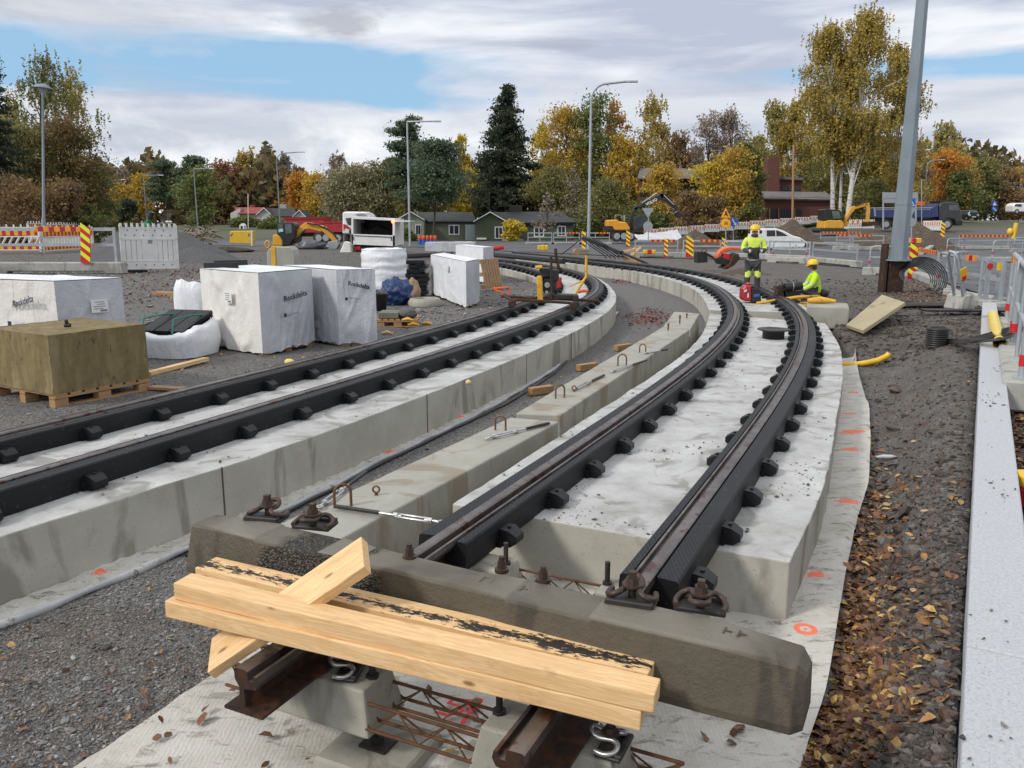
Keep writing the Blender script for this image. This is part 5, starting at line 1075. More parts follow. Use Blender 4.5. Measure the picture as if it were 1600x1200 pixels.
# standing worker faces the camera (-y), arms folded in front
q = G(1174, 459, 0.0); t = thing('person', (q.x, q.y, .01), 'person standing between the rails in yellow and dark workwear with folded arms', 'person', rz=-.1); S = t
J = [(0, .02, .90, .13), (0, .02, 1.08, .135), (0, .02, 1.28, .15), (0, .01, 1.42, .09), (0, -.005, 1.49, .052), (0, -.015, 1.55, .075), (0, -.01, 1.63, .085), (0, -.1, 1.565, .012)]
E = [(0, 1), (1, 2), (2, 3), (3, 4), (4, 5), (5, 6), (5, 7)]
def limb(pts, frm):
    for k, p_ in enumerate(pts): J.append(p_); E.append((frm if k == 0 else len(J)-2, len(J)-1))
    return len(J)-1
for sg in (-1, 1):
    e = limb([(.19*sg, .02, 1.38, .065), (.265*sg, .0, 1.13, .05), (.17*sg, -.20, 1.07, .04), (.07*sg, -.26, 1.10, .032)], 2); hand_chain(J, E, e, (.07*sg, -.26, 1.10), (-sg, -.25, .0), (0, -1, .3), (0, .2, 1), 1.0, .8)
    e = limb([(.095*sg, .02, .82, .095), (.125*sg, -.01, .48, .065), (.14*sg, .03, .12, .045), (.145*sg, -.02, .04, .04), (.15*sg, -.14, .03, .032)], 0)
    J.append((.088*sg, .0, 1.57, .016)); E.append((5, len(J)-1))
skin('body', J, E, SKIN, t)
def jm(c):
    if abs(c.x) > .12 and c.y < -.09: return 2 if .105 < abs(c.x) < .165 and c.y < -.15 else 1
    if c.z < .80: return 1
    if .835 < c.z < .885 or 1.045 < c.z < 1.10: return 2
    if c.z < 1.16: return 1 if abs(c.x) < .2 else 0
    return 0
J = [(0, .02, .78, .165), (0, .02, .95, .165), (0, .02, 1.12, .16), (0, .02, 1.30, .165), (0, .015, 1.43, .10), (0, .01, 1.475, .075)]; E = [(0, 1), (1, 2), (2, 3), (3, 4), (4, 5)]
for sg in (-1, 1): limb([(.2*sg, .02, 1.385, .085), (.28*sg, .0, 1.13, .073), (.175*sg, -.205, 1.07, .058), (.10*sg, -.255, 1.095, .05)], 3)
skin('jacket', J, E, [HIVISP, DARKF, REFL], t, 2, jm)
J = [(0, .02, .84, .145)]; E = []
for sg in (-1, 1): limb([(.1*sg, .02, .76, .115), (.125*sg, -.01, .48, .088), (.14*sg, .03, .14, .078), (.142*sg, .02, .07, .08)], 0)
skin('trousers', J, E, [DARKF, HIVISP], t, 2, lambda c: 1 if .43 < c.z < .57 and c.y < -.03 else 0)
for sg in (-1, 1):
    J = [(.142*sg, .04, .10, .062), (.145*sg, .03, .045, .055), (.15*sg, -.08, .04, .05), (.153*sg, -.16, .032, .04)]; skin('boot', J, [(0, 1), (1, 2), (2, 3)], BOOT, t)
    J = [(.10*sg, -.255, 1.095, .05), (.07*sg, -.262, 1.10, .04)]; E = [(0, 1)]; hand_chain(J, E, 1, (.07*sg, -.262, 1.10), (-sg, -.25, .0), (0, -1, .3), (0, .2, 1), 1.25, .8); skin('glove', J, E, BLACKP, t)
helmet(t, (0, -.01, 1.62), (0, -1, 0)); face(t, (0, -.015, 1.565), (0, -1, 0))
mb = MB(); mb.lathe([(.075, -.02), (.09, 0), (.085, .05), (.07, .06)], (0, 0, 1.45), 16); mb.build('neck_warmer', DARKF, t)
# sitting worker faces left (-x)
q = G(1271, 466, 0.0); t = thing('person', (q.x, q.y, .0), 'person in bright yellow jacket sitting low beside the rail machine, seen from the side', 'person', rz=-.12)
J = [(0, 0, .16, .13), (.02, 0, .32, .135), (-.01, 0, .50, .14), (-.03, 0, .62, .08), (-.055, 0, .68, .052), (-.08, 0, .745, .075), (-.075, 0, .82, .085), (-.17, 0, .755, .012)]
E = [(0, 1), (1, 2), (2, 3), (3, 4), (4, 5), (5, 6), (5, 7)]
for sg in (-1, 1):
    e = limb([(-.02, .18*sg, .57, .065), (-.12, .23*sg, .32, .048), (-.32, .16*sg, .21, .038), (-.42, .12*sg, .20, .03)], 2); hand_chain(J, E, e, (-.42, .12*sg, .20), (-1, 0, -.1), (0, 0, 1), (0, -sg, 0), 1.0, 1.0)
    limb([(-.05, .10*sg, .15, .095), (-.42, .17*sg, .24, .065), (-.70, .18*sg, .06, .045), (-.80, .18*sg, .05, .035)], 0); J.append((-.07, .088*sg, .76, .016)); E.append((5, len(J)-1))
skin('body', J, E, SKIN, t)
def jm2(c):
    if c.x > -.2 and (.245 < c.z < .285 or .345 < c.z < .385): return 2
    if -.30 < c.x < -.255 and abs(c.y) > .1 and c.z < .36: return 2
    return 0
J = [(.0, 0, .10, .16), (.02, 0, .22, .165), (.02, 0, .36, .165), (-.01, 0, .52, .155), (-.03, 0, .64, .085), (-.04, 0, .67, .07)]; E = [(0, 1), (1, 2), (2, 3), (3, 4), (4, 5)]
for sg in (-1, 1): limb([(-.02, .19*sg, .57, .083), (-.12, .24*sg, .32, .07), (-.32, .165*sg, .21, .055), (-.38, .14*sg, .205, .05)], 3)
skin('jacket', J, E, [HIVIS, DARKF, REFL], t, 2, jm2)
J = [(0, 0, .13, .14)]; E = []
for sg in (-1, 1): limb([(-.06, .10*sg, .15, .112), (-.42, .17*sg, .24, .085), (-.68, .18*sg, .09, .068)], 0)
skin('trousers', J, E, DARKF, t)
for sg in (-1, 1):
    skin('boot', [(-.67, .18*sg, .11, .06), (-.72, .18*sg, .05, .055), (-.82, .185*sg, .05, .045), (-.88, .185*sg, .07, .04)], [(0, 1), (1, 2), (2, 3)], BOOT, t)
    J = [(-.37, .14*sg, .205, .045), (-.42, .12*sg, .20, .038)]; E = [(0, 1)]; hand_chain(J, E, 1, (-.42, .12*sg, .20), (-1, 0, -.1), (0, 0, 1), (0, -sg, 0), 1.25, 1.0); skin('glove', J, E, BLACKP, t)
helmet(t, (-.075, 0, .815), (-1, 0, 0)); face(t, (-.08, 0, .755), (-1, 0, 0))
mb = MB(); mb.lathe([(.09, -.06), (.098, 0), (.09, .05), (.05, .06)], (-.045, 0, .76), 14, sx=.75); mb.build('hair', HAIR, t)
p = Vector((q.x+.26, q.y+.1, 0)); lump('black_bag', 'small black bag on the slab behind the sitting worker', 'bag', p, (.13, .14, .13), BLACKP, .2, 2, 16)
# ---------------------------------------------------------------- rail machines
def machine(name, label, cat, p): return thing(name, p, label, cat)
Ym = 16.0
t = machine('rail_trolley', 'orange and black motor trolley straddling the left track', 'rail machine', A(845, 476, Ym))
mb = MB(); ptube(mb, [(783, 463), (935, 470)], Ym, .03); ptube(mb, [(800, 468), (905, 474)], Ym-.5, .028); ptube(mb, [(786, 462), (800, 469)], [Ym, Ym-.5], .03); place(t, mb, 'frame', RUST)
mb = MB()
for x, y in ((800, 477), (897, 480)): plate(mb, [(x-6, y-7), (x+5, y-9), (x+7, y), (x+2, y+5), (x-6, y+4)], Ym-.55, .12)
place(t, mb, 'roller', RUST, .02)
mb = MB(); plate(mb, [(895, 461), (904, 461), (906, 479), (897, 480)], Ym-.35, .3); plate(mb, [(868, 460), (898, 461), (898, 469), (868, 468)], Ym-.2, .3); place(t, mb, 'motor_box', BLACKM, .015)
mb = MB(); plate(mb, [(839, 432), (847, 431), (849, 470), (840, 470)], Ym-.1, .14); plate(mb, [(836, 416), (848, 415), (847, 420), (837, 420)], Ym-.1, .2); place(t, mb, 'orange_post', ORANGE if False else YELLOW, .015)
mb = MB(); plate(mb, [(843, 419), (860, 419), (861, 433), (844, 434)], Ym, .3); plate(mb, [(848, 434), (872, 434), (873, 456), (849, 458)], Ym+.02, .25); plate(mb, [(863, 421), (873, 422), (874, 440), (863, 440)], Ym, .25); place(t, mb, 'engine', BLACKP, .02)
mb = MB(); plate(mb, [(870, 436), (878, 433), (877, 450), (869, 452)], Ym, .2); place(t, mb, 'red_cover', REDP, .015)
mb = MB(); c = A(855, 445, Ym-.02); mb.cyl(c, c+Vector((0, -.05, 0)), .055, n=16); c = A(854, 456, Ym-.02); mb.cyl(c, c+Vector((0, -.05, 0)), .03, n=12); place(t, mb, 'fan_cover', CHROME)
mb = MB(); ptube(mb, [(861, 400), (862, 468)], Ym-.15, .025); ptube(mb, [(868, 388), (869, 400), (873, 418), (880, 424)], Ym-.1, .03); place(t, mb, 'lever', RUST)
mb = MB(); ptube(mb, [(916, 399), (916, 432), (912, 438), (894, 468)], Ym-.1, .026); ptube(mb, [(914, 437), (890, 447)], Ym-.1, .014); place(t, mb, 'orange_handle', YELLOW)
mb = MB(); ptube(mb, [(903, 456), (912, 454), (919, 455)], Ym-.2, .03); place(t, mb, 'grip', ORANGE)
mb = MB(); ptube(mb, [(770, 451), (795, 449), (797, 462)], Ym+.1, .022); ptube(mb, [(772, 453), (784, 456), (786, 466)], Ym, .02); place(t, mb, 'orange_bracket', ORANGE)
Ym = 18.6
t = machine('rail_trolley', 'yellow framed rail grinder tilted over the right rail beside the sitting worker', 'rail machine', A(1240, 486, Ym))
mb = MB(); ptube(mb, [(1182, 474), (1247, 464), (1281, 463), (1279, 469), (1263, 478), (1250, 478)], Ym-.3, .035); ptube(mb, [(1247, 464), (1250, 474), (1268, 474)], Ym-.1, .03); place(t, mb, 'yellow_frame', YELLOW)
mb = MB(); plate(mb, [(1180, 476), (1199, 475), (1199, 485), (1194, 486), (1192, 480), (1187, 481), (1184, 489), (1179, 488)], Ym-.3, .2); plate(mb, [(1228, 468), (1250, 469), (1252, 481), (1230, 481)], Ym-.2, .4); plate(mb, [(1214, 447), (1226, 446), (1230, 464), (1217, 466)], Ym, .3); place(t, mb, 'gear_box', RUST, .02)
for x, y in ((1214, 481), (1230, 478)):
    c = A(x, y, Ym-.32); mb = MB(); mb.cyl(c, c+Vector((0, .1, 0)), .075, n=16); place(t, mb, 'wheel', BLACKM)
mb = MB(); c = A(1226, 449, Ym); d = A(1250, 446, Ym); mb.cyl(c, d, .10, n=18); mb.cyl(d, d+(d-c)*.12, .085, n=18); plate(mb, [(1224, 455), (1252, 454), (1250, 466), (1226, 466)], Ym, .3); place(t, mb, 'engine', BLACKP)
mb = MB(); c = A(1226+12, 448, Ym-.01); mb.tube([c+Vector((0, .105*math.cos(a), .105*math.sin(a))) for a in np.linspace(0, 2*PI, 16)], .008, 6); place(t, mb, 'band', STEEL)
mb = MB(); ptube(mb, [(1206, 468), (1213, 448), (1220, 446)], Ym-.1, .012); ptube(mb, [(1222, 440), (1223, 450)], Ym, .012); place(t, mb, 'hose', BLACKP)
Yg = 18.4; t = machine('generator', 'red and black portable generator standing on the slab before the standing worker', 'generator', A(1175, 473, Yg))
mb = MB(); plate(mb, [(1161, 452), (1165, 446), (1175, 446), (1175, 471), (1163, 471), (1160, 466)], Yg, .3); plate(mb, [(1167, 446), (1169, 442), (1174, 442), (1176, 446)], Yg+.05, .2); place(t, mb, 'red_cover', REDP, .03)
mb = MB(); plate(mb, [(1175, 450), (1188, 451), (1190, 472), (1175, 473)], Yg-.02, .34); plate(mb, [(1173, 446), (1187, 449), (1187, 452), (1174, 450)], Yg, .3); place(t, mb, 'black_panel', BLACKP, .02)
mb = MB(); plate(mb, [(1178, 460), (1187, 459), (1187, 463), (1178, 464)], Yg-.03, .02); place(t, mb, 'blue_socket', M('blue_plastic', (.03, .15, .5), (.02, .1, .4))); mb = MB(); plate(mb, [(1163, 454), (1167, 452), (1167, 455), (1163, 457)], Yg-.02, .02); plate(mb, [(1168, 458), (1170, 458), (1170, 465), (1168, 465)], Yg-.015, .02); place(t, mb, 'vent', WHITEP)
# orange trencher, bucket and trestle beyond the track
Yo = 33.0; t = machine('trencher', 'orange machine with arched guard and brown blade behind the standing worker', 'machine', A(1140, 410, Yo))
mb = MB(); arc_ = [(1120+26*(1-math.cos(a))*.9, 404-18*math.sin(a)) for a in np.linspace(0, PI/2, 8)]+[(1157, 387), (1158, 391.5), (1144, 390.5)]+[(1126+18*(1-math.cos(a))*.9, 404-12.5*math.sin(a)) for a in np.linspace(PI/2, 0, 8)]; plate(mb, arc_, Yo, .5); place(t, mb, 'arched_guard', ORANGE, .02)
mb = MB(); c = A(1135, 402, Yo); mb.cyl(c, c+Vector((0, .35, 0)), .15, n=20); place(t, mb, 'drum', REFRED); mb = MB(); plate(mb, [(1119, 404), (1127, 400), (1140, 407), (1136, 415), (1124, 413)], Yo-.1, .6); place(t, mb, 'engine', BLACKP, .02)
mb = MB(); plate(mb, [(1129, 420), (1140, 412), (1146, 398), (1154, 396), (1157, 404), (1147, 415), (1136, 421)], Yo-.3, .9); place(t, mb, 'blade', RUST, .02)
t = machine('loader_bucket', 'square black bucket with a bent handle left of the orange machine', 'bucket', A(1098, 411, 34)); mb = MB(); plate(mb, [(1089, 393), (1105, 394), (1106, 410), (1089, 411)], 34, .6); place(t, mb, 'body', BLACKM, .02)
mb = MB(); ptube(mb, [(1095, 395), (1098, 389), (1103, 388), (1104, 393)], 34, .02); ptube(mb, [(1100, 394), (1119, 405), (1125, 410)], 34, .05); place(t, mb, 'handle', BLACKM)
t = machine('wooden_trestle', 'raw timber trestle frame holding the black conveyor beam', 'trestle', A(985, 409, 37))
for a_, b_ in (((1001, 386), (975, 408)), ((990, 388), (1000, 412)), ((968, 394), (996, 389)), ((978, 406), (998, 407)), ((966, 393), (985, 405))): mb = MB(); mb.bar(A(*a_, 37), A(*b_, 37.2), .08, .10); place(t, mb, 'timber', TIMBER)
t = machine('cable_beam', 'long black beam and cables lying over the wooden trestle', 'beam', A(915, 372, 37.5))
mb = MB(); mb.bar(A(912, 371, 38), A(972, 395, 36.6), .28, .16); mb.bar(A(972, 395, 36.6), A(1012, 412, 36.2), .2, .1); place(t, mb, 'beam', BLACKP, .02)
for k in range(6): mb = MB(); x = 908+k*4; ptube(mb, [(x, 372), (x+14+3*k, 384+k), (x+34+3*k, 397+k), (x+40+3*k, 404)], 37.4-.1*k, .022, 6); place(t, mb, 'cable', BLACKP)
mb = MB(); ptube(mb, [(908, 373), (890, 388), (876, 398)], 37.4, .03, 6); place(t, mb, 'cable', BLACKP)
t = machine('loose_block', 'brown grey block with small drum left of the wooden trestle', 'block', A(912, 399, 36)); mb = MB(); plate(mb, [(906, 389), (920, 389), (920, 398), (906, 398)], 36, .4); place(t, mb, 'block', TIMBERG, .02); mb = MB(); c = A(902, 394, 36); mb.cyl(c, c+Vector((-.06, .3, 0)), .14, n=16); place(t, mb, 'drum', TIMBERD)
# black pipes and stacked rails between the pallets and the road
def pipes(label, pts, Y, n, r, mat, grp):
    for k in range(n):
        mb = MB(); ptube(mb, [(x+random.uniform(-2, 2), y-(k//3)*2.0) for x, y in pts], [yy+(k % 3)*.35 for yy in Y], r, 8)
        tag(mb.build('pipe', mat), label[k] if isinstance(label, list) else label, 'pipe', grp)
pipes('one of the black pipes stacked behind the rubber blocks', [(636, 401), (706, 398)], [30, 31], 5, .07, BLACKP, 'black pipes behind the rubber blocks')
pipes('one of the long dark bars stacked on the road side of the left track', [(774, 399), (880, 409)], [39, 33], 6, .09, BLACKP, 'long dark bars beyond the left track')
mb = MB(); ptube(mb, [(768, 389), (787, 386)], 34, .1, 12); tag(mb.build('red_pipe', REDP), 'short red pipe end behind the wrapped pallet', 'pipe')
# red leaf litter heap on the gravel between the tracks is scattered later
# ---------------------------------------------------------------- signs
SIGNBACK = M('sign_back', (.35, .38, .39), (.28, .31, .32), 6, .5, 0, 30, .2); SIGNOR = M('sign_orange', (.85, .28, .02), (.78, .25, .02)); SIGNYE = M('sign_yellow', (.85, .5, .03), (.78, .46, .03)); SIGNBL = M('sign_blue', (.015, .12, .48), (.012, .1, .42)); SIGNWH = M('sign_white', (.8, .8, .8), (.74, .74, .74)); INKB = M('black_ink', (.01, .01, .01))
def post(t, px, y0, y1, Y, r=.035): mb = MB(); ptube(mb, [(px, y0), (px, y1)], Y, r, 10); place(t, mb, 'post', GALV)
def disc(t, px, py, rpx, Y, mat, name='plate', th=.02, dy=0, n=28): mb = MB(); plate(mb, [(px+rpx*math.cos(a), py+rpx*math.sin(a)) for a in np.linspace(0, 2*PI, n, endpoint=False)], Y, th, dy=dy); return place(t, mb, name, mat)
def poly(t, pts, Y, mat, name='plate', th=.02, dy=0): mb = MB(); plate(mb, pts, Y, th, dy=dy); return place(t, mb, name, mat)
t = machine('road_sign', 'grey back of a give way sign above a round sign, before the black excavator', 'sign', A(1012, 375, 56)); post(t, 1013, 325, 376, 56.1); poly(t, [(1003, 325), (1022, 325), (1012.5, 341)], 56, SIGNBACK); disc(t, 1012.5, 353.5, 7.5, 56, SIGNBACK)
t = machine('road_sign', 'orange triangular roadworks sign above a round orange limit sign', 'sign', A(1134, 385, 54)); post(t, 1134, 326, 386, 54.1)
poly(t, [(1134, 324), (1142, 340.5), (1126, 340.5)], 54, SIGNOR); poly(t, [(1134, 326.8), (1140, 339.2), (1128, 339.2)], 54, SIGNYE, 'face', .02, -.012); poly(t, [(1133, 330), (1135, 330), (1136, 334), (1138, 338), (1136, 338), (1134, 335), (1131.5, 338), (1130.5, 338), (1133, 333.5)], 54, INKB, 'symbol', .02, -.024)
disc(t, 1134, 349, 8, 54, SIGNOR); disc(t, 1134, 349, 6.2, 54, SIGNYE, 'face', .02, -.012)
p = A(1134, 349, 54)-t.location; text_obj('30', .30, INKB, Matrix.Translation((p.x, -.04, p.z)) @ Matrix.Rotation(PI/2, 4, 'X'), t)
t = machine('road_sign', 'round blue sign with a white arrow beside the orange signs', 'sign', A(1146, 386, 54.4)); post(t, 1146, 342, 386, 54.5); disc(t, 1146.5, 347, 7, 54.4, SIGNBL); poly(t, [(1143, 342.5), (1145, 341.5), (1149, 349), (1150.5, 347.5), (1150.5, 353), (1146, 350.8), (1147.6, 350)], 54.4, SIGNWH, 'arrow', .02, -.012)
t = machine('road_sign', 'blue crossing sign over grey sign backs, right beside the tall pole', 'sign', A(1424, 405, 33)); post(t, 1424, 308, 378, 33.05, .03); poly(t, [(1417, 310), (1430.5, 310), (1430.5, 323.5), (1417, 323.5)], 33, SIGNBL); poly(t, [(1423.7, 311.5), (1429, 322), (1418.4, 322)], 33, SIGNWH, 'face', .01, -.012); poly(t, [(1423, 314), (1424.5, 314), (1425, 317), (1427, 321), (1425.6, 321), (1423.8, 318.5), (1421.6, 321), (1420.4, 321), (1422.8, 317)], 33, INKB, 'symbol', .01, -.022)
poly(t, [(1416, 325), (1432, 325), (1424, 338)], 33, SIGNBACK, 'plate'); disc(t, 1424, 347, 7, 33, SIGNBACK)
t = machine('sign_board', 'large grey back of a direction board behind the tall pole', 'sign', A(1408, 355, 70))
for x in (1380, 1431): post(t, x, 300, 358, 70.1, .07)
poly(t, [(1380, 300.5), (1434.5, 300.5), (1434.5, 317), (1380, 317)], 70, SIGNBACK, 'board', .05); poly(t, [(1380, 309), (1434.5, 309), (1434.5, 309.8), (1380, 309.8)], 70, GALV, 'rib', .03, -.03)
t = machine('road_sign', 'far blue crossing sign over a round blue sign on the rising road', 'sign', A(1553, 334, 105)); post(t, 1553, 313, 335, 105.1, .05); poly(t, [(1550, 314), (1558, 314), (1558, 322), (1550, 322)], 105, SIGNBL); poly(t, [(1554, 315), (1557, 321), (1551, 321)], 105, SIGNWH, 'face', .02, -.03); disc(t, 1554, 327, 4.5, 105, SIGNBL); poly(t, [(1551, 325), (1552, 324), (1557, 329), (1556, 330)], 105, SIGNWH, 'arrow', .02, -.03)
t = machine('bollard', 'yellow leaning bollard post beside a yellow round lamp at the right edge', 'bollard', A(1578, 380, 42)); mb = MB(); ptube(mb, [(1583, 373), (1588, 348)], 42, .1, 12); place(t, mb, 'post', YELLOWP); mb = MB(); c = A(1578, 362, 42); mb.ball(c, .14, 12, sz=1.3); place(t, mb, 'lamp', YELLOWP)
mb = MB(); ptube(mb, [(1588, 348), (1594, 342), (1600, 340)], 42, .02); place(t, mb, 'cable', BLACKP)
t = machine('sign_lamp', 'orange beacon sign on a thin mast left of the blue truck cab', 'sign', A(1438, 350, 80)); post(t, 1440, 280, 358, 80, .04); mb = MB(); plate(mb, [(1434, 315), (1445, 315), (1445, 321), (1434, 321)], 80, .3); place(t, mb, 'orange_box', ORANGE, .02)
# ================================================================ vehicles and buildings
def wheel(t, c, r, w_, axis, name='wheel'):
    c = Vector(c)-t.location; ax = Vector(axis).normalized(); mb = MB(); mb.tube([c-ax*w_/2, c-ax*w_*.42, c+ax*w_*.42, c+ax*w_/2], [r*.9, r, r, r*.9], 20); o = mb.build(name, TYRE, t)
    mb = MB(); mb.cyl(c-ax*w_*.52, c+ax*w_*.52, r*.58, n=16); mb.cyl(c-ax*w_*.56, c+ax*w_*.56, r*.2, n=10); mb.build('rim', GALV, o)
# white car, side view, driving right
D = 59.0; t = machine('parked_car', 'white car seen from its side behind the railings and the standing worker', 'car', A(1222, 389, D))
body = [(1178, 385), (1178, 371), (1180, 364), (1186, 358.5), (1196, 357), (1214, 357), (1226, 361), (1239, 368), (1250, 371), (1258, 376), (1259, 383), (1256, 387), (1246, 387), (1182, 387)]
mb = MB(); plate(mb, body, D, 1.7); place(t, mb, 'body', WHITEPT, .06)
mb = MB(); plate(mb, [(1198, 360), (1213, 359.6), (1222, 363), (1231, 368.5), (1198, 369)], D, 1.74, dy=-.02); place(t, mb, 'window', GLASS); mb = MB(); plate(mb, [(1211, 359), (1212.2, 359), (1212.8, 369), (1211.6, 369)], D, 1.76, dy=-.03); plate(mb, [(1197, 377), (1200, 377), (1200, 378), (1197, 378)], D, 1.76, dy=-.03); place(t, mb, 'pillar', WHITEPT)
for x in (1196, 1244): wheel(t, A(x, 384, D)+Vector((0, .12, 0)), .30, .22, (0, 1, 0))
mb = MB(); plate(mb, [(1251, 374), (1257, 376.5), (1257, 378.5), (1252, 377)], D, 1.72, dy=-.01); place(t, mb, 'headlight', GLASS); mb = MB(); plate(mb, [(1255, 380), (1260.5, 380), (1260.5, 386), (1255, 386)], D, 1.66, dy=.02); place(t, mb, 'bumper', BLACKP, .02); mb = MB(); plate(mb, [(1240, 377.2), (1251, 377.2), (1251, 378.4), (1240, 378.4)], D, .02, dy=-.02); plate(mb, [(1185, 371), (1190, 373), (1187, 378)], D, .02, dy=-.02); place(t, mb, 'side_print', SIGNBACK)
# dark car coming down the road
D = 108.0; c0 = A(1521.5, 342.5, D); t = machine('parked_car', 'dark saloon car facing the viewer on the rising road', 'car', c0)
mb = MB(); plate(mb, [(1513, 341), (1512.5, 335), (1514.5, 331.5), (1517, 328), (1526, 328), (1528.5, 331.5), (1530.5, 335), (1530, 341)], D, 3.6); place(t, mb, 'body', M('dark_car_paint', (.03, .034, .045), (.02, .023, .03), 2, .25), .12)
mb = MB(); plate(mb, [(1515.4, 332), (1517.4, 328.8), (1525.8, 328.8), (1527.8, 332)], D, .06, dy=-.03); place(t, mb, 'windscreen', M('sky_glass', (.22, .25, .29), (.16, .19, .22), 3, .1))
for x in (1515, 1528): mb = MB(); plate(mb, [(x-1.6, 335), (x+1.6, 335), (x+1.6, 336.8), (x-1.6, 336.8)], D, .05, dy=-.03); place(t, mb, 'headlight', WHITEPT)
mb = MB(); plate(mb, [(1518.5, 338), (1524.5, 338), (1524.5, 339.5), (1518.5, 339.5)], D, .03, dy=-.03); place(t, mb, 'number_plate', WHITEPT)
for x in (1514.5, 1528.5): wheel(t, A(x, 340.5, D)+Vector((0, .5, 0)), .31, .22, (1, 0, 0))
# white van at the far right
D = 122.0; t = machine('delivery_van', 'white van at the top of the rising road, cut by the right edge', 'van', A(1595, 333, D)); mb = MB(); plate(mb, [(1583, 331), (1583, 322), (1586, 318), (1592, 317), (1616, 317), (1616, 331)], D, 2); place(t, mb, 'body', WHITEPT, .1)
mb = MB(); plate(mb, [(1585, 322), (1587, 319), (1596, 319), (1596, 323)], D, .1, dy=-.04); place(t, mb, 'window', GLASS)
for x in (1589, 1612): wheel(t, A(x, 330.5, D)+Vector((0, .1, 0)), .36, .25, (0, 1, 0))
mb = MB(); plate(mb, [(1600, 326), (1616, 326), (1616, 331), (1600, 331)], D-2, 1.5); 
# blue tipper truck
D = 86.0; t = machine('tipper_truck', 'tipper truck with dark grey cab and long blue body behind the sign board', 'truck', A(1440, 358, D))
CABG = M('grey_cab_paint', (.05, .052, .055), (.035, .036, .038), 2, .4); BLUEB = M('blue_body_paint', (.035, .05, .15), (.028, .04, .12), 3, .5, spots=(.05, .045, .05), spsc=4)
mb = MB(); plate(mb, [(1468, 343), (1468, 322), (1470, 316.5), (1480, 315.2), (1497, 317), (1501, 327), (1503, 336), (1503, 351), (1496, 352), (1492, 343), (1480, 341), (1474, 346)], D, 2.5); place(t, mb, 'cab', CABG, .08)
mb = MB(); plate(mb, [(1483, 320.5), (1495.5, 320.5), (1498, 329), (1483, 328.5)], D, .05, dy=-.03); place(t, mb, 'window', M('cab_glass', (.12, .13, .14), (.07, .08, .09), 2, .1)); mb = MB(); plate(mb, [(1468, 341), (1474, 346), (1471, 350), (1466, 350)], D, 2.4); plate(mb, [(1496, 345), (1504, 344), (1504, 352), (1497, 352.5)], D, 2.5, dy=-.02); plate(mb, [(1470, 313.5), (1497, 314.5), (1497, 316.5), (1470, 316)], D, 2.3, dy=.1); place(t, mb, 'bumper', BLACKP, .03)
mb = MB(); plate(mb, [(1366, 324.5), (1456, 324.5), (1456, 340.5), (1369, 340.5)], D, 2.5); plate(mb, [(1456, 325), (1466, 318), (1467, 339), (1456, 340)], D, 2.4); place(t, mb, 'tipper_body', BLUEB, .05)
mb = MB(); plate(mb, [(1365.5, 324), (1457, 324), (1457, 325.5), (1365.5, 325.5)], D, 2.56, dy=-.03); plate(mb, [(1365.5, 325), (1367.3, 325), (1368.5, 338), (1366.7, 338)], D, .1, dy=-.03); plate(mb, [(1367, 327.2), (1454, 327.2), (1454, 328), (1367, 328)], D, .06, dy=-.03); place(t, mb, 'body_rim', SIGNBACK)
mb = MB(); plate(mb, [(1372, 341), (1470, 341), (1470, 346), (1372, 346)], D+.4, 1.6); place(t, mb, 'chassis', BLACKM)
for x in (1385, 1402, 1480): wheel(t, A(x, 350.5, D)+Vector((0, .18, 0)), .58 if x > 1470 else .5, .34, (0, 1, 0))
# white box truck on the left with open side
D = 43.5; bx = A(585, 400, D); t = machine('box_truck', 'white truck with its dark open rear body facing the pallets, lit red marker lamp', 'truck', Vector((bx.x, bx.y, -.2)))
Mw = WHITEPT
mb = MB(); plate(mb, [(549, 338), (617, 341.5), (617, 345), (549, 342)], D, 3.6); plate(mb, [(549, 342), (552, 342), (552, 383), (549, 382)], D, 3.6); plate(mb, [(613.5, 345), (617, 345), (617, 385), (613.5, 385)], D, 3.6); plate(mb, [(549, 365.5), (617, 368), (617, 385), (549, 382)], D, .12); place(t, mb, 'box_body', Mw, .01)
mb = MB(); plate(mb, [(552, 342), (613.5, 344.5), (613.5, 384), (552, 382)], D+3.45, .1); plate(mb, [(552, 378), (613.5, 381), (613.5, 384), (552, 382)], D+.1, 3.3); place(t, mb, 'dark_interior', BLACKP)
lump_ = [(575, 366), (585, 352), (597, 358), (605, 366)]; mb = MB(); plate(mb, [(553, 366), (556, 350), (566, 349), (570, 360), (580, 356), (590, 352), (600, 360), (612, 358), (612, 368)], D+2.2, 1.0); place(t, mb, 'load', M('dark_load', (.03, .03, .03), (.08, .07, .06), 5), .03)
mb = MB(); plate(mb, [(553, 367.5), (612, 370), (612, 371), (553, 368.5)], D, .03, dy=-.03); plate(mb, [(551, 369), (552.5, 369), (552.5, 375), (551, 375)], D, .04, dy=-.04); plate(mb, [(611, 370), (612.3, 370), (612.3, 376), (611, 376)], D, .04, dy=-.04); place(t, mb, 'latch', BLACKM)
mb = MB(); plate(mb, [(535, 366), (535, 333), (537, 330.5), (556, 330.5), (571, 332), (578, 338), (578, 362), (548, 366)], D+3.8, 2.3); plate(mb, [(552, 331.5), (570, 330.5), (575, 335), (556, 336)], D+3.6, 1.8); place(t, mb, 'cab', Mw, .08)
mb = MB(); plate(mb, [(540, 341), (549, 340), (549, 352), (543, 351)], D+3.78, .05); plate(mb, [(545, 360), (549, 359), (549, 365), (546, 365)], D+3.7, .1); place(t, mb, 'window', GLASS); mb = MB(); plate(mb, [(536, 350), (541, 351), (548, 357), (548, 359.5), (540, 356), (536.5, 361)], D+3.78, .04); place(t, mb, 'red_print', REDP)
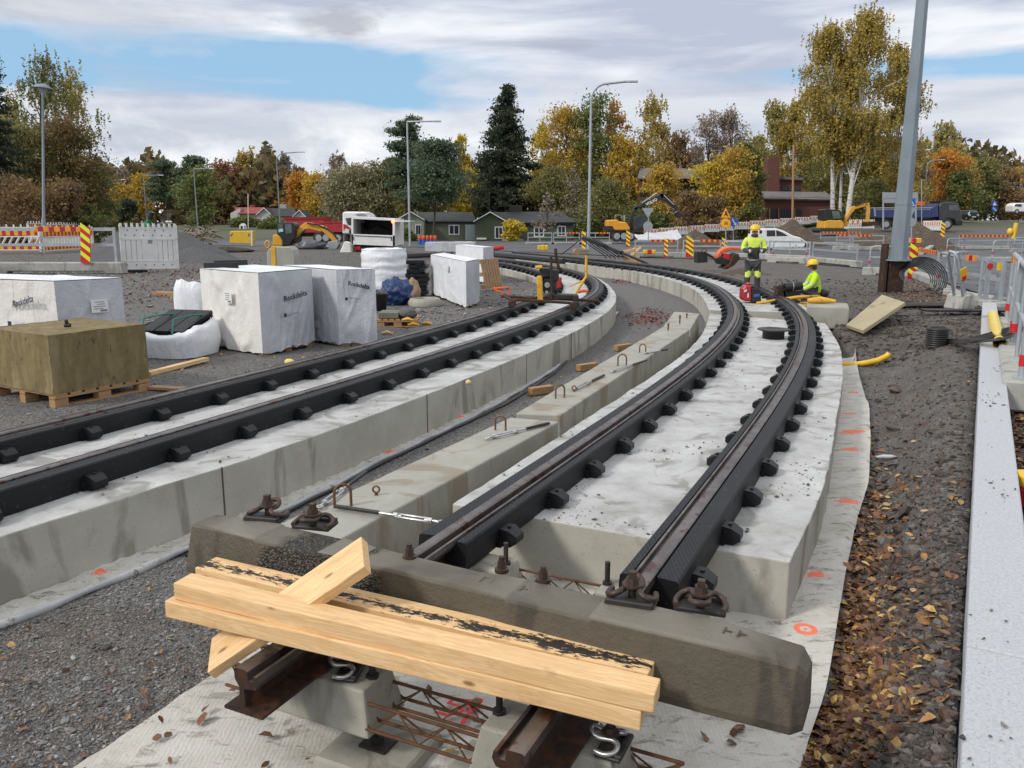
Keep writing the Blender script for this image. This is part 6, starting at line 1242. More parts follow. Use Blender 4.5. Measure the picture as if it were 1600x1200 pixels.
mb = MB(); plate(mb, [(553, 386), (612, 388), (612, 392), (553, 391)], D+.1, .25); plate(mb, [(553, 384), (612, 386), (610, 388), (556, 387)], D+.3, 4.5); place(t, mb, 'chassis', BLACKM, .01)
for x0, x1, y in ((554, 563, 385), (601, 609, 386.5)): mb = MB(); plate(mb, [(x0, y), (x1, y), (x1, y+6), (x0, y+6)], D, .08); place(t, mb, 'tail_lamp', REFRED)
mb = MB(); plate(mb, [(576, 388), (588, 388.4), (588, 391.5), (576, 391)], D, .05); place(t, mb, 'number_plate', WHITEPT)
mb = MB(); plate(mb, [(617, 344.2), (641, 344.6), (641, 346.4), (617, 346.6)], D, 2.0); place(t, mb, 'raised_flap', Mw)
LAMP, nt_, b_ = nodes('lit_red_lamp'); b_.inputs['Base Color'].default_value = (.8, .1, .03, 1); b_.inputs['Emission Color'].default_value = (1, .18, .06, 1); b_.inputs['Emission Strength'].default_value = 5
mb = MB(); mb.ball(A(614, 346.5, D-.1), .09, 10); place(t, mb, 'marker_lamp', LAMP)
for x, y in ((555, 395), (607, 397)): wheel(t, A(x, y, D)+Vector((0, .7, 0)), .46, .42, (1, 0, 0))
wheel(t, A(542, 375, D+4.6)+Vector((0, 0, 0)), .5, .34, (1, .25, 0))
p = A(548, 398, D-.6); t = machine('canvas_bag', 'white crumpled canvas hanging beside the rear wheel of the white truck', 'canvas', p); mb = MB(); plate(mb, [(538, 377), (547, 379), (549, 398), (529, 399)], D-.6, .5); place(t, mb, 'canvas', WCRM, .04)
# red tipper trailer
D = 60.0; t = machine('tipper_trailer', 'red tipper lorry body and low red trailer behind the yellow excavator', 'truck', A(490, 378, D))
mb = MB(); plate(mb, [(444, 340), (507, 339), (507, 343), (503, 364), (450, 364), (446, 345)], D, 2.6); place(t, mb, 'tipper_body', REDP, .04); mb = MB(); plate(mb, [(443, 339.5), (508, 338.5), (508, 342), (443, 343)], D, 2.7, dy=-.06); place(t, mb, 'body_rim', M('dark_red', (.25, .015, .018), (.2, .012, .015)))
mb = MB(); plate(mb, [(499, 348), (535, 346), (535, 363), (503, 363)], D-.2, 2.4); place(t, mb, 'trailer_body', REDP, .03); mb = MB(); plate(mb, [(499, 347.5), (535, 345.6), (535, 347.5), (499, 349.4)], D-.2, 2.5, dy=-.05); plate(mb, [(525, 351.5), (530, 351.3), (530, 354), (525, 354.2)], D-.2, .02, dy=-.02); place(t, mb, 'body_rim', WHITEP if False else REDP)
mb = MB(); plate(mb, [(446, 364), (536, 363), (536, 369), (446, 370)], D+.5, 1.5); place(t, mb, 'chassis', BLACKM)
for x in (452, 462, 498, 509, 528): wheel(t, A(x, 371.5, D)+Vector((0, .1, 0)), .40, .3, (0, 1, 0))
# excavators
D = 48.0; t = machine('mini_excavator', 'small yellow excavator with black cab reaching towards the white truck', 'excavator', A(455, 392, D))
mb = MB(); plate(mb, [(426, 367), (429, 366), (437, 369), (441, 377), (441, 384), (426, 384)], D, 1.2); place(t, mb, 'counterweight', MACHY, .05)
mb = MB(); plate(mb, [(432, 347.5), (458, 347.5), (462, 352), (461, 372), (452, 384), (441, 385), (433, 368)], D+.05, 1.1); place(t, mb, 'cab', BLACKP, .05); mb = MB(); plate(mb, [(434.5, 350), (442, 350), (442, 362), (435, 362)], D, .05, dy=.02); plate(mb, [(445, 350), (455, 350), (456, 364), (446, 366)], D, .05, dy=.02); place(t, mb, 'window', M('cab_glass_green', (.10, .16, .15), (.05, .07, .07), 1.5, .12)); mb = MB(); plate(mb, [(435, 358), (442, 357), (442.5, 362), (435.5, 363)], D, .03, dy=.0); place(t, mb, 'cab_sticker', M('pale_green', (.4, .6, .6), (.35, .5, .5)))
mb = MB(); plate(mb, [(453, 381), (456, 370), (468, 354), (477, 347.5), (485, 348), (505, 353), (507, 360), (500, 362), (482, 357.5), (474, 361), (464, 370), (459, 384)], D+.45, .35); place(t, mb, 'boom', MACHY, .03)
mb = MB(); plate(mb, [(502, 353), (507, 353), (529, 376), (527, 379), (521, 378), (504, 362)], D+.4, .3); place(t, mb, 'stick', MACHY, .03)
mb = MB(); ptube(mb, [(460, 380), (474, 362), (478, 358)], D+.35, .05); ptube(mb, [(480, 349), (497, 351), (506, 356)], D+.35, .045); ptube(mb, [(506, 354), (520, 364), (528, 374)], D+.35, .05); place(t, mb, 'hydraulic_ram', BLACKM)
mb = MB(); plate(mb, [(512, 378), (527, 376), (530, 382), (526, 389), (515, 390), (500, 391), (512, 385)], D+.3, .6); place(t, mb, 'bucket', GALV, .03); mb = MB(); plate(mb, [(421, 386), (475, 386), (479, 390), (475, 395), (424, 395), (419, 390)], D+.0, .35); plate(mb, [(421, 386), (475, 386), (479, 390), (475, 395), (424, 395), (419, 390)], D+1.0, .35); place(t, mb, 'track', TYRE, .05); mb = MB(); c = A(418, 382, D-.3); mb.tube([c+Vector((.13*math.cos(a), 0, .2*math.sin(a))) for a in np.linspace(0, 2*PI, 14)], .05, 7); place(t, mb, 'yellow_ring', MACHY)
D = 75.0; t = machine('wheeled_excavator', 'orange and black wheeled excavator with folded boom before the trees', 'excavator', A(985, 372, D))
mb = MB(); plate(mb, [(949, 359), (949.5, 344), (964, 343), (967, 346), (978, 347), (985, 356), (984, 360), (957, 360)], D, 2.4); place(t, mb, 'engine_cover', M('machine_orange', (.75, .33, .02), (.66, .28, .02), 3, .4, spots=(.2, .12, .05), spsc=5), .08)
mb = MB(); plate(mb, [(948.5, 353), (957, 353), (961, 361), (949, 361)], D-.05, 2.5); plate(mb, [(950, 361), (1004, 360), (1004, 363), (952, 364)], D, 2.3); plate(mb, [(958, 364), (996, 363.5), (998, 368), (960, 368)], D+.2, 2); place(t, mb, 'chassis', BLACKM, .03)
mb = MB(); plate(mb, [(991, 340), (1004, 335), (1010, 337), (1009, 359), (989, 360)], D+.1, 1.2); place(t, mb, 'cab', GLASS, .05)
mb = MB(); plate(mb, [(979, 357), (987, 332), (991, 324), (1000, 321), (993, 330), (989, 346), (988, 360)], D+.9, .5); plate(mb, [(990, 325), (1003, 318), (1031, 304), (1035, 301), (1040, 306), (1033, 311), (1010, 320), (993, 329)], D+.9, .5); place(t, mb, 'boom', BLACKM, .04)
mb = MB(); plate(mb, [(1030, 302), (1039, 303), (1058, 322), (1062, 328), (1056, 327), (1040, 314), (1034, 312)], D+.9, .45); place(t, mb, 'stick', BLACKM, .03); mb = MB(); plate(mb, [(1054, 326), (1063, 332), (1067, 336), (1063, 341), (1057, 338), (1052, 330)], D+.9, .6); place(t, mb, 'gripper', BLACKM, .03)
mb = MB(); ptube(mb, [(1003, 317), (1027, 301.5)], D+.85, .05); ptube(mb, [(1037, 305), (1053, 320)], D+.85, .05); place(t, mb, 'hydraulic_ram', STEEL); mb = MB(); ptube(mb, [(1040, 318), (1045, 331), (1052, 334), (1058, 330)], D+.8, .035); place(t, mb, 'hose', M('pale_hose', (.4, .36, .28), (.3, .27, .2)))
p = A(1018, 315.5, D+.88)-t.location; text_obj('VOLVO', .33, SIGNWH, Matrix.Translation(p) @ Matrix.Rotation(R(26), 4, 'Y').inverted() @ Matrix.Rotation(PI/2, 4, 'X'), t, bold=.01)
mb = MB(); ptube(mb, [(961, 343), (961, 336), (970, 336), (972, 341)], D+.2, .03); ptube(mb, [(974, 345), (974, 336), (976, 336), (976, 346)], D+.2, .03); place(t, mb, 'handrail', GALV)
for x in (964, 985, 975): wheel(t, A(x, 369, D)+Vector((0, .2, 0)), .5, .4, (0, 1, 0))
D = 80.0; t = machine('mini_excavator', 'yellow excavator with black cab and raised arm right of the white birch trunks', 'excavator', A(1310, 362, D))
mb = MB(); plate(mb, [(1288, 357), (1290, 345.5), (1296, 344), (1316, 344.5), (1319, 350), (1318, 357)], D, 2.2); place(t, mb, 'engine_cover', MACHY, .06); mb = MB(); plate(mb, [(1288, 344), (1288, 328), (1291, 326.5), (1313, 328), (1319, 344)], D+.2, 1.8); place(t, mb, 'cab', BLACKP, .04); mb = MB(); plate(mb, [(1300, 329.5), (1311, 330), (1315, 341), (1302, 342)], D+.1, .1); place(t, mb, 'window', M('green_glass', (.12, .17, .12), (.05, .06, .05), 1, .15))
mb = MB(); plate(mb, [(1318, 353), (1322, 338), (1330, 324), (1335, 322), (1354, 317.5), (1357, 319), (1352, 322.5), (1336, 327), (1330, 336), (1324, 354)], D+.6, .4); place(t, mb, 'boom', MACHY, .03); mb = MB(); plate(mb, [(1352, 317.5), (1358.5, 317), (1360, 330), (1358, 349), (1354.5, 349), (1355, 330)], D+.6, .35); place(t, mb, 'stick', MACHY, .03); mb = MB(); plate(mb, [(1352, 347), (1366, 346), (1373, 351), (1362, 353), (1352, 354)], D+.5, .8); place(t, mb, 'bucket', RUST, .03); mb = MB(); plate(mb, [(1282, 357), (1322, 357), (1325, 360), (1322, 364), (1284, 364), (1280, 360)], D-.1, 2.2); place(t, mb, 'track', TYRE, .05)
mb = MB(); ptube(mb, [(1324, 345), (1333, 331)], D+.55, .06); ptube(mb, [(1336, 321.5), (1352, 316.5)], D+.55, .05); place(t, mb, 'hydraulic_ram', BLACKM)
# spare pieces of the site
t = machine('steel_box', 'yellow steel container box with rust marks behind the gravel heap', 'container', A(376, 384, 44)); mb = MB(); plate(mb, [(359, 361), (392, 361), (392, 381), (359, 380)], 44, .8); place(t, mb, 'box', M('rusty_yellow', (.66, .42, .03), (.6, .37, .03), 3, .5, spots=(.10, .04, .02), spsc=2.6, spth=.63), .02); mb = MB(); plate(mb, [(392, 360), (394, 360), (394, 384), (392, 384)], 44, .1); place(t, mb, 'side_post', WHITEP)
def heap(label, px, py, D, rx, ry, h, mat, name='gravel_heap', cat='heap', grp='heaps of gravel and soil', nz=.18, pk=1.0):
    c = atD(px, D); mb = MB(); s_ = random.uniform(0, 60); n, m_ = 56, 18
    def fn(u, v):
        a = 2*PI*u; r = 1-v; k = 1+nz*float(fbm(math.cos(a)*1.5+s_, math.sin(a)*1.5, .5, 3)); x, y = rx*r*k*math.cos(a), ry*r*k*math.sin(a)
        z = h*(1-r**pk)*(1 if r < .99 else 1)+.05*h*float(fbm(x*2+s_, y*2, 0, 4))*min(1, 4*(1-r))-.08
        return (x, y, z)
    mb.grid(fn, n, m_); return tag(mb.build(name, mat, None, loc=(c.x, c.y, c.z)), label, cat, grp)
GRAVD = M('dark_gravel_heap', (.045, .046, .05), (.11, .11, .115), 22, .85, .7, 25, c3=(.03, .03, .032), bd=.05); SOILM = M('brown_soil', (.10, .072, .05), (.06, .043, .03), 4, .95, .7, 12, c3=(.14, .11, .08), bd=.05)
heap('long dark grey gravel heap behind the white picket barrier', 262, 0, 34, 3.6, 3.0, 1.55, GRAVD, pk=1.25)
heap('lower shoulder of dark gravel at the right foot of the heap', 318, 0, 32.5, 2.1, 1.6, .7, GRAVD)
heap('pointed brown soil heap behind the white car', 1222, 0, 66, 3.0, 3, 2.25, SOILM); heap('brown soil heap behind the tall pole', 1410, 0, 60, 3.4, 3, 2.0, SOILM); heap('low brown soil heap beside the yellow excavator', 1345, 0, 64, 2.8, 2, 1.2, SOILM); heap('brown gravel heap behind the roadworks signs', 1076, 0, 62, 2.6, 2, 1.5, SOILM); heap('flat brown soil heap under the orange machine blade', 1150, 0, 32, 1.6, 1.2, .35, SOILM)
t = machine('green_pipe', 'green plastic pipe with black cap sticking up behind the barrier', 'pipe', A(230, 370, 27)); mb = MB(); ptube(mb, [(227, 362), (234, 341)], 27, .09, 12); place(t, mb, 'pipe', M('green_plastic', (.01, .2, .06), (.008, .16, .05), 3, .4)); mb = MB(); ptube(mb, [(233.5, 342), (236, 334), (237, 331)], 27, .10, 12); place(t, mb, 'cap', BLACKP)
mb = MB()
for k in range(90):
    c = atD(random.gauss(322, 16), 50+random.uniform(-2, 2)); z = random.uniform(.05, 1.2)*math.exp(-abs((c.x+18.5)/2.6)**2); d = Vector((random.uniform(-1, 1), random.uniform(-.5, .5), random.uniform(-.25, .35))); L = random.uniform(.3, 1.0)
    mb.tube([c+Vector((0, 0, z))-d*L, c+Vector((0, 0, z+.1)), c+Vector((0, 0, z))+d*L], [.05, .06, .02], 5)
tag(mb.build('brush_pile', TIMBERG), 'tangled heap of roots and branches behind the gravel heap', 'brush pile', kind='stuff')
lump('earth_mound', 'dark grassy earth mound in front of the yellow steel box', 'mound', atD(366, 43, -.1), (1.4, .7, .22), M('grassy_earth', (.05, .075, .02), (.045, .034, .024), 3, .9, .5, 12, c3=(.03, .022, .016)), .35, 2)
p = A(478, 388, 47); lump('sheet_roll', 'crumpled grey rubber sheet lying under the yellow excavator boom', 'sheet', atD(498, 47.6, 0), (.85, .4, .28), M('grey_sheet', (.12, .13, .145), (.07, .075, .085), 3, .45, .5, 6), .5, 2.4)
t = machine('plastic_sheet', 'pale plastic sheet spread over a low bank behind the give way sign', 'sheet', A(1030, 385, 66)); mb = MB(); mb.grid(lambda u, v: tuple(A(998+70*u, 376-(9+8*u)*v, 66)+Vector((0, 2.5*v, .15*float(fbm(u*6, v*4, 0, 3))))), 30, 8); place(t, mb, 'sheet', WGRY)
for k, (x, lb) in enumerate(((641, 'leftmost'), (649, 'second'), (657, 'third'), (665, 'fourth'), (673, 'fifth'))):
    pass
for k, (x, lb) in enumerate(((656, 'leftmost red topped barrel before the grey house'), (662, 'red topped barrel second from left before the grey house'), (668, 'middle red topped barrel before the grey house'), (674, 'red topped barrel second from right before the grey house'), (680, 'rightmost red topped barrel before the grey house'))):
    c = A(x, 384, 72); t = machine('barrel', lb, 'barrel', c); t['group'] = 'red topped barrels'; mb = MB(); mb.lathe([(.14, 0), (.15, .35), (.13, .5)], (0, 0, 0), 12); mb.build('drum', SIGNBL, t); mb = MB(); mb.lathe([(.13, .5), (.15, .52), (.14, .85), (.001, .9)], (0, 0, 0), 12); mb.build('top', M('barrel_red', (.6, .1, .03), (.5, .08, .03)) if k == 0 else bpy.data.materials['barrel_red'], t)
t = machine('concrete_well', 'pale round concrete well ring beside the soil heap', 'well ring', A(1236, 365, 70)); mb = MB(); mb.lathe([(.75, 0), (.75, .9), (.6, .9), (.6, .2)], (0, 0, 0), 24); mb.build('ring', CONCL, t)
# site fence of orange white barriers before the brick house
x0 = 1002
OWB = stripes('orange_white_band', (.80, .78, .74), (.72, .2, .05), .5, 0, 0, .5, .5)
def far_barrier(label, p0, p1, h=1.0):
    d = p1-p0; L = math.hypot(d.x, d.y); t = thing('site_barrier', p0, label, 'barrier', 'orange white barriers of the far site fence', rz=math.atan2(d.y, d.x)); n = 8
    mb = MB()
    for k in range(n): mb.box((L*(k+.5)/n, 0, h*.5), (L/n*.5, .06, h))
    mb.box((L/2, 0, h*.1), (L, .07, .1)); mb.build('panel', WHITEP, t); mb = MB(); mb.box((L/2, 0, h*.72), (L, .075, h*.3)); mb.build('striped_band', OWB, t)
names = ['just behind the give way sign', 'right of the give way sign', 'over the pale plastic sheet', 'behind the brown gravel heap', 'left of the orange triangular sign', 'behind the orange triangular sign', 'behind the round blue sign', 'left of the pointed soil heap', 'behind the pointed soil heap', 'right of the pointed soil heap', 'behind the concrete well ring', 'left of the yellow excavator cab']
for k in range(12):
    xa, xb = 1006+23.6*k, 1006+23.6*(k+1)-.6; Ya, Yb = 72+1.6*k, 72+1.6*(k+1); ya, yb = 369-2.1*k, 369-2.1*(k+1)
    far_barrier('orange and white site barrier '+names[k], A(xa, ya+2, Ya), A(xb, yb+2, Yb), .72)
for k, (xa, xb, Y, lb) in enumerate(((1322, 1346, 84, 'orange and white site barrier behind the yellow excavator boom'), (1347, 1366, 84, 'orange and white site barrier between excavator arm and sign board'), (1441, 1456, 80, 'tilted orange and white site barrier under the blue truck body'), (1456, 1470, 78, 'tilted orange and white site barrier before the grey truck cab'))): far_barrier(lb, A(xa, 357+3*(k > 1), Y), A(xb, 357+8*(k > 1), Y-1*(k > 1)*2), .9)
t = machine('kerb_strip', 'pale kerb edge of the traffic island at the road behind the tall pole', 'kerb', A(1440, 390, 50)); mb = MB(); mb.bar(A(1438, 396, 50), A(1470, 376, 66), .3, .16); place(t, mb, 'kerb', CONCL)
# lane markings
mb = MB()
for xa, ya, xb, yb in ((1466, 389, 1502, 389), (1514, 389, 1528, 389), (1540, 389, 1556, 389), (1500, 350, 1520, 350), (1527, 350, 1540, 350), (1548, 350, 1556, 350)):
    a = on(xa, ya, .05, -.2 if ya > 380 else 1.2); b = on(xb, yb, .05, -.2 if ya > 380 else 1.2); mb.quad(a+Vector((0, -.15, .012)), b+Vector((0, -.15, .012)), b+Vector((0, .35, .012)), a+Vector((0, .35, .012)))
tag(mb.build('lane_marking', WHITEP), 'white dashed lane markings on the asphalt', 'marking', kind='structure')
# ---------------------------------------------------------------- houses
def win(t, px0, px1, py0, py1, Y, th=.12, frame=WHITEPT, glass=GLASS, bars=1):
    w_ = (px1-px0)*.14; mb = MB(); plate(mb, [(px0, py0), (px1, py0), (px1, py1), (px0, py1)], Y, th, dy=-.05); o = place(t, mb, 'window', frame)
    mb = MB(); n = bars+1; g_ = (px1-px0-w_)/n
    for k in range(n): x = px0+w_/2+g_*k; plate(mb, [(x+w_*.3, py0+w_*.8), (x+g_-w_*.3, py0+w_*.8), (x+g_-w_*.3, py1-w_*.8), (x+w_*.3, py1-w_*.8)], Y, .04, dy=-.075)
    mb.v = [(v[0]-t.location.x, v[1]-t.location.y, v[2]-t.location.z) for v in mb.v]; mb.build('pane', glass, o)
ROOFD = M('dark_roof', (.028, .029, .033), (.045, .046, .05), 2, .8, .4, 30); ROOFR = M('red_roof', (.28, .055, .05), (.22, .045, .042), 2, .7, .3, 20); ROOFT = M('tan_roof', (.34, .29, .2), (.28, .23, .16), 2, .8)
GRNW = M('green_board_wall', (.075, .09, .05), (.06, .072, .04), .8, .8, 0, 20, stretch=(6, 1, .2)); GRYW = M('grey_green_wall', (.26, .28, .22), (.22, .235, .185), .8, .8, stretch=(6, 1, .2)); PALEW = M('pale_plaster', (.48, .48, .45), (.42, .42, .39), .6, .85); BEIGEW = M('olive_wall', (.17, .18, .12), (.14, .15, .1), .8, .8, stretch=(6, 1, .2))
def walls(t, pts, Y, dep, mat, name='wall', dy=0): mb = MB(); plate(mb, pts, Y, dep, dy=dy); return place(t, mb, name, mat)
def gable(t, xl, xr, yb, ye, yp, Y, dep, wm, rm, over=1.5, trim=True):
    xm = (xl+xr)/2; walls(t, [(xl, yb), (xl, ye), (xm, yp), (xr, ye), (xr, yb)], Y, dep, wm)
    o_ = over
    for s_, xa in ((-1, xl), (1, xr)):
        mb = MB(); plate(mb, [(xm, yp-2.2), (xa+s_*o_*1.4, ye+.2), (xa+s_*o_*1.4, ye+1.6), (xm, yp-.6)], Y, dep+.8, dy=-.4); place(t, mb, 'roof', rm)
        if trim: mb = MB(); plate(mb, [(xm, yp-2.4), (xa+s_*o_*1.45, ye+.1), (xa+s_*o_*1.45, ye+1.5), (xm, yp-.9)], Y, .06, dy=-.46); place(t, mb, 'barge_board', WHITEPT)
def slope(t, pts, Y, dep, rm, tilt=3.5, name='roof'):
    """roof slope facing the viewer: lower edge at Y, upper edge pushed back"""
    a = [A(x, y, Y) for x, y in pts]; n = len(a); mb = MB()
    lo = [a[0], a[1]]; hi = [A(pts[2][0], pts[2][1], Y+tilt), A(pts[3][0], pts[3][1], Y+tilt)]
    vs = [lo[0], lo[1], hi[0], hi[1]]; vs2 = [v+Vector((0, .12, -.18)) for v in vs]
    bk = [Vector((v.x, v.y+2*tilt, vs[0].z)) for v in (lo[1], lo[0])]
    mb.add(vs+vs2, [(0, 1, 2, 3), (7, 6, 5, 4), (0, 4, 5, 1), (1, 5, 6, 2), (2, 6, 7, 3), (3, 7, 4, 0)]); mb.add([vs[2], vs[3], bk[1], bk[0]], [(0, 1, 2, 3)]); return place(t, mb, name, rm)
# grey green house (left part) and dark green house
D = 90.0; t = machine('wooden_house', 'grey green wooden house with dark roof left of the dark green one', 'house', A(690, 376, D))
gable(t, 622, 662, 375, 343, 332.5, D-2, 6, GRYW, ROOFD); walls(t, [(661, 375), (661, 344.5), (745, 344.5), (745, 376)], D, 5, BEIGEW)
slope(t, [(648, 346), (745, 346), (738, 331.5), (645, 331.5)], D-.4, 4, ROOFD); win(t, 649, 658, 351, 367, D-2); win(t, 701, 718, 351, 367, D)
mb = MB(); plate(mb, [(727, 352), (742, 352), (742, 376), (727, 376)], D, .1, dy=-.06); place(t, mb, 'door', M('pale_blue_door', (.50, .58, .58), (.44, .52, .52), 2, .5)); mb = MB(); plate(mb, [(726, 351), (743, 351), (743, 352), (726, 352)], D, .12, dy=-.07); place(t, mb, 'door_frame', WHITEPT)
mb = MB(); ptube(mb, [(653, 336), (653, 330)], D, .1); place(t, mb, 'vent_pipe', GALV)
D = 88.0; t = machine('wooden_house', 'dark green wooden house with low dark roof beside the middle lamp post', 'house', A(820, 379, D))
gable(t, 742, 790, 380, 345.5, 333, D-2, 6, GRNW, ROOFD); walls(t, [(788, 379), (788, 347), (896, 347), (896, 372), (860, 375)], D, 5, GRNW)
slope(t, [(765, 348.5), (901, 347), (876, 330.5), (763, 331.5)], D-.5, 4, ROOFD)
mb = MB(); plate(mb, [(796, 321), (816, 321), (816, 334), (796, 334)], D+3, 1.2); place(t, mb, 'chimney', BLACKM, .03)
win(t, 773, 786, 354, 373, D-2); win(t, 834, 850, 354, 370, D); win(t, 871, 884, 353, 369, D)
mb = MB(); plate(mb, [(745, 371.5), (760, 371.5), (760, 374), (745, 374)], D-2, .3, dy=-.2); place(t, mb, 'bench_board', WHITEPT); mb = MB(); ptube(mb, [(764, 330), (764, 301), (751, 303)], D, .06); place(t, mb, 'aerial_mast', BLACKM)
mb = MB(); plate(mb, [(785, 372), (818, 374), (818, 380), (785, 380)], D-2.5, .2); place(t, mb, 'low_wall', CONCL)
# far white houses on the left
D = 190.0; t = machine('white_house', 'far white house with a red roof on the left', 'house', A(390, 352, D)); walls(t, [(360, 350), (360, 333), (375, 325), (375, 350)], D, 8, PALEW); walls(t, [(375, 350), (375, 332), (412, 332), (412, 350)], D, 8, PALEW, dy=.5); slope(t, [(372, 333.5), (413, 333.5), (412, 324), (366, 324)], D-.5, 5, ROOFR); win(t, 369, 373, 338, 346, D); win(t, 404, 408, 337, 346, D+.4); mb = MB(); plate(mb, [(390, 320), (396, 320), (396, 326), (390, 326)], D+4, 1.5); place(t, mb, 'chimney', ROOFR)
D = 184.0; t = machine('white_house', 'far pale house with a black roof left of the red tipper', 'house', A(430, 352, D)); gable(t, 402, 424, 351, 335.5, 326.5, D-1.5, 8, PALEW, ROOFD, 1); walls(t, [(423, 351), (423, 336), (470, 336), (470, 351)], D, 7, PALEW); slope(t, [(418, 338), (464, 338), (461, 325.5), (414, 325.5)], D-.6, 5, ROOFD); gable(t, 459, 477, 351, 338, 330, D-2, 6, PALEW, ROOFD, 1); win(t, 417.5, 421.5, 341, 351, D-1.5); win(t, 432, 437, 341, 347, D); mb = MB(); plate(mb, [(436, 319), (447, 319), (447, 330), (436, 330)], D+5, 3); place(t, mb, 'chimney', GALV)
D = 230.0; t = machine('white_house', 'small far beige house with a tan roof behind the gravel heap', 'house', A(266, 345, D)); gable(t, 251, 268, 345, 335.5, 328, D-2, 8, PALEW, ROOFT, .7); walls(t, [(266, 345), (266, 335.5), (283, 335.5), (283, 345)], D, 8, PALEW); slope(t, [(262, 336), (284, 336), (282, 326.5), (260, 326.5)], D-.5, 5, ROOFT); gable(t, 284, 295, 345, 334, 329, D, 6, PALEW, ROOFD, .6); win(t, 257, 260, 337, 341, D-2)
D = 225.0; t = machine('white_house', 'small far white house with a black roof right of the lamp post', 'house', A(165, 350, D)); gable(t, 152, 178, 348, 338, 331, D, 8, PALEW, ROOFD, 1); slope(t, [(178, 339.5), (200, 341), (196, 334), (172, 333)], D-.4, 5, ROOFD); walls(t, [(178, 348), (178, 340), (198, 341), (198, 348)], D, 8, PALEW)
D = 240.0; t = machine('dark_house', 'far dark house between the white house and the beige house', 'house', A(230, 346, D)); walls(t, [(214, 345), (214, 339), (247, 339), (247, 345)], D, 7, M('dark_wall', (.08, .08, .085), (.06, .06, .065))); slope(t, [(211, 340), (249, 340), (246, 331), (216, 332)], D-.4, 5, ROOFD)
# brick house on the right
def brick_mat():
    m, nt, b = nodes('dark_red_brick'); v = coords(nt); mpn = nd(nt, 'ShaderNodeMapping'); mpn.inputs['Rotation'].default_value = (PI/2, 0, 0); nt.links.new(v, mpn.inputs['Vector'])
    br = nd(nt, 'ShaderNodeTexBrick', Scale=3.0); br.inputs['Color1'].default_value = (.16, .045, .032, 1); br.inputs['Color2'].default_value = (.115, .034, .026, 1); br.inputs['Mortar'].default_value = (.12, .09, .08, 1); nt.links.new(mpn.outputs[0], br.inputs['Vector'])
    nt.links.new(br.outputs['Color'], b.inputs['Base Color']); b.inputs['Roughness'].default_value = .85; return m
BRICK = brick_mat(); ROOFG = M('grey_flat_roof', (.12, .11, .11), (.17, .155, .15), 1, .85, .2, 10)
D = 104.0; t = machine('brick_house', 'dark red brick house with a tall chimney behind the birches on the right', 'house', A(1230, 345, D))
walls(t, [(1195, 342), (1195, 308), (1297, 309), (1306, 313), (1306, 342)], D, 8, BRICK); slope(t, [(1192, 310), (1308, 312), (1290, 300), (1190, 299)], D-.6, 5, ROOFG, name='roof'); walls(t, [(1198, 300), (1198, 277), (1254, 280), (1254, 300)], D+6, 6, BRICK); mb = MB(); plate(mb, [(1195, 274.5), (1256, 277.5), (1256, 281.5), (1195, 279)], D+5.5, 7); place(t, mb, 'upper_roof', ROOFG)
mb = MB(); plate(mb, [(1200, 245), (1218, 245), (1218, 300), (1200, 300)], D+5, 1.6); place(t, mb, 'chimney', BRICK)
for x in (1222, 1232, 1242): win(t, x, x+8, 291, 298, D+6, frame=BLACKM)
mb = MB(); plate(mb, [(1201, 327), (1253, 327), (1253, 342), (1201, 342)], D, .2, dy=-.05); place(t, mb, 'garage_opening', BLACKP)
for x in (1201, 1215, 1240): mb = MB(); plate(mb, [(x, 325), (x+1.2, 325), (x+1.2, 342), (x, 342)], D, .2, dy=-.3); place(t, mb, 'post', TIMBERD)
D = 108.0; t = machine('brick_house', 'dark red brick building half hidden by trees behind the black excavator', 'house', A(1080, 345, D)); walls(t, [(1000, 345), (1000, 276), (1105, 276), (1105, 345)], D, 9, BRICK); slope(t, [(996, 278), (1108, 278), (1104, 263), (1000, 263)], D-.8, 5, ROOFG); mb = MB(); plate(mb, [(996, 276), (1108, 276), (1108, 279.5), (996, 279.5)], D, .4, dy=-.9); place(t, mb, 'eaves', M('pale_eaves', (.3, .28, .26), (.25, .23, .21)))
mb = MB(); plate(mb, [(1000, 290), (1105, 290), (1105, 307), (1000, 307)], D, .2, dy=-.06); place(t, mb, 'window_strip', GLASS)
for x in (1070, 1083, 1095): win(t, x, x+8, 293, 304, D, .3, frame=SIGNBACK)
D = 175.0; t = machine('low_building', 'long low dark building on the hill at the far right', 'building', A(1590, 300, D)); walls(t, [(1555, 312), (1555, 290), (1640, 292), (1640, 312)], D, 10, M('brown_wall', (.1, .075, .06), (.08, .06, .05))); mb = MB(); plate(mb, [(1553, 286), (1642, 287.5), (1642, 290.5), (1553, 289)], D, 11, dy=-.5); place(t, mb, 'roof', ROOFD)
for k in range(6): win(t, 1560+11*k, 1568+11*k, 291, 295, D, .1)
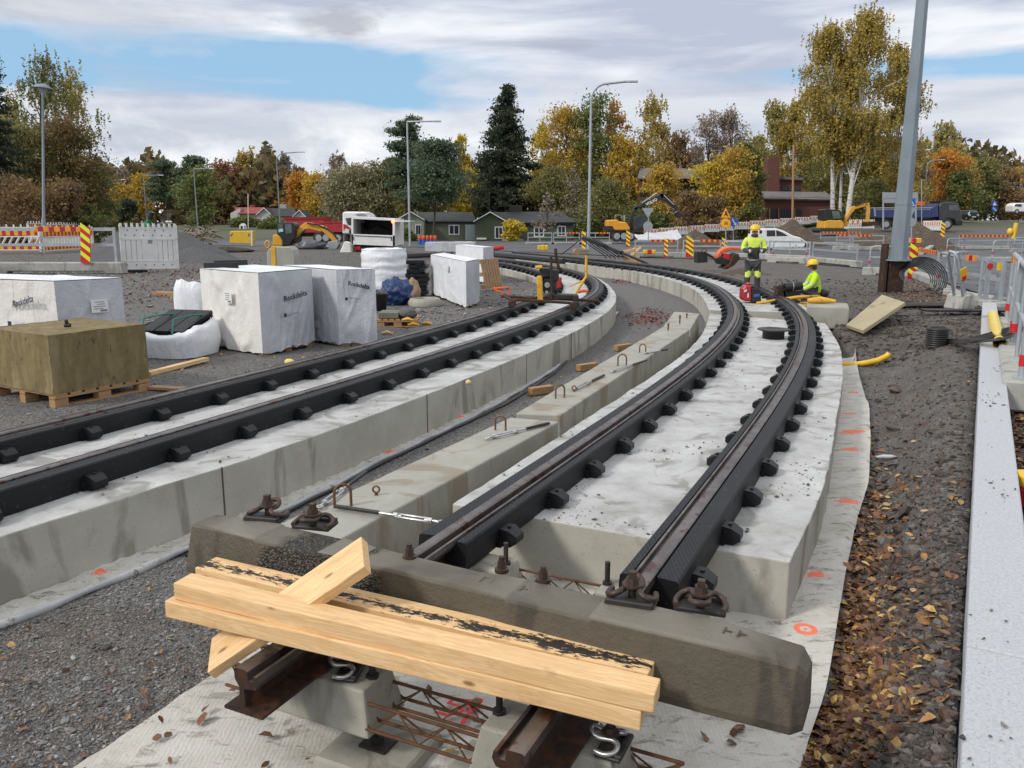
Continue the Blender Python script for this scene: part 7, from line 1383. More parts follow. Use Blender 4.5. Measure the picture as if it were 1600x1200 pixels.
# ---------------------------------------------------------------- lamps
def lamp(label, px, yb, yt, Y, xe, style='arm', r=.07):
    b = A(px, yb, Y); z = float(gz(b.x, b.y, False)); t = thing('street_lamp', (b.x, b.y, z-.05), label, 'street lamp', 'street lamps'); top = A(px, yt, Y); h = top.z-z+.05
    if style == 'dome':
        mb = MB(); mb.tube([(0, 0, 0), (0, 0, h*.2), (0, 0, h*.21), (0, 0, h-.25)], [.11, .11, .075, .06], 12); mb.build('pole', POLEM, t)
        mb = MB(); mb.lathe([(.07, h-.42), (.09, h-.3), (.22, h-.12), (.24, h-.05)], (0, 0, 0), 20); mb.build('lamp_glass', M('milky_cone', (.4, .41, .42), (.34, .35, .36), 3, .4), t); mb = MB(); mb.lathe([(.24, h-.08), (.50, h-.05), (.50, h-.02), (.26, h+.12), (.08, h+.18), (.001, h+.19)], (0, 0, 0), 24); mb.build('lamp_dome', POLEM, t); return t
    e = A(xe, yt, Y); ex = e.x-b.x; q = min(1.0, abs(ex)*.35)
    mb = MB(); P = [(0, 0, 0), (0, 0, h*.3), (0, 0, h-q*1.1)]+[(math.copysign(q*(1-math.cos(a)), ex), 0, h-q*1.1+q*math.sin(a)) for a in np.linspace(.2, PI/2, 6)]+[(ex*.8, 0, h+.03)]
    if style == 'corner': P = [(0, 0, 0), (0, 0, h*.3), (0, 0, h-.1), (.02, 0, h), (ex*.8, 0, h+.02)]
    mb.tube(P, [r*1.25, r*1.1]+[r*.75]*(len(P)-2), 10); mb.build('pole', GALV if Y < 100 else POLEM, t)
    mb = MB(); mb.box((ex*.9, 0, h+.03), (abs(ex)*.26, .26, .13), tx=.9, ty=.6); mb.build('lamp_head', GALV, t, bev=.03); return t
lp_ = lamp('grey park lamp with a flat dome head above the red yellow barriers', 64, 352, 135, 46, 63, 'dome'); lp_.rotation_euler = (0, R(6.0), 0)
lamp('tall street lamp with a curved arm in the middle of the photo', 919.5, 382, 128, 52, 995, 'arm', .09)
lamp('street lamp with a straight arm in front of the dark pine', 640.5, 378, 190, 66, 688, 'corner', .08)
lamp('street lamp with a curved arm above the black roofed pale house', 438, 356, 238, 105, 475, 'arm', .08)
lamp('street lamp with short straight arm left of the red roofed house', 309, 352, 264, 120, 334, 'corner', .08)
lamp('far thin street lamp above the tan roofed house', 230, 348, 274, 150, 255, 'corner', .08); lamp('far thin street lamp right of the rust brown tree', 174, 348, 281, 150, 196, 'arm', .08); lamp('dim street lamp in front of the hedge left of the park lamp', 52, 350, 256, 80, 66, 'corner', .07)
lamp('street lamp with curved arm right of the tall pole', 1441, 340, 250, 112, 1476, 'arm', .1); lamp('farther street lamp with curved arm near the orange tree', 1465, 335, 259, 150, 1490, 'arm', .1); lamp('street lamp arm just emerging behind the tall pole', 1400, 340, 235, 118, 1450, 'corner', .09)
t = machine('flag_pole', 'thin white flag pole in front of the red roofed house', 'flag pole', A(388, 352, 150)); mb = MB(); ptube(mb, [(388, 356), (387.5, 303)], 150, .08); place(t, mb, 'pole', WHITEP)
t = machine('utility_pole', 'brown wooden utility pole in front of the brick house', 'utility pole', A(1239, 345, 90)); mb = MB(); ptube(mb, [(1238, 352), (1240, 226)], 90, .12); place(t, mb, 'pole', TIMBERD)
t = machine('mail_boxes', 'small white box shed by the far road before the red roofed house', 'shed', A(377, 358, 120)); mb = MB(); plate(mb, [(374, 358), (374, 352), (377.5, 349), (381, 352), (381, 358)], 120, 1.2); place(t, mb, 'wall', WHITEPT); mb = MB(); plate(mb, [(376, 353), (379, 353), (379, 358), (376, 358)], 120, .1, dy=-.05); place(t, mb, 'door', BLACKP)
# ================================================================ trees
def leafmat(name, stops, rough=.65):
    g_ = 1.7 if ('spruce' in name or 'pine' in name) else 1.2; g_ = 1.55 if name.startswith('brown') else g_; stops = [tuple(min(.62, x*g_) for x in c) for c in stops]
    m, nt, b = nodes(name); g = nt.nodes.new('ShaderNodeNewGeometry'); v = coords(nt, rnd=True)
    n_ = noise(nt, v, .45, 4, .6); f = mth(nt, 'ADD', mth(nt, 'MULTIPLY', g.outputs['Random Per Island'], .55), mth(nt, 'MULTIPLY', n_, .75)); f = mth(nt, 'SUBTRACT', f, .15)
    k = len(stops); col = ramp(nt, f, [(.12+.76*i/(k-1), c) for i, c in enumerate(stops)]); nt.links.new(col, b.inputs['Base Color']); b.inputs['Roughness'].default_value = rough
    tr_ = nt.nodes.new('ShaderNodeBsdfTranslucent'); nt.links.new(col, tr_.inputs['Color']); mx = nt.nodes.new('ShaderNodeMixShader'); mx.inputs[0].default_value = .38
    out = nt.nodes['Material Output']; nt.links.new(b.outputs[0], mx.inputs[1]); nt.links.new(tr_.outputs[0], mx.inputs[2]); nt.links.new(mx.outputs[0], out.inputs['Surface']); return m
PAL = dict(
 birch=leafmat('birch_leaves', [(0.113, 0.104, 0.0339), (0.246, 0.208, 0.0565), (0.434, 0.311, 0.066), (0.585, 0.377, 0.0754)]),
 birchg=leafmat('green_birch_leaves', [(0.117, 0.117, 0.0392), (0.216, 0.205, 0.0686), (0.371, 0.313, 0.0882), (0.47, 0.352, 0.0979)]),
 yellow=leafmat('yellow_leaves', [(0.255, 0.176, 0.0319), (0.51, 0.319, 0.0398), (0.6, 0.447, 0.0479), (0.6, 0.51, 0.0798)]),
 gold=leafmat('gold_leaves', [(0.145, 0.118, 0.0363), (0.362, 0.226, 0.0453), (0.6, 0.362, 0.0507), (0.6, 0.362, 0.0453)]),
 orange=leafmat('orange_leaves', [(0.157, 0.087, 0.026), (0.418, 0.174, 0.0348), (0.6, 0.244, 0.0348), (0.6, 0.348, 0.0522)]),
 umber=leafmat('umber_leaves', [(.05, .045, .018), (.11, .085, .03), (.18, .115, .036), (.25, .135, .04)]),
 rust=leafmat('rust_leaves', [(0.0638, 0.0351, 0.0191), (0.152, 0.067, 0.0287), (0.255, 0.104, 0.0351), (0.319, 0.144, 0.0479)]),
 brown=leafmat('brown_leaves', [(0.0522, 0.0383, 0.0244), (0.113, 0.0731, 0.0383), (0.192, 0.122, 0.0522), (0.26, 0.174, 0.0696)]),
 olive=leafmat('olive_leaves', [(0.0587, 0.0666, 0.0274), (0.117, 0.121, 0.0431), (0.196, 0.186, 0.0587), (0.313, 0.255, 0.0783)]),
 green=leafmat('green_leaves', [(0.0399, 0.058, 0.0217), (0.0906, 0.118, 0.0363), (0.164, 0.181, 0.0544), (0.271, 0.254, 0.0635)]),
 grey=leafmat('grey_green_leaves', [(0.104, 0.104, 0.061), (0.192, 0.182, 0.104), (0.295, 0.27, 0.148), (0.365, 0.313, 0.157)]),
 spruce=leafmat('spruce_needles', [(0.01, 0.015, 0.00875), (0.02, 0.0275, 0.015), (0.0325, 0.0425, 0.0225), (0.0475, 0.0562, 0.0275)]),
 pine=leafmat('pine_needles', [(0.0191, 0.0319, 0.0191), (0.0447, 0.067, 0.0383), (0.0718, 0.0989, 0.0542), (0.104, 0.128, 0.067)]),
 twig=leafmat('twig_leaves', [(0.128, 0.0997, 0.0816), (0.217, 0.173, 0.145), (0.307, 0.254, 0.217), (0.399, 0.29, 0.181)]))
BARK = M('grey_bark', (.085, .07, .055), (.05, .04, .032), 6, .9, .5, 20, stretch=(3, 3, .6)); BBARK = M('birch_bark', (.60, .59, .55), (.5, .48, .44), 3, .8, .2, 20, spots=(.05, .045, .04), spsc=2.2, spth=.58, stretch=(1, 1, 2.2)); PBARK = M('pine_bark', (.13, .07, .04), (.075, .045, .03), 6, .9, .5, 20)
def leaf_quads(P, s, up=None, asp=1.0, rng=RNG):
    n = len(P); a = rng.normal(size=(n, 3)); a /= np.linalg.norm(a, axis=1)[:, None]
    if up is not None: a = a*.6+np.array(up)*.8; a /= np.linalg.norm(a, axis=1)[:, None]
    b = np.cross(a, rng.normal(size=(n, 3))); b /= np.linalg.norm(b, axis=1)[:, None]
    sz = s*(.55+.8*rng.random(n))[:, None]; a = a*sz*asp; b = b*sz*.62
    V = np.stack([P-a, P+b*.9-a*.1, P+a, P-b*.9+a*.1], 1).reshape(-1, 3); return V, np.arange(4*n).reshape(n, 4)
def tree(label, px, ytop, hw, Y, kind, pal, n=4200, bark=None, cbase=.22, yb=None, lean=0.0, name=None, dens=1.0, ls=None, trunkw=None, grp='trees around the site', xb=None):
    b = A(px if xb is None else xb, 345, Y); gzv = float(gz(b.x, b.y, False)); top = A(px, ytop, Y); h = top.z-gzv; m = Y/1280; W = hw*m*(1.22 if kind in ('round', 'birch', 'bare') else 1); dx = top.x-b.x
    name = name or {'spruce': 'spruce_tree', 'pine': 'pine_tree', 'birch': 'birch_tree', 'bare': 'bare_tree', 'round': 'leafy_tree', 'bush': 'bush'}[kind]
    t = thing(name, (b.x, b.y, gzv-.1), label, 'bush' if kind == 'bush' else 'tree', grp); rng = np.random.default_rng(int(px*7+ytop*13+Y)); ls = ls or m*2.05; n = int(n*2.0)
    mb = MB(); bark = bark or BARK; r0 = trunkw or max(.06, h*.013)
    tk = lambda z: np.array([dx*(z/h)**1.2+.04*h*.35*math.sin(z/h*5+px)*(z/h), .03*h*math.sin(z/h*4+px*.7)*(z/h), z])
    if kind != 'bush':
        zs = np.linspace(0, h*.97, 12); mb.tube([tuple(tk(z)) for z in zs], [max(r0*(1-.93*z/h), .015) for z in zs], 8)
    P = []; st = []
    def limb(z0, end, r): 
        p0 = tk(z0); mid = (p0+end)/2+np.array([0, 0, .12*np.linalg.norm(end-p0)]); mb.tube([tuple(p0), tuple(mid), tuple(end)], [r, r*.6, r*.2], 5, caps=False)
    if kind in ('round', 'birch', 'bush'):
        nc = int((70 if kind != 'bush' else 30)*dens) ; H0 = h*cbase if kind != 'bush' else 0
        lobes = [(rng.uniform(0, 6.28), rng.uniform(.2, .95), rng.uniform(.7, 1.12)) for _ in range(7)]
        for k in range(nc):
            u = rng.random()**.85 if kind != 'birch' else rng.random(); z = H0+(h-H0)*u*.99
            if kind == 'birch': env = W*(math.sin(PI*min(1, (u*.86+.10)))**.7)*(1.0 if u < .6 else 1-.55*(u-.6)/.4)
            else: env = W*math.sqrt(max(0.02, 1-((u-.42)/.60)**2))
            a = rng.uniform(0, 6.28); e2 = env*(.78+.3*sum(max(0, math.cos(a-la))**3*lw*math.exp(-((u-lu)/.2)**2) for la, lu, lw in lobes)*1.5-.22)
            rr = e2*math.sqrt(rng.uniform(.06, 1.0)); c = np.array([rr*math.cos(a), rr*math.sin(a)*.9, z]); c[:2] += tk(z)[:2]
            if k % 2 == 0 and kind != 'bush': limb(max(h*.12, z-rng.uniform(.08, .28)*h), c, r0*.28)
            q = int(n/nc*rng.uniform(.5, 1.5)); sg = W*(.14 if kind == 'birch' else .19)*rng.uniform(.7, 1.3)
            if kind == 'birch':
                ns = max(3, q//9); base = c+rng.normal(size=(ns, 3))*np.array([sg, sg, sg*.7]); L = rng.uniform(.3, 1.0, ns)*h*.075
                for bb, l_ in zip(base, L): tt = np.linspace(0, 1, 9)[:, None]; P.append(bb+np.array([0, 0, -1])*tt*l_+rng.normal(size=(9, 3))*ls*.38)
            else: P.append(c+rng.normal(size=(q, 3))*np.array([sg, sg, sg*.62]))
    elif kind == 'bare':
        for k in range(int(46*dens)):
            u = rng.uniform(.25, 1); z = h*u; a = rng.uniform(0, 6.28); rr = W*rng.uniform(.3, 1)*math.sin(PI*min(1, u*.8+.15)); c = np.array([rr*math.cos(a), rr*math.sin(a), z])+np.array([tk(z)[0], tk(z)[1], 0]); limb(z*.62, c, r0*.25)
            for j in range(6): d = c+rng.normal(size=3)*np.array([.16, .16, .12])*W+np.array([0, 0, -.02*h]); mb.tube([tuple(c*.6+tk(z)*.4), tuple((c+d)/2+np.array([0, 0, .1])), tuple(d)], [ls*.10, ls*.08, ls*.05], 3, caps=False); P.append(d+rng.normal(size=(max(2, int(n/280)), 3))*W*.10)
    elif kind == 'spruce':
        nt_ = int(30*dens)
        for k in range(nt_):
            u = (k+rng.random()*.6)/nt_; z = h*(.05+.94*u); R_ = W*(1-u)**.82*(1+.16*rng.normal())+.02*W; nb = int(6+9*(1-u))
            for j in range(nb):
                a = rng.uniform(0, 6.28); L = R_*rng.uniform(.65, 1.15); q = int(n/(nt_*9)*(.5+1.4*(1-u)))+4; tt = rng.random(q)**.75; droop = -.30*L*tt**1.3+.13*L*tt**4
                B = np.stack([np.cos(a)*L*tt, np.sin(a)*L*tt, z+droop], 1)+rng.normal(size=(q, 3))*np.array([.05, .05, .028])*W; B[:, 0] += tk(z)[0]; P.append(B)
                if j % 3 == 0: mb.tube([tuple(tk(z)), (tk(z)[0]+math.cos(a)*L*.8, math.sin(a)*L*.8, z-.16*L)], [r0*.2, .01], 4, caps=False)
    elif kind == 'pine':
        nc = int(26*dens)
        for k in range(nc):
            u = rng.random(); z = h*(cbase+(1-cbase)*u*.97); env = W*(.45+.7*math.sin(PI*min(1, .25+u*.72))); a = rng.uniform(0, 6.28); rr = env*rng.uniform(.2, 1); c = np.array([rr*math.cos(a), rr*math.sin(a), z])+np.array([tk(z)[0], 0, 0]); limb(z-h*.03, c, r0*.3)
            q = int(n/nc); P.append(c+rng.normal(size=(q, 3))*np.array([.22, .22, .085])*W*1.1)
    P = np.concatenate(P); V, Fq = leaf_quads(P, ls, asp=1.25 if kind in ('spruce', 'pine') else 1.0, rng=rng)
    link('crown', npmesh('crown', V, Fq, PAL[pal]), t)
    if mb.v: mb.build('trunk' if kind != 'bush' else 'stems', bark, t, fix=False)
    else:
        mb.tube([(0, 0, 0), (0, 0, h*.5)], [.04, .02], 5); mb.build('stem', bark, t)
    return t
# --- left group
tree('very dark spruce cut by the left edge of the photo', -14, 62, 70, 70, 'spruce', 'spruce', 9000)
tree('tall thin leaved olive birch above the park lamp', 66, 84, 62, 84, 'birch', 'olive', 4600, dens=.7, cbase=.3)
tree('tall olive birch leaning right of the park lamp', 104, 98, 44, 88, 'birch', 'birchg', 4200, dens=.7, cbase=.3)
tree('rust brown tree right behind the park lamp', 98, 188, 52, 78, 'round', 'umber', 6500, cbase=.1); tree('lower olive brown tree left of the park lamp', 28, 200, 46, 76, 'round', 'olive', 6000, cbase=.08); tree('dark olive tree at the right end of the left tree group', 128, 248, 44, 80, 'round', 'green', 5200, cbase=.05)
tree('brown hedge bush at the left edge behind the barriers', 18, 282, 60, 66, 'bush', 'brown', 5200); tree('dark brown bush under the rust brown tree', 96, 288, 56, 68, 'bush', 'brown', 5200); tree('green bush right below the rust brown tree', 138, 318, 20, 70, 'bush', 'green', 2200); tree('dark green bush at the end of the left hedge', 160, 300, 22, 86, 'bush', 'olive', 2000)
tree('small orange tree between the far lamps', 190, 290, 20, 150, 'round', 'gold', 1800, cbase=.1); tree('dark round bush beside the small orange tree', 199, 312, 20, 140, 'bush', 'spruce', 1800)
tree('far brown grey tree behind the small orange tree', 160, 262, 24, 190, 'round', 'brown', 1800); tree('far pale tree above the white black roofed house', 192, 264, 26, 200, 'birch', 'twig', 1500); tree('far gold tree left of the dark pine clump', 218, 274, 22, 200, 'round', 'gold', 1600)
tree('dark far pine left of the twin pines', 257, 249, 21, 170, 'pine', 'pine', 2200, PBARK, .42); tree('dark far pine with a flat crown, right one', 299, 244, 19, 165, 'pine', 'pine', 2000, PBARK, .58); tree('yellow green tree beneath the right flat pine', 312, 262, 30, 150, 'round', 'green', 3000, cbase=.1)
tree('rust brown bushy tree left of the red roofed house', 352, 258, 33, 215, 'round', 'rust', 3800, cbase=.05); tree('tall gold birch behind the rust brown bushy tree', 384, 232, 32, 222, 'birch', 'birch', 2600, BBARK); tree('thin gold birch right of the tall gold birch', 409, 243, 22, 224, 'birch', 'twig', 1700, BBARK)
tree('brown tree behind the black roofed pale house', 428, 262, 30, 220, 'round', 'brown', 2600); tree('pale birch with thin crown near the curved street lamp', 446, 240, 22, 222, 'birch', 'twig', 1600, BBARK)
tree('orange maple left of the yellow excavator boom', 468, 272, 26, 205, 'round', 'orange', 3200, cbase=.08); tree('bright orange gold maple behind the red tipper', 494, 273, 28, 200, 'round', 'gold', 3600, cbase=.06); tree('dark green bush below the orange maple', 510, 322, 16, 180, 'bush', 'green', 1800)
tree('pale twiggy birch above the grey willow', 528, 240, 26, 165, 'birch', 'twig', 1700, BBARK); tree('big grey green willow behind the white truck', 545, 258, 36, 125, 'round', 'grey', 4600, cbase=.05); tree('second grey green willow right of the big willow', 582, 252, 30, 126, 'round', 'grey', 3800, cbase=.05); tree('dark olive tree between willow and tall pine', 606, 244, 24, 128, 'round', 'olive', 2800)
tree('tall green pine behind the straight arm lamp', 633, 178, 27, 120, 'pine', 'pine', 5200, PBARK, .28, dens=1.6); tree('dark broad pine with open branches in front of the green houses', 684, 219, 44, 86.5, 'pine', 'pine', 7500, BARK, .40, dens=2.2, name='pine_tree', xb=677); tree('dark olive fill tree behind the broad pine', 650, 268, 36, 122, 'round', 'olive', 3400)
tree('bright yellow birch between broad pine and spruce', 718, 208, 19, 125, 'birch', 'yellow', 3000, BBARK, .1); tree('yellow gold tree low behind the yellow birch', 735, 258, 22, 122, 'round', 'yellow', 2600, cbase=.05)
tree('tall dark spruce behind the dark green house', 793, 130, 80, 116, 'spruce', 'spruce', 16000, dens=1.25)
tree('pale yellow birch behind the right side of the spruce', 846, 188, 24, 128, 'birch', 'yellow', 2400, BBARK)
tree('tall gold topped tree left of the middle street lamp', 884, 164, 40, 122, 'round', 'gold', 6000, cbase=.06); tree('tall green tree with an orange top behind the middle street lamp', 938, 148, 44, 120, 'round', 'green', 6500, cbase=.06); tree('orange feathery tree top right of the street lamp', 958, 152, 24, 124, 'birch', 'orange', 2200); tree('green bush at the foot of the middle street lamp', 900, 330, 34, 100, 'bush', 'green', 3000); tree('dark olive bushes left of the middle street lamp', 868, 262, 40, 112, 'round', 'olive', 4600, cbase=.02)
tree('gold brown birch right of the middle street lamp', 974, 205, 34, 112, 'birch', 'gold', 4600, cbase=.12); tree('tall brown gold birch above the black excavator', 1024, 152, 46, 118, 'birch', 'birch', 5600, BBARK, .12); tree('gold maple above the black excavator boom', 1035, 262, 30, 100, 'round', 'gold', 3600, cbase=.2); tree('olive bushy tree left of the black excavator', 950, 285, 40, 100, 'round', 'olive', 4200, cbase=.02); tree('green bush behind the cab of the black excavator', 1005, 312, 34, 96, 'bush', 'green', 3000)
tree('rusty brown thin tree beside the bare birches', 1062, 205, 32, 114, 'birch', 'brown', 3000); tree('left bare grey birch above the brick house', 1108, 178, 34, 125, 'bare', 'twig', 2600, BARK); tree('right bare grey birch above the brick house', 1142, 174, 30, 126, 'bare', 'twig', 2400, BARK)
tree('yellow maple in front of the brick building', 1112, 256, 26, 98, 'round', 'yellow', 2800, cbase=.15); tree('gold and green maple left of the brick chimney', 1148, 232, 32, 97, 'round', 'gold', 4000, cbase=.1); tree('dark green tree just left of the brick chimney', 1168, 224, 22, 100, 'round', 'green', 4000, cbase=.1); tree('low brown bush under the yellow maple', 1120, 312, 34, 93, 'bush', 'brown', 2600); tree('low olive bush under the brick chimney', 1172, 318, 20, 94, 'bush', 'olive', 2600)
tree('brown sapling thicket behind the roadworks signs', 1080, 300, 28, 92, 'bush', 'brown', 2000)
# --- right group
tree('olive birch behind the brick chimney', 1212, 155, 36, 122, 'birch', 'birchg', 4600, BBARK, .2); tree('olive gold birch left of the tall white birches', 1246, 158, 34, 118, 'birch', 'birch', 4600, BBARK, .2)
tree('tall white trunked birch, left one of the big pair', 1296, 36, 48, 93, 'birch', 'birch', 9500, BBARK, .36, trunkw=.30, xb=1301, dens=1.1); tree('slender white trunked birch between the big pair', 1320, 70, 26, 95, 'birch', 'birch', 3800, BBARK, .46, trunkw=.2, xb=1312); tree('tallest white trunked birch leaning right, right one of the big pair', 1362, 14, 56, 92, 'birch', 'birch', 12000, BBARK, .36, trunkw=.32, xb=1324, dens=1.2)
tree('tall birch behind the tall grey pole', 1402, 70, 40, 97, 'birch', 'birch', 6500, BBARK, .25); tree('olive understorey tree behind the white trunks', 1330, 215, 52, 112, 'round', 'olive', 6500, cbase=.05); tree('olive gold understorey tree left of the pole', 1385, 225, 44, 110, 'round', 'birch', 5200, cbase=.05); tree('olive bush below the white trunks', 1362, 282, 46, 104, 'bush', 'olive', 4000); tree('dim tree behind the brick house roof', 1275, 225, 34, 124, 'round', 'olive', 3800)
tree('brown tree right of the pole behind curved lamps', 1425, 230, 30, 122, 'round', 'brown', 3600, cbase=.04); tree('olive weeping birch right of the pole', 1478, 194, 38, 140, 'birch', 'birchg', 3800, BBARK); tree('bright orange maple at the far right', 1482, 236, 30, 128, 'round', 'orange', 4200, cbase=.06); tree('dark green bush at the right of the orange maple', 1500, 270, 24, 126, 'round', 'green', 2600, cbase=.02)
tree('olive tree beside the rising road', 1538, 244, 26, 150, 'round', 'olive', 2600, cbase=.05); tree('far gold tree at the right edge', 1586, 262, 26, 190, 'birch', 'gold', 1500); tree('dark bush before the low dark building', 1580, 296, 40, 150, 'bush', 'brown', 2600)
tree('yellow green bush in front of the dark green house', 800, 346, 16, 84, 'bush', 'yellow', 2600); tree('green bush at the corner of the grey green house', 634, 358, 13, 86, 'bush', 'green', 1500); tree('thin leafless sapling before the dark green house', 855, 300, 18, 84, 'bare', 'twig', 260, dens=.5); tree('thin leafless sapling right of the dark green house', 895, 262, 20, 92, 'bare', 'twig', 260, dens=.5)
tree('trimmed green hedge before the red roofed house', 384, 341, 22, 175, 'bush', 'green', 1600); tree('trimmed green hedge before the black roofed house', 428, 345, 26, 160, 'bush', 'green', 1600)
for x, yt, hw_, Y, kd, pl, lb in ((862, 236, 34, 134, 'birch', 'birchg', 'olive birch filling the gap right of the tall spruce'), (912, 222, 34, 136, 'round', 'gold', 'gold tree filling in behind the middle street lamp'), (996, 226, 34, 134, 'birch', 'birch', 'gold birch between the street lamp trees and the tall brown birch'), (1052, 236, 32, 138, 'birch', 'birch', 'pale gold birch right of the tall brown birch'), (1092, 226, 34, 140, 'birch', 'brown', 'thin brown birch below the bare birches'), (1126, 236, 34, 139, 'birch', 'birch', 'gold brown birch under the right bare birch'), (1180, 208, 32, 137, 'birch', 'birchg', 'olive birch left of the chimney behind the maples'), (1268, 190, 34, 130, 'birch', 'birch', 'gold birch low left of the tall white birches'), (1440, 214, 32, 145, 'birch', 'birch', 'gold birch filling in right of the tall pole'), (1516, 250, 30, 160, 'birch', 'birchg', 'olive birch right of the orange maple'), (1562, 264, 28, 185, 'round', 'brown', 'brown far tree beside the low dark building'), (560, 262, 34, 190, 'birch', 'twig', 'pale far birch behind the grey willows'), (470, 262, 30, 240, 'birch', 'brown', 'brown far birch behind the orange maples'), (330, 268, 30, 245, 'birch', 'birch', 'far gold birch left of the rust brown bushy tree'), (282, 274, 26, 240, 'birch', 'brown', 'far brown birch between the twin pines'), (20, 150, 44, 98, 'birch', 'birchg', 'olive birch in the back of the left tree group')):
    tree(lb, x, yt, hw_, Y, kd, pl, 3200, BBARK if kd == 'birch' else None, .12)
# far wood closing the gaps
N = 26000; rng = np.random.default_rng(5); ang = rng.uniform(-.62, .66, N); Dd = rng.uniform(205, 260, N); hh = 12.5+6*vn(ang*14, ang*0+2)+3*vn(ang*45, ang*0+9); hh = np.where(ang > .5, hh*1.25, hh)
P = np.stack([Dd*ang, Dd, .9+np.where(ang > .26, 1.0, 0)+np.clip(hh, 4, 30)*rng.random(N)**.7], 1); V, Fq = leaf_quads(P, 1.15, rng=rng)
tag(link('far_wood', npmesh('far_wood', V, Fq, leafmat('far_wood_leaves', [(.045, .042, .022), (.09, .078, .035), (.16, .12, .045), (.2, .12, .04)]))), 'far autumn wood behind the houses along the horizon', 'wood', kind='stuff')
# ================================================================ scatter: stones, leaves, crumbs
ico_v = []; bm = bmesh.new(); bmesh.ops.create_icosphere(bm, subdivisions=1, radius=1); ICV = np.array([v.co[:] for v in bm.verts]); ICF = np.array([[v.index for v in f.verts] for f in bm.faces]); bm.free()
def stones(name, label, X, Y, Z, S, mat, rng, flat=.7):
    n = len(X); d = 1+.28*rng.normal(size=(n, len(ICV), 1)); sc = np.stack([1+.35*rng.normal(size=n), 1+.35*rng.normal(size=n), flat*(1+.25*rng.normal(size=n))], 1)[:, None, :]
    a = rng.uniform(0, 6.28, n); ca, sa = np.cos(a)[:, None], np.sin(a)[:, None]; V = ICV[None]*d*sc*S[:, None, None]; x = V[..., 0]*ca-V[..., 1]*sa; y = V[..., 0]*sa+V[..., 1]*ca
    V = np.stack([x+X[:, None], y+Y[:, None], V[..., 2]+Z[:, None]], -1).reshape(-1, 3); Fq = (ICF[None]+(np.arange(n)*len(ICV))[:, None, None]).reshape(-1, 3)
    return tag(link(name, npmesh(name, V, Fq, mat)), label, 'gravel' if 'gravel' in name else 'debris', kind='stuff')
def isl(name, stops, rough=.8):
    m, nt, b = nodes(name); g = nt.nodes.new('ShaderNodeNewGeometry'); k = len(stops); c = ramp(nt, g.outputs['Random Per Island'], [((i+.02)/k, c) for i, c in enumerate(stops)]); v = coords(nt); c = mixc(nt, 1., c, ramp(nt, noise(nt, v, 60, 4), [(.35, .7), (.65, 1.15)]), 'MULTIPLY'); nt.links.new(c, b.inputs['Base Color']); b.inputs['Roughness'].default_value = rough; return m
STONE = isl('stone', [(0.126, 0.12, 0.118), (0.204, 0.198, 0.192), (0.0696, 0.066, 0.0624), (0.3, 0.294, 0.288), (0.156, 0.12, 0.096), (0.228, 0.18, 0.15), (0.096, 0.096, 0.0984), (0.36, 0.348, 0.336), (0.042, 0.042, 0.0432), (0.192, 0.192, 0.192)])
SOILST = isl('soil_clod', [(.055, .044, .036), (.08, .064, .052), (.036, .03, .026), (.12, .104, .09), (.07, .058, .05), (.16, .15, .14), (.10, .062, .05), (.045, .042, .04)], .9)
slabs = [np.concatenate([nearL, nearR[::-1]]), np.concatenate([np.array(resn(wallL, 40)), resn(oR, 40)[::-1]]), np.concatenate([resn(eL, 60), eR[::-1]])]
def free(x, y, sheets=True):
    k = np.ones(len(x), bool)
    for P in slabs: k &= ~inpoly(P, x, y)
    k &= ~inpoly(np.array([tuple(p) for p in ([zc(105, 1203), zc(340, 1045), zc(480, 950), zc(700, 800)]+TR_R[::-1])]), x, y)
    k &= ~inpoly(np.concatenate([np.array([tuple(p) for p in eR[eR[:, 1] < 19]]), R2[::-1]]), x, y)
    rk = (x-K0.x)*kdir.y-(y-K0.y)*kdir.x; k &= ~((rk > -.02) & (rk < .30) & (y < 16.5))
    return k
def samp(n, rng, px0, px1, py0, py1, pw=1.0):
    """world points roughly inside a photo window, denser near the viewer"""
    px = rng.uniform(px0, px1, n); py = rng.uniform(py0, py1, n); d = np.stack([(px-800)/F, cp+(600-py)/F*sp, -sp+(600-py)/F*cp], 1); t = -H*1.12/d[:, 2]; return d[:, 0]*t, d[:, 1]*t
rng = np.random.default_rng(3)
x, y = samp(40000, rng, -40, 1120, 500, 1210); k = free(x, y) & (y > 2); x, y = x[k], y[k]; s_ = .0035+.0065*rng.random(len(x))**2.2; s_ *= 1+1.3*(rng.random(len(x)) > .985)
stones('gravel_stones', 'loose grey gravel stones lying between and beside the tracks', x, y, gz(x, y)+s_*.35, s_, STONE, rng)
x, y = samp(26000, rng, 1250, 1580, 500, 1420); k = free(x, y) & (y > 1.2); x, y = x[k], y[k]; s_ = .004+.02*rng.random(len(x))**5.0
stones('soil_stones', 'loose stones and clods on the brown soil bank', x, y, gz(x, y)+s_*.2, s_, SOILST, rng)
x, y = samp(9000, rng, 1180, 1560, 440, 560); k = free(x, y); x, y = x[k], y[k]; s_ = .008+.04*rng.random(len(x))**5
stones('soil_stones', 'stones on the worn soil around the pole and board', x, y, gz(x, y)+s_*.2, s_, SOILST, rng)
x, y = samp(9000, rng, -40, 900, 412, 520); k = free(x, y); x, y = x[k], y[k]; s_ = .010+.03*rng.random(len(x))**3
stones('gravel_stones', 'coarse gravel around the wrapped pallets', x, y, gz(x, y)+s_*.3, s_, STONE, rng)
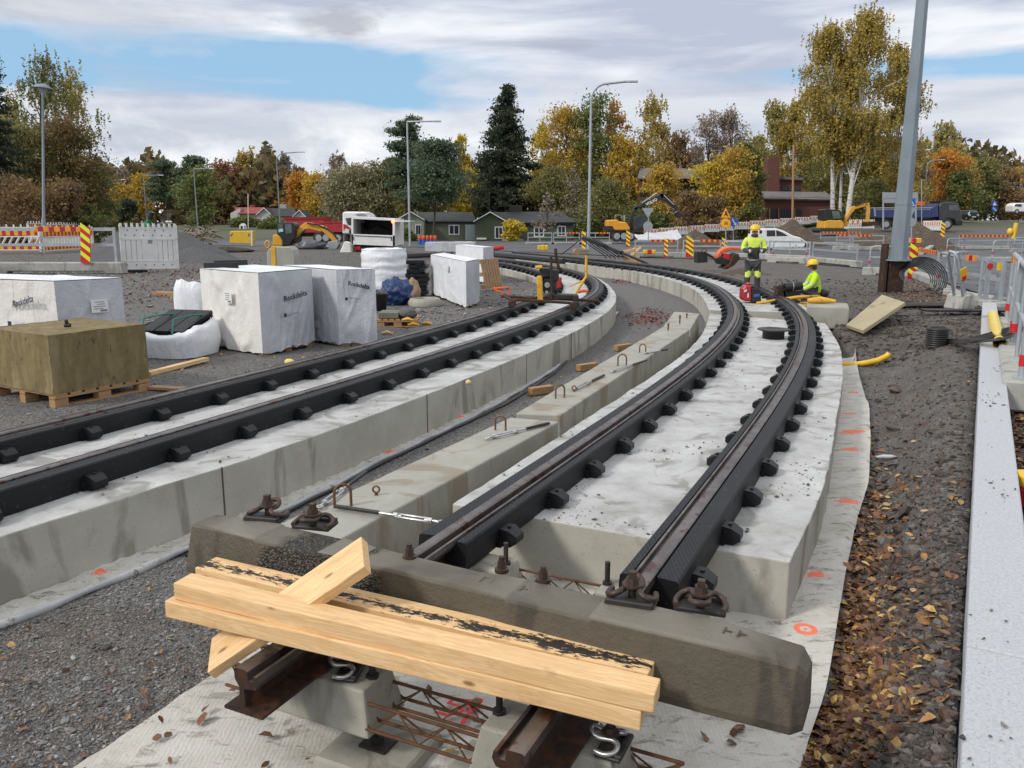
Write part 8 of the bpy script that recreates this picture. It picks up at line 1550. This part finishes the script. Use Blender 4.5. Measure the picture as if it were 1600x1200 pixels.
# crumbs on the right slab
n = 2600; x, y = samp(n, rng, 700, 1320, 500, 890); kk = inpoly(slabs[0], x, y); cl = vn(x*2.2, y*2.2, 4.0) > .12; kk &= cl; x, y = x[kk], y[kk]; s_ = .003+.008*rng.random(len(x))**2.5
stones('slab_crumbs', 'small dark crumbs scattered on the pale slabs', x, y, .004+s_*.3, s_, isl('crumb', [(.06, .055, .05), (.12, .11, .10), (.03, .028, .026), (.2, .19, .17)]), rng, .5)
x, y = samp(1500, rng, 0, 900, 470, 840); kk = inpoly(slabs[2], x, y) & (vn(x*2, y*2, 4.0) > .1); x, y = x[kk], y[kk]; s_ = .004+.009*rng.random(len(x))**2.5
stones('slab_crumbs', 'small dark crumbs on the left slab', x, y, .054+s_*.3, s_, bpy.data.materials['crumb'], rng, .5)
xk = KL[0].x+kdir.x*rng.uniform(-1, 8, 500); 
u = rng.uniform(-1, 8.5, 420); w_ = rng.uniform(.0, .26, 420); cl = (vn(u*1.6, w_*6, 2.) > .25) | (rng.random(420) > .93); u, w_ = u[cl], w_[cl]; s_ = .004+.008*rng.random(len(u))**2
stones('kerb_crumbs', 'dark grit lying on the granite kerb', KL[0].x+kdir.x*u+knor.x*w_, KL[0].y+kdir.y*u+knor.y*w_, .165+s_*.2, s_, bpy.data.materials['crumb'], rng, .6)
# leaves: two-sided bent diamonds
def leaves(name, label, X, Y, Z, S, mat, rng, curl=.35):
    n = len(X); a = rng.uniform(0, 6.28, n); tl = rng.normal(size=(n, 2))*.35; u = np.stack([np.cos(a), np.sin(a), tl[:, 0]], 1); v = np.stack([-np.sin(a), np.cos(a), tl[:, 1]], 1); c = np.stack([X, Y, Z+S*.25], 1); S_ = S[:, None]
    w2 = (.4+.3*rng.random(n))[:, None]; cu = np.array([0, 0, 1])*S_*(curl*rng.random(n))[:, None]
    pts = [c-u*S_, c-u*S_*.35+v*S_*w2+cu, c+u*S_*.4+v*S_*w2*.9+cu, c+u*S_*1.05, c+u*S_*.4-v*S_*w2*.9+cu*1.3, c-u*S_*.35-v*S_*w2+cu*1.2]
    V = np.stack(pts, 1).reshape(-1, 3); o = (np.arange(n)*6)[:, None]; Fq = np.concatenate([o+np.array([[0, 1, 2, 3]]), o+np.array([[0, 3, 4, 5]])])
    return tag(link(name, npmesh(name, V, Fq, mat)), label, 'fallen leaves', kind='stuff')
LEAF = isl('fallen_leaf', [(0.15, 0.0624, 0.03), (0.1, 0.0432, 0.022), (0.213, 0.096, 0.04), (0.0625, 0.0336, 0.02), (0.25, 0.12, 0.045), (0.125, 0.06, 0.035), (0.5, 0.324, 0.1), (0.175, 0.06, 0.03), (0.0813, 0.0384, 0.022), (0.125, 0.066, 0.04), (0.325, 0.168, 0.05), (0.112, 0.0504, 0.03)], .6)
x, y = samp(9000, rng, 1235, 1440, 640, 1215); k = free(x, y)
tr_d = dpoly([tuple(p) for p in TR_R], x, y, False); k &= rng.random(len(x)) < np.exp(-(tr_d/.22)**2)*np.clip((9-y)/5, .12, 1); x, y = x[k], y[k]; s_ = .018+.024*rng.random(len(x))
leaves('leaf_litter', 'dense brown leaf litter along the edge of the pale sheet', x, y, gz(x, y)+.012*rng.random(len(x)), s_, LEAF, rng)
x, y = samp(520, rng, 1245, 1520, 560, 1215); k = free(x, y); x, y = x[k], y[k]; s_ = .014+.02*rng.random(len(x)); leaves('leaf_litter', 'scattered leaves on the soil bank', x, y, gz(x, y)+.01, s_, LEAF, rng)
u = rng.uniform(-.5, 9, 2600); w_ = .27+rng.random(2600)**1.5*.55; x, y = KL[0].x+kdir.x*u+knor.x*w_, KL[0].y+kdir.y*u+knor.y*w_; s_ = .02+.022*rng.random(2600); leaves('leaf_litter', 'brown leaves filling the gap right of the granite kerb', x, y, gz(x, y)+.03*rng.random(2600), s_, LEAF, rng)
x, y = samp(260, rng, -20, 620, 820, 1210); k = free(x, y); x, y = x[k], y[k]; s_ = .009+.017*rng.random(len(x)); leaves('leaf_litter', 'scattered leaves on the gravel at the bottom left', x, y, gz(x, y)+.012, s_, LEAF, rng)
x, y = samp(500, rng, 150, 1000, 430, 620); k = free(x, y); x, y = x[k], y[k]; s_ = .014+.022*rng.random(len(x)); leaves('leaf_litter', 'scattered leaves around the pallets', x, y, gz(x, y)+.012, s_, LEAF, rng)
n = 130; x, y = samp(n, rng, 180, 1290, 860, 1210); kk = ~free(x, y) & (y < 4.4) & (x < 2.2); x, y = x[kk], y[kk]; s_ = .014+.022*rng.random(len(x)); leaves('leaf_litter', 'few brown leaves on the pale sheet under the sleeper', x, y, gz(x, y, False)+.035, s_, LEAF, rng)
RED = isl('red_leaf', [(.17, .022, .03), (.12, .02, .022), (.22, .05, .05), (.09, .03, .02), (.25, .11, .09)])
for wx, cnt, lb in (((975, 1055, 484, 512), 420, 'red leaves heaped on the gravel by the farthest beam'), ((950, 990, 436, 445), 160, 'red leaves on the gravel at the far end between the tracks')):
    c = on((wx[0]+wx[1])/2, (wx[2]+wx[3])/2); a = G(wx[0], c.z, 0); X0, Y0 = G(wx[0], (wx[2]+wx[3])/2, ZT), None
    px = np.clip(rng.normal((wx[0]+wx[1])/2, (wx[1]-wx[0])/4, cnt), wx[0]-12, wx[1]+12); py = np.clip(rng.normal((wx[2]+wx[3])/2, (wx[3]-wx[2])/4, cnt), wx[2]-3, wx[3]+4)
    d = np.stack([(px-800)/F, cp+(600-py)/F*sp, -sp+(600-py)/F*cp], 1); t = (ZT-H)/d[:, 2]; x, y = d[:, 0]*t, d[:, 1]*t; k = inpoly(TROUGH, x, y); x, y = x[k], y[k]; s_ = .02+.025*rng.random(len(x)); leaves('red_leaf_litter', lb, x, y, gz(x, y)+.02, s_, RED, rng)
x, y = samp(900, rng, 1390, 1500, 450, 490); k = free(x, y); x, y = x[k], y[k]; s_ = .02+.02*rng.random(len(x)); leaves('leaf_litter', 'leaves on the soil below the railings', x, y, gz(x, y)+.012, s_, LEAF, rng)
x, y = samp(700, rng, 185, 330, 440, 500); k = free(x, y); x, y = x[k], y[k]; s_ = .02+.02*rng.random(len(x)); leaves('leaf_litter', 'rusty leaves around the small timber pile', x, y, gz(x, y)+.012, s_, LEAF, rng)

x, y = samp(110, rng, 1250, 1450, 640, 1215); k = free(x, y); x, y = x[k], y[k]; s_ = .020+.016*rng.random(len(x)); leaves('leaf_litter', 'larger yellow leaves lying on top of the brown litter', x, y, gz(x, y)+.022, s_, isl('yellow_leaf', [(.5, .33, .10), (.42, .24, .06), (.55, .42, .2), (.34, .16, .05)], .55), rng)
x, y = samp(90, rng, 1360, 1520, 540, 900); k = free(x, y); x, y = x[k], y[k]; s_ = .02+.04*rng.random(len(x))**2; stones('soil_stones', 'bigger stones half sunk in the soil bank', x, y, gz(x, y)+s_*.15, s_, SOILST, rng)
q = on(1385, 716, .02); lump('plastic_scrap', 'small scrap of clear plastic on the leaf litter by the sheet edge', 'scrap', q, (.10, .03, .02), WGRY, .4, 3, 14)
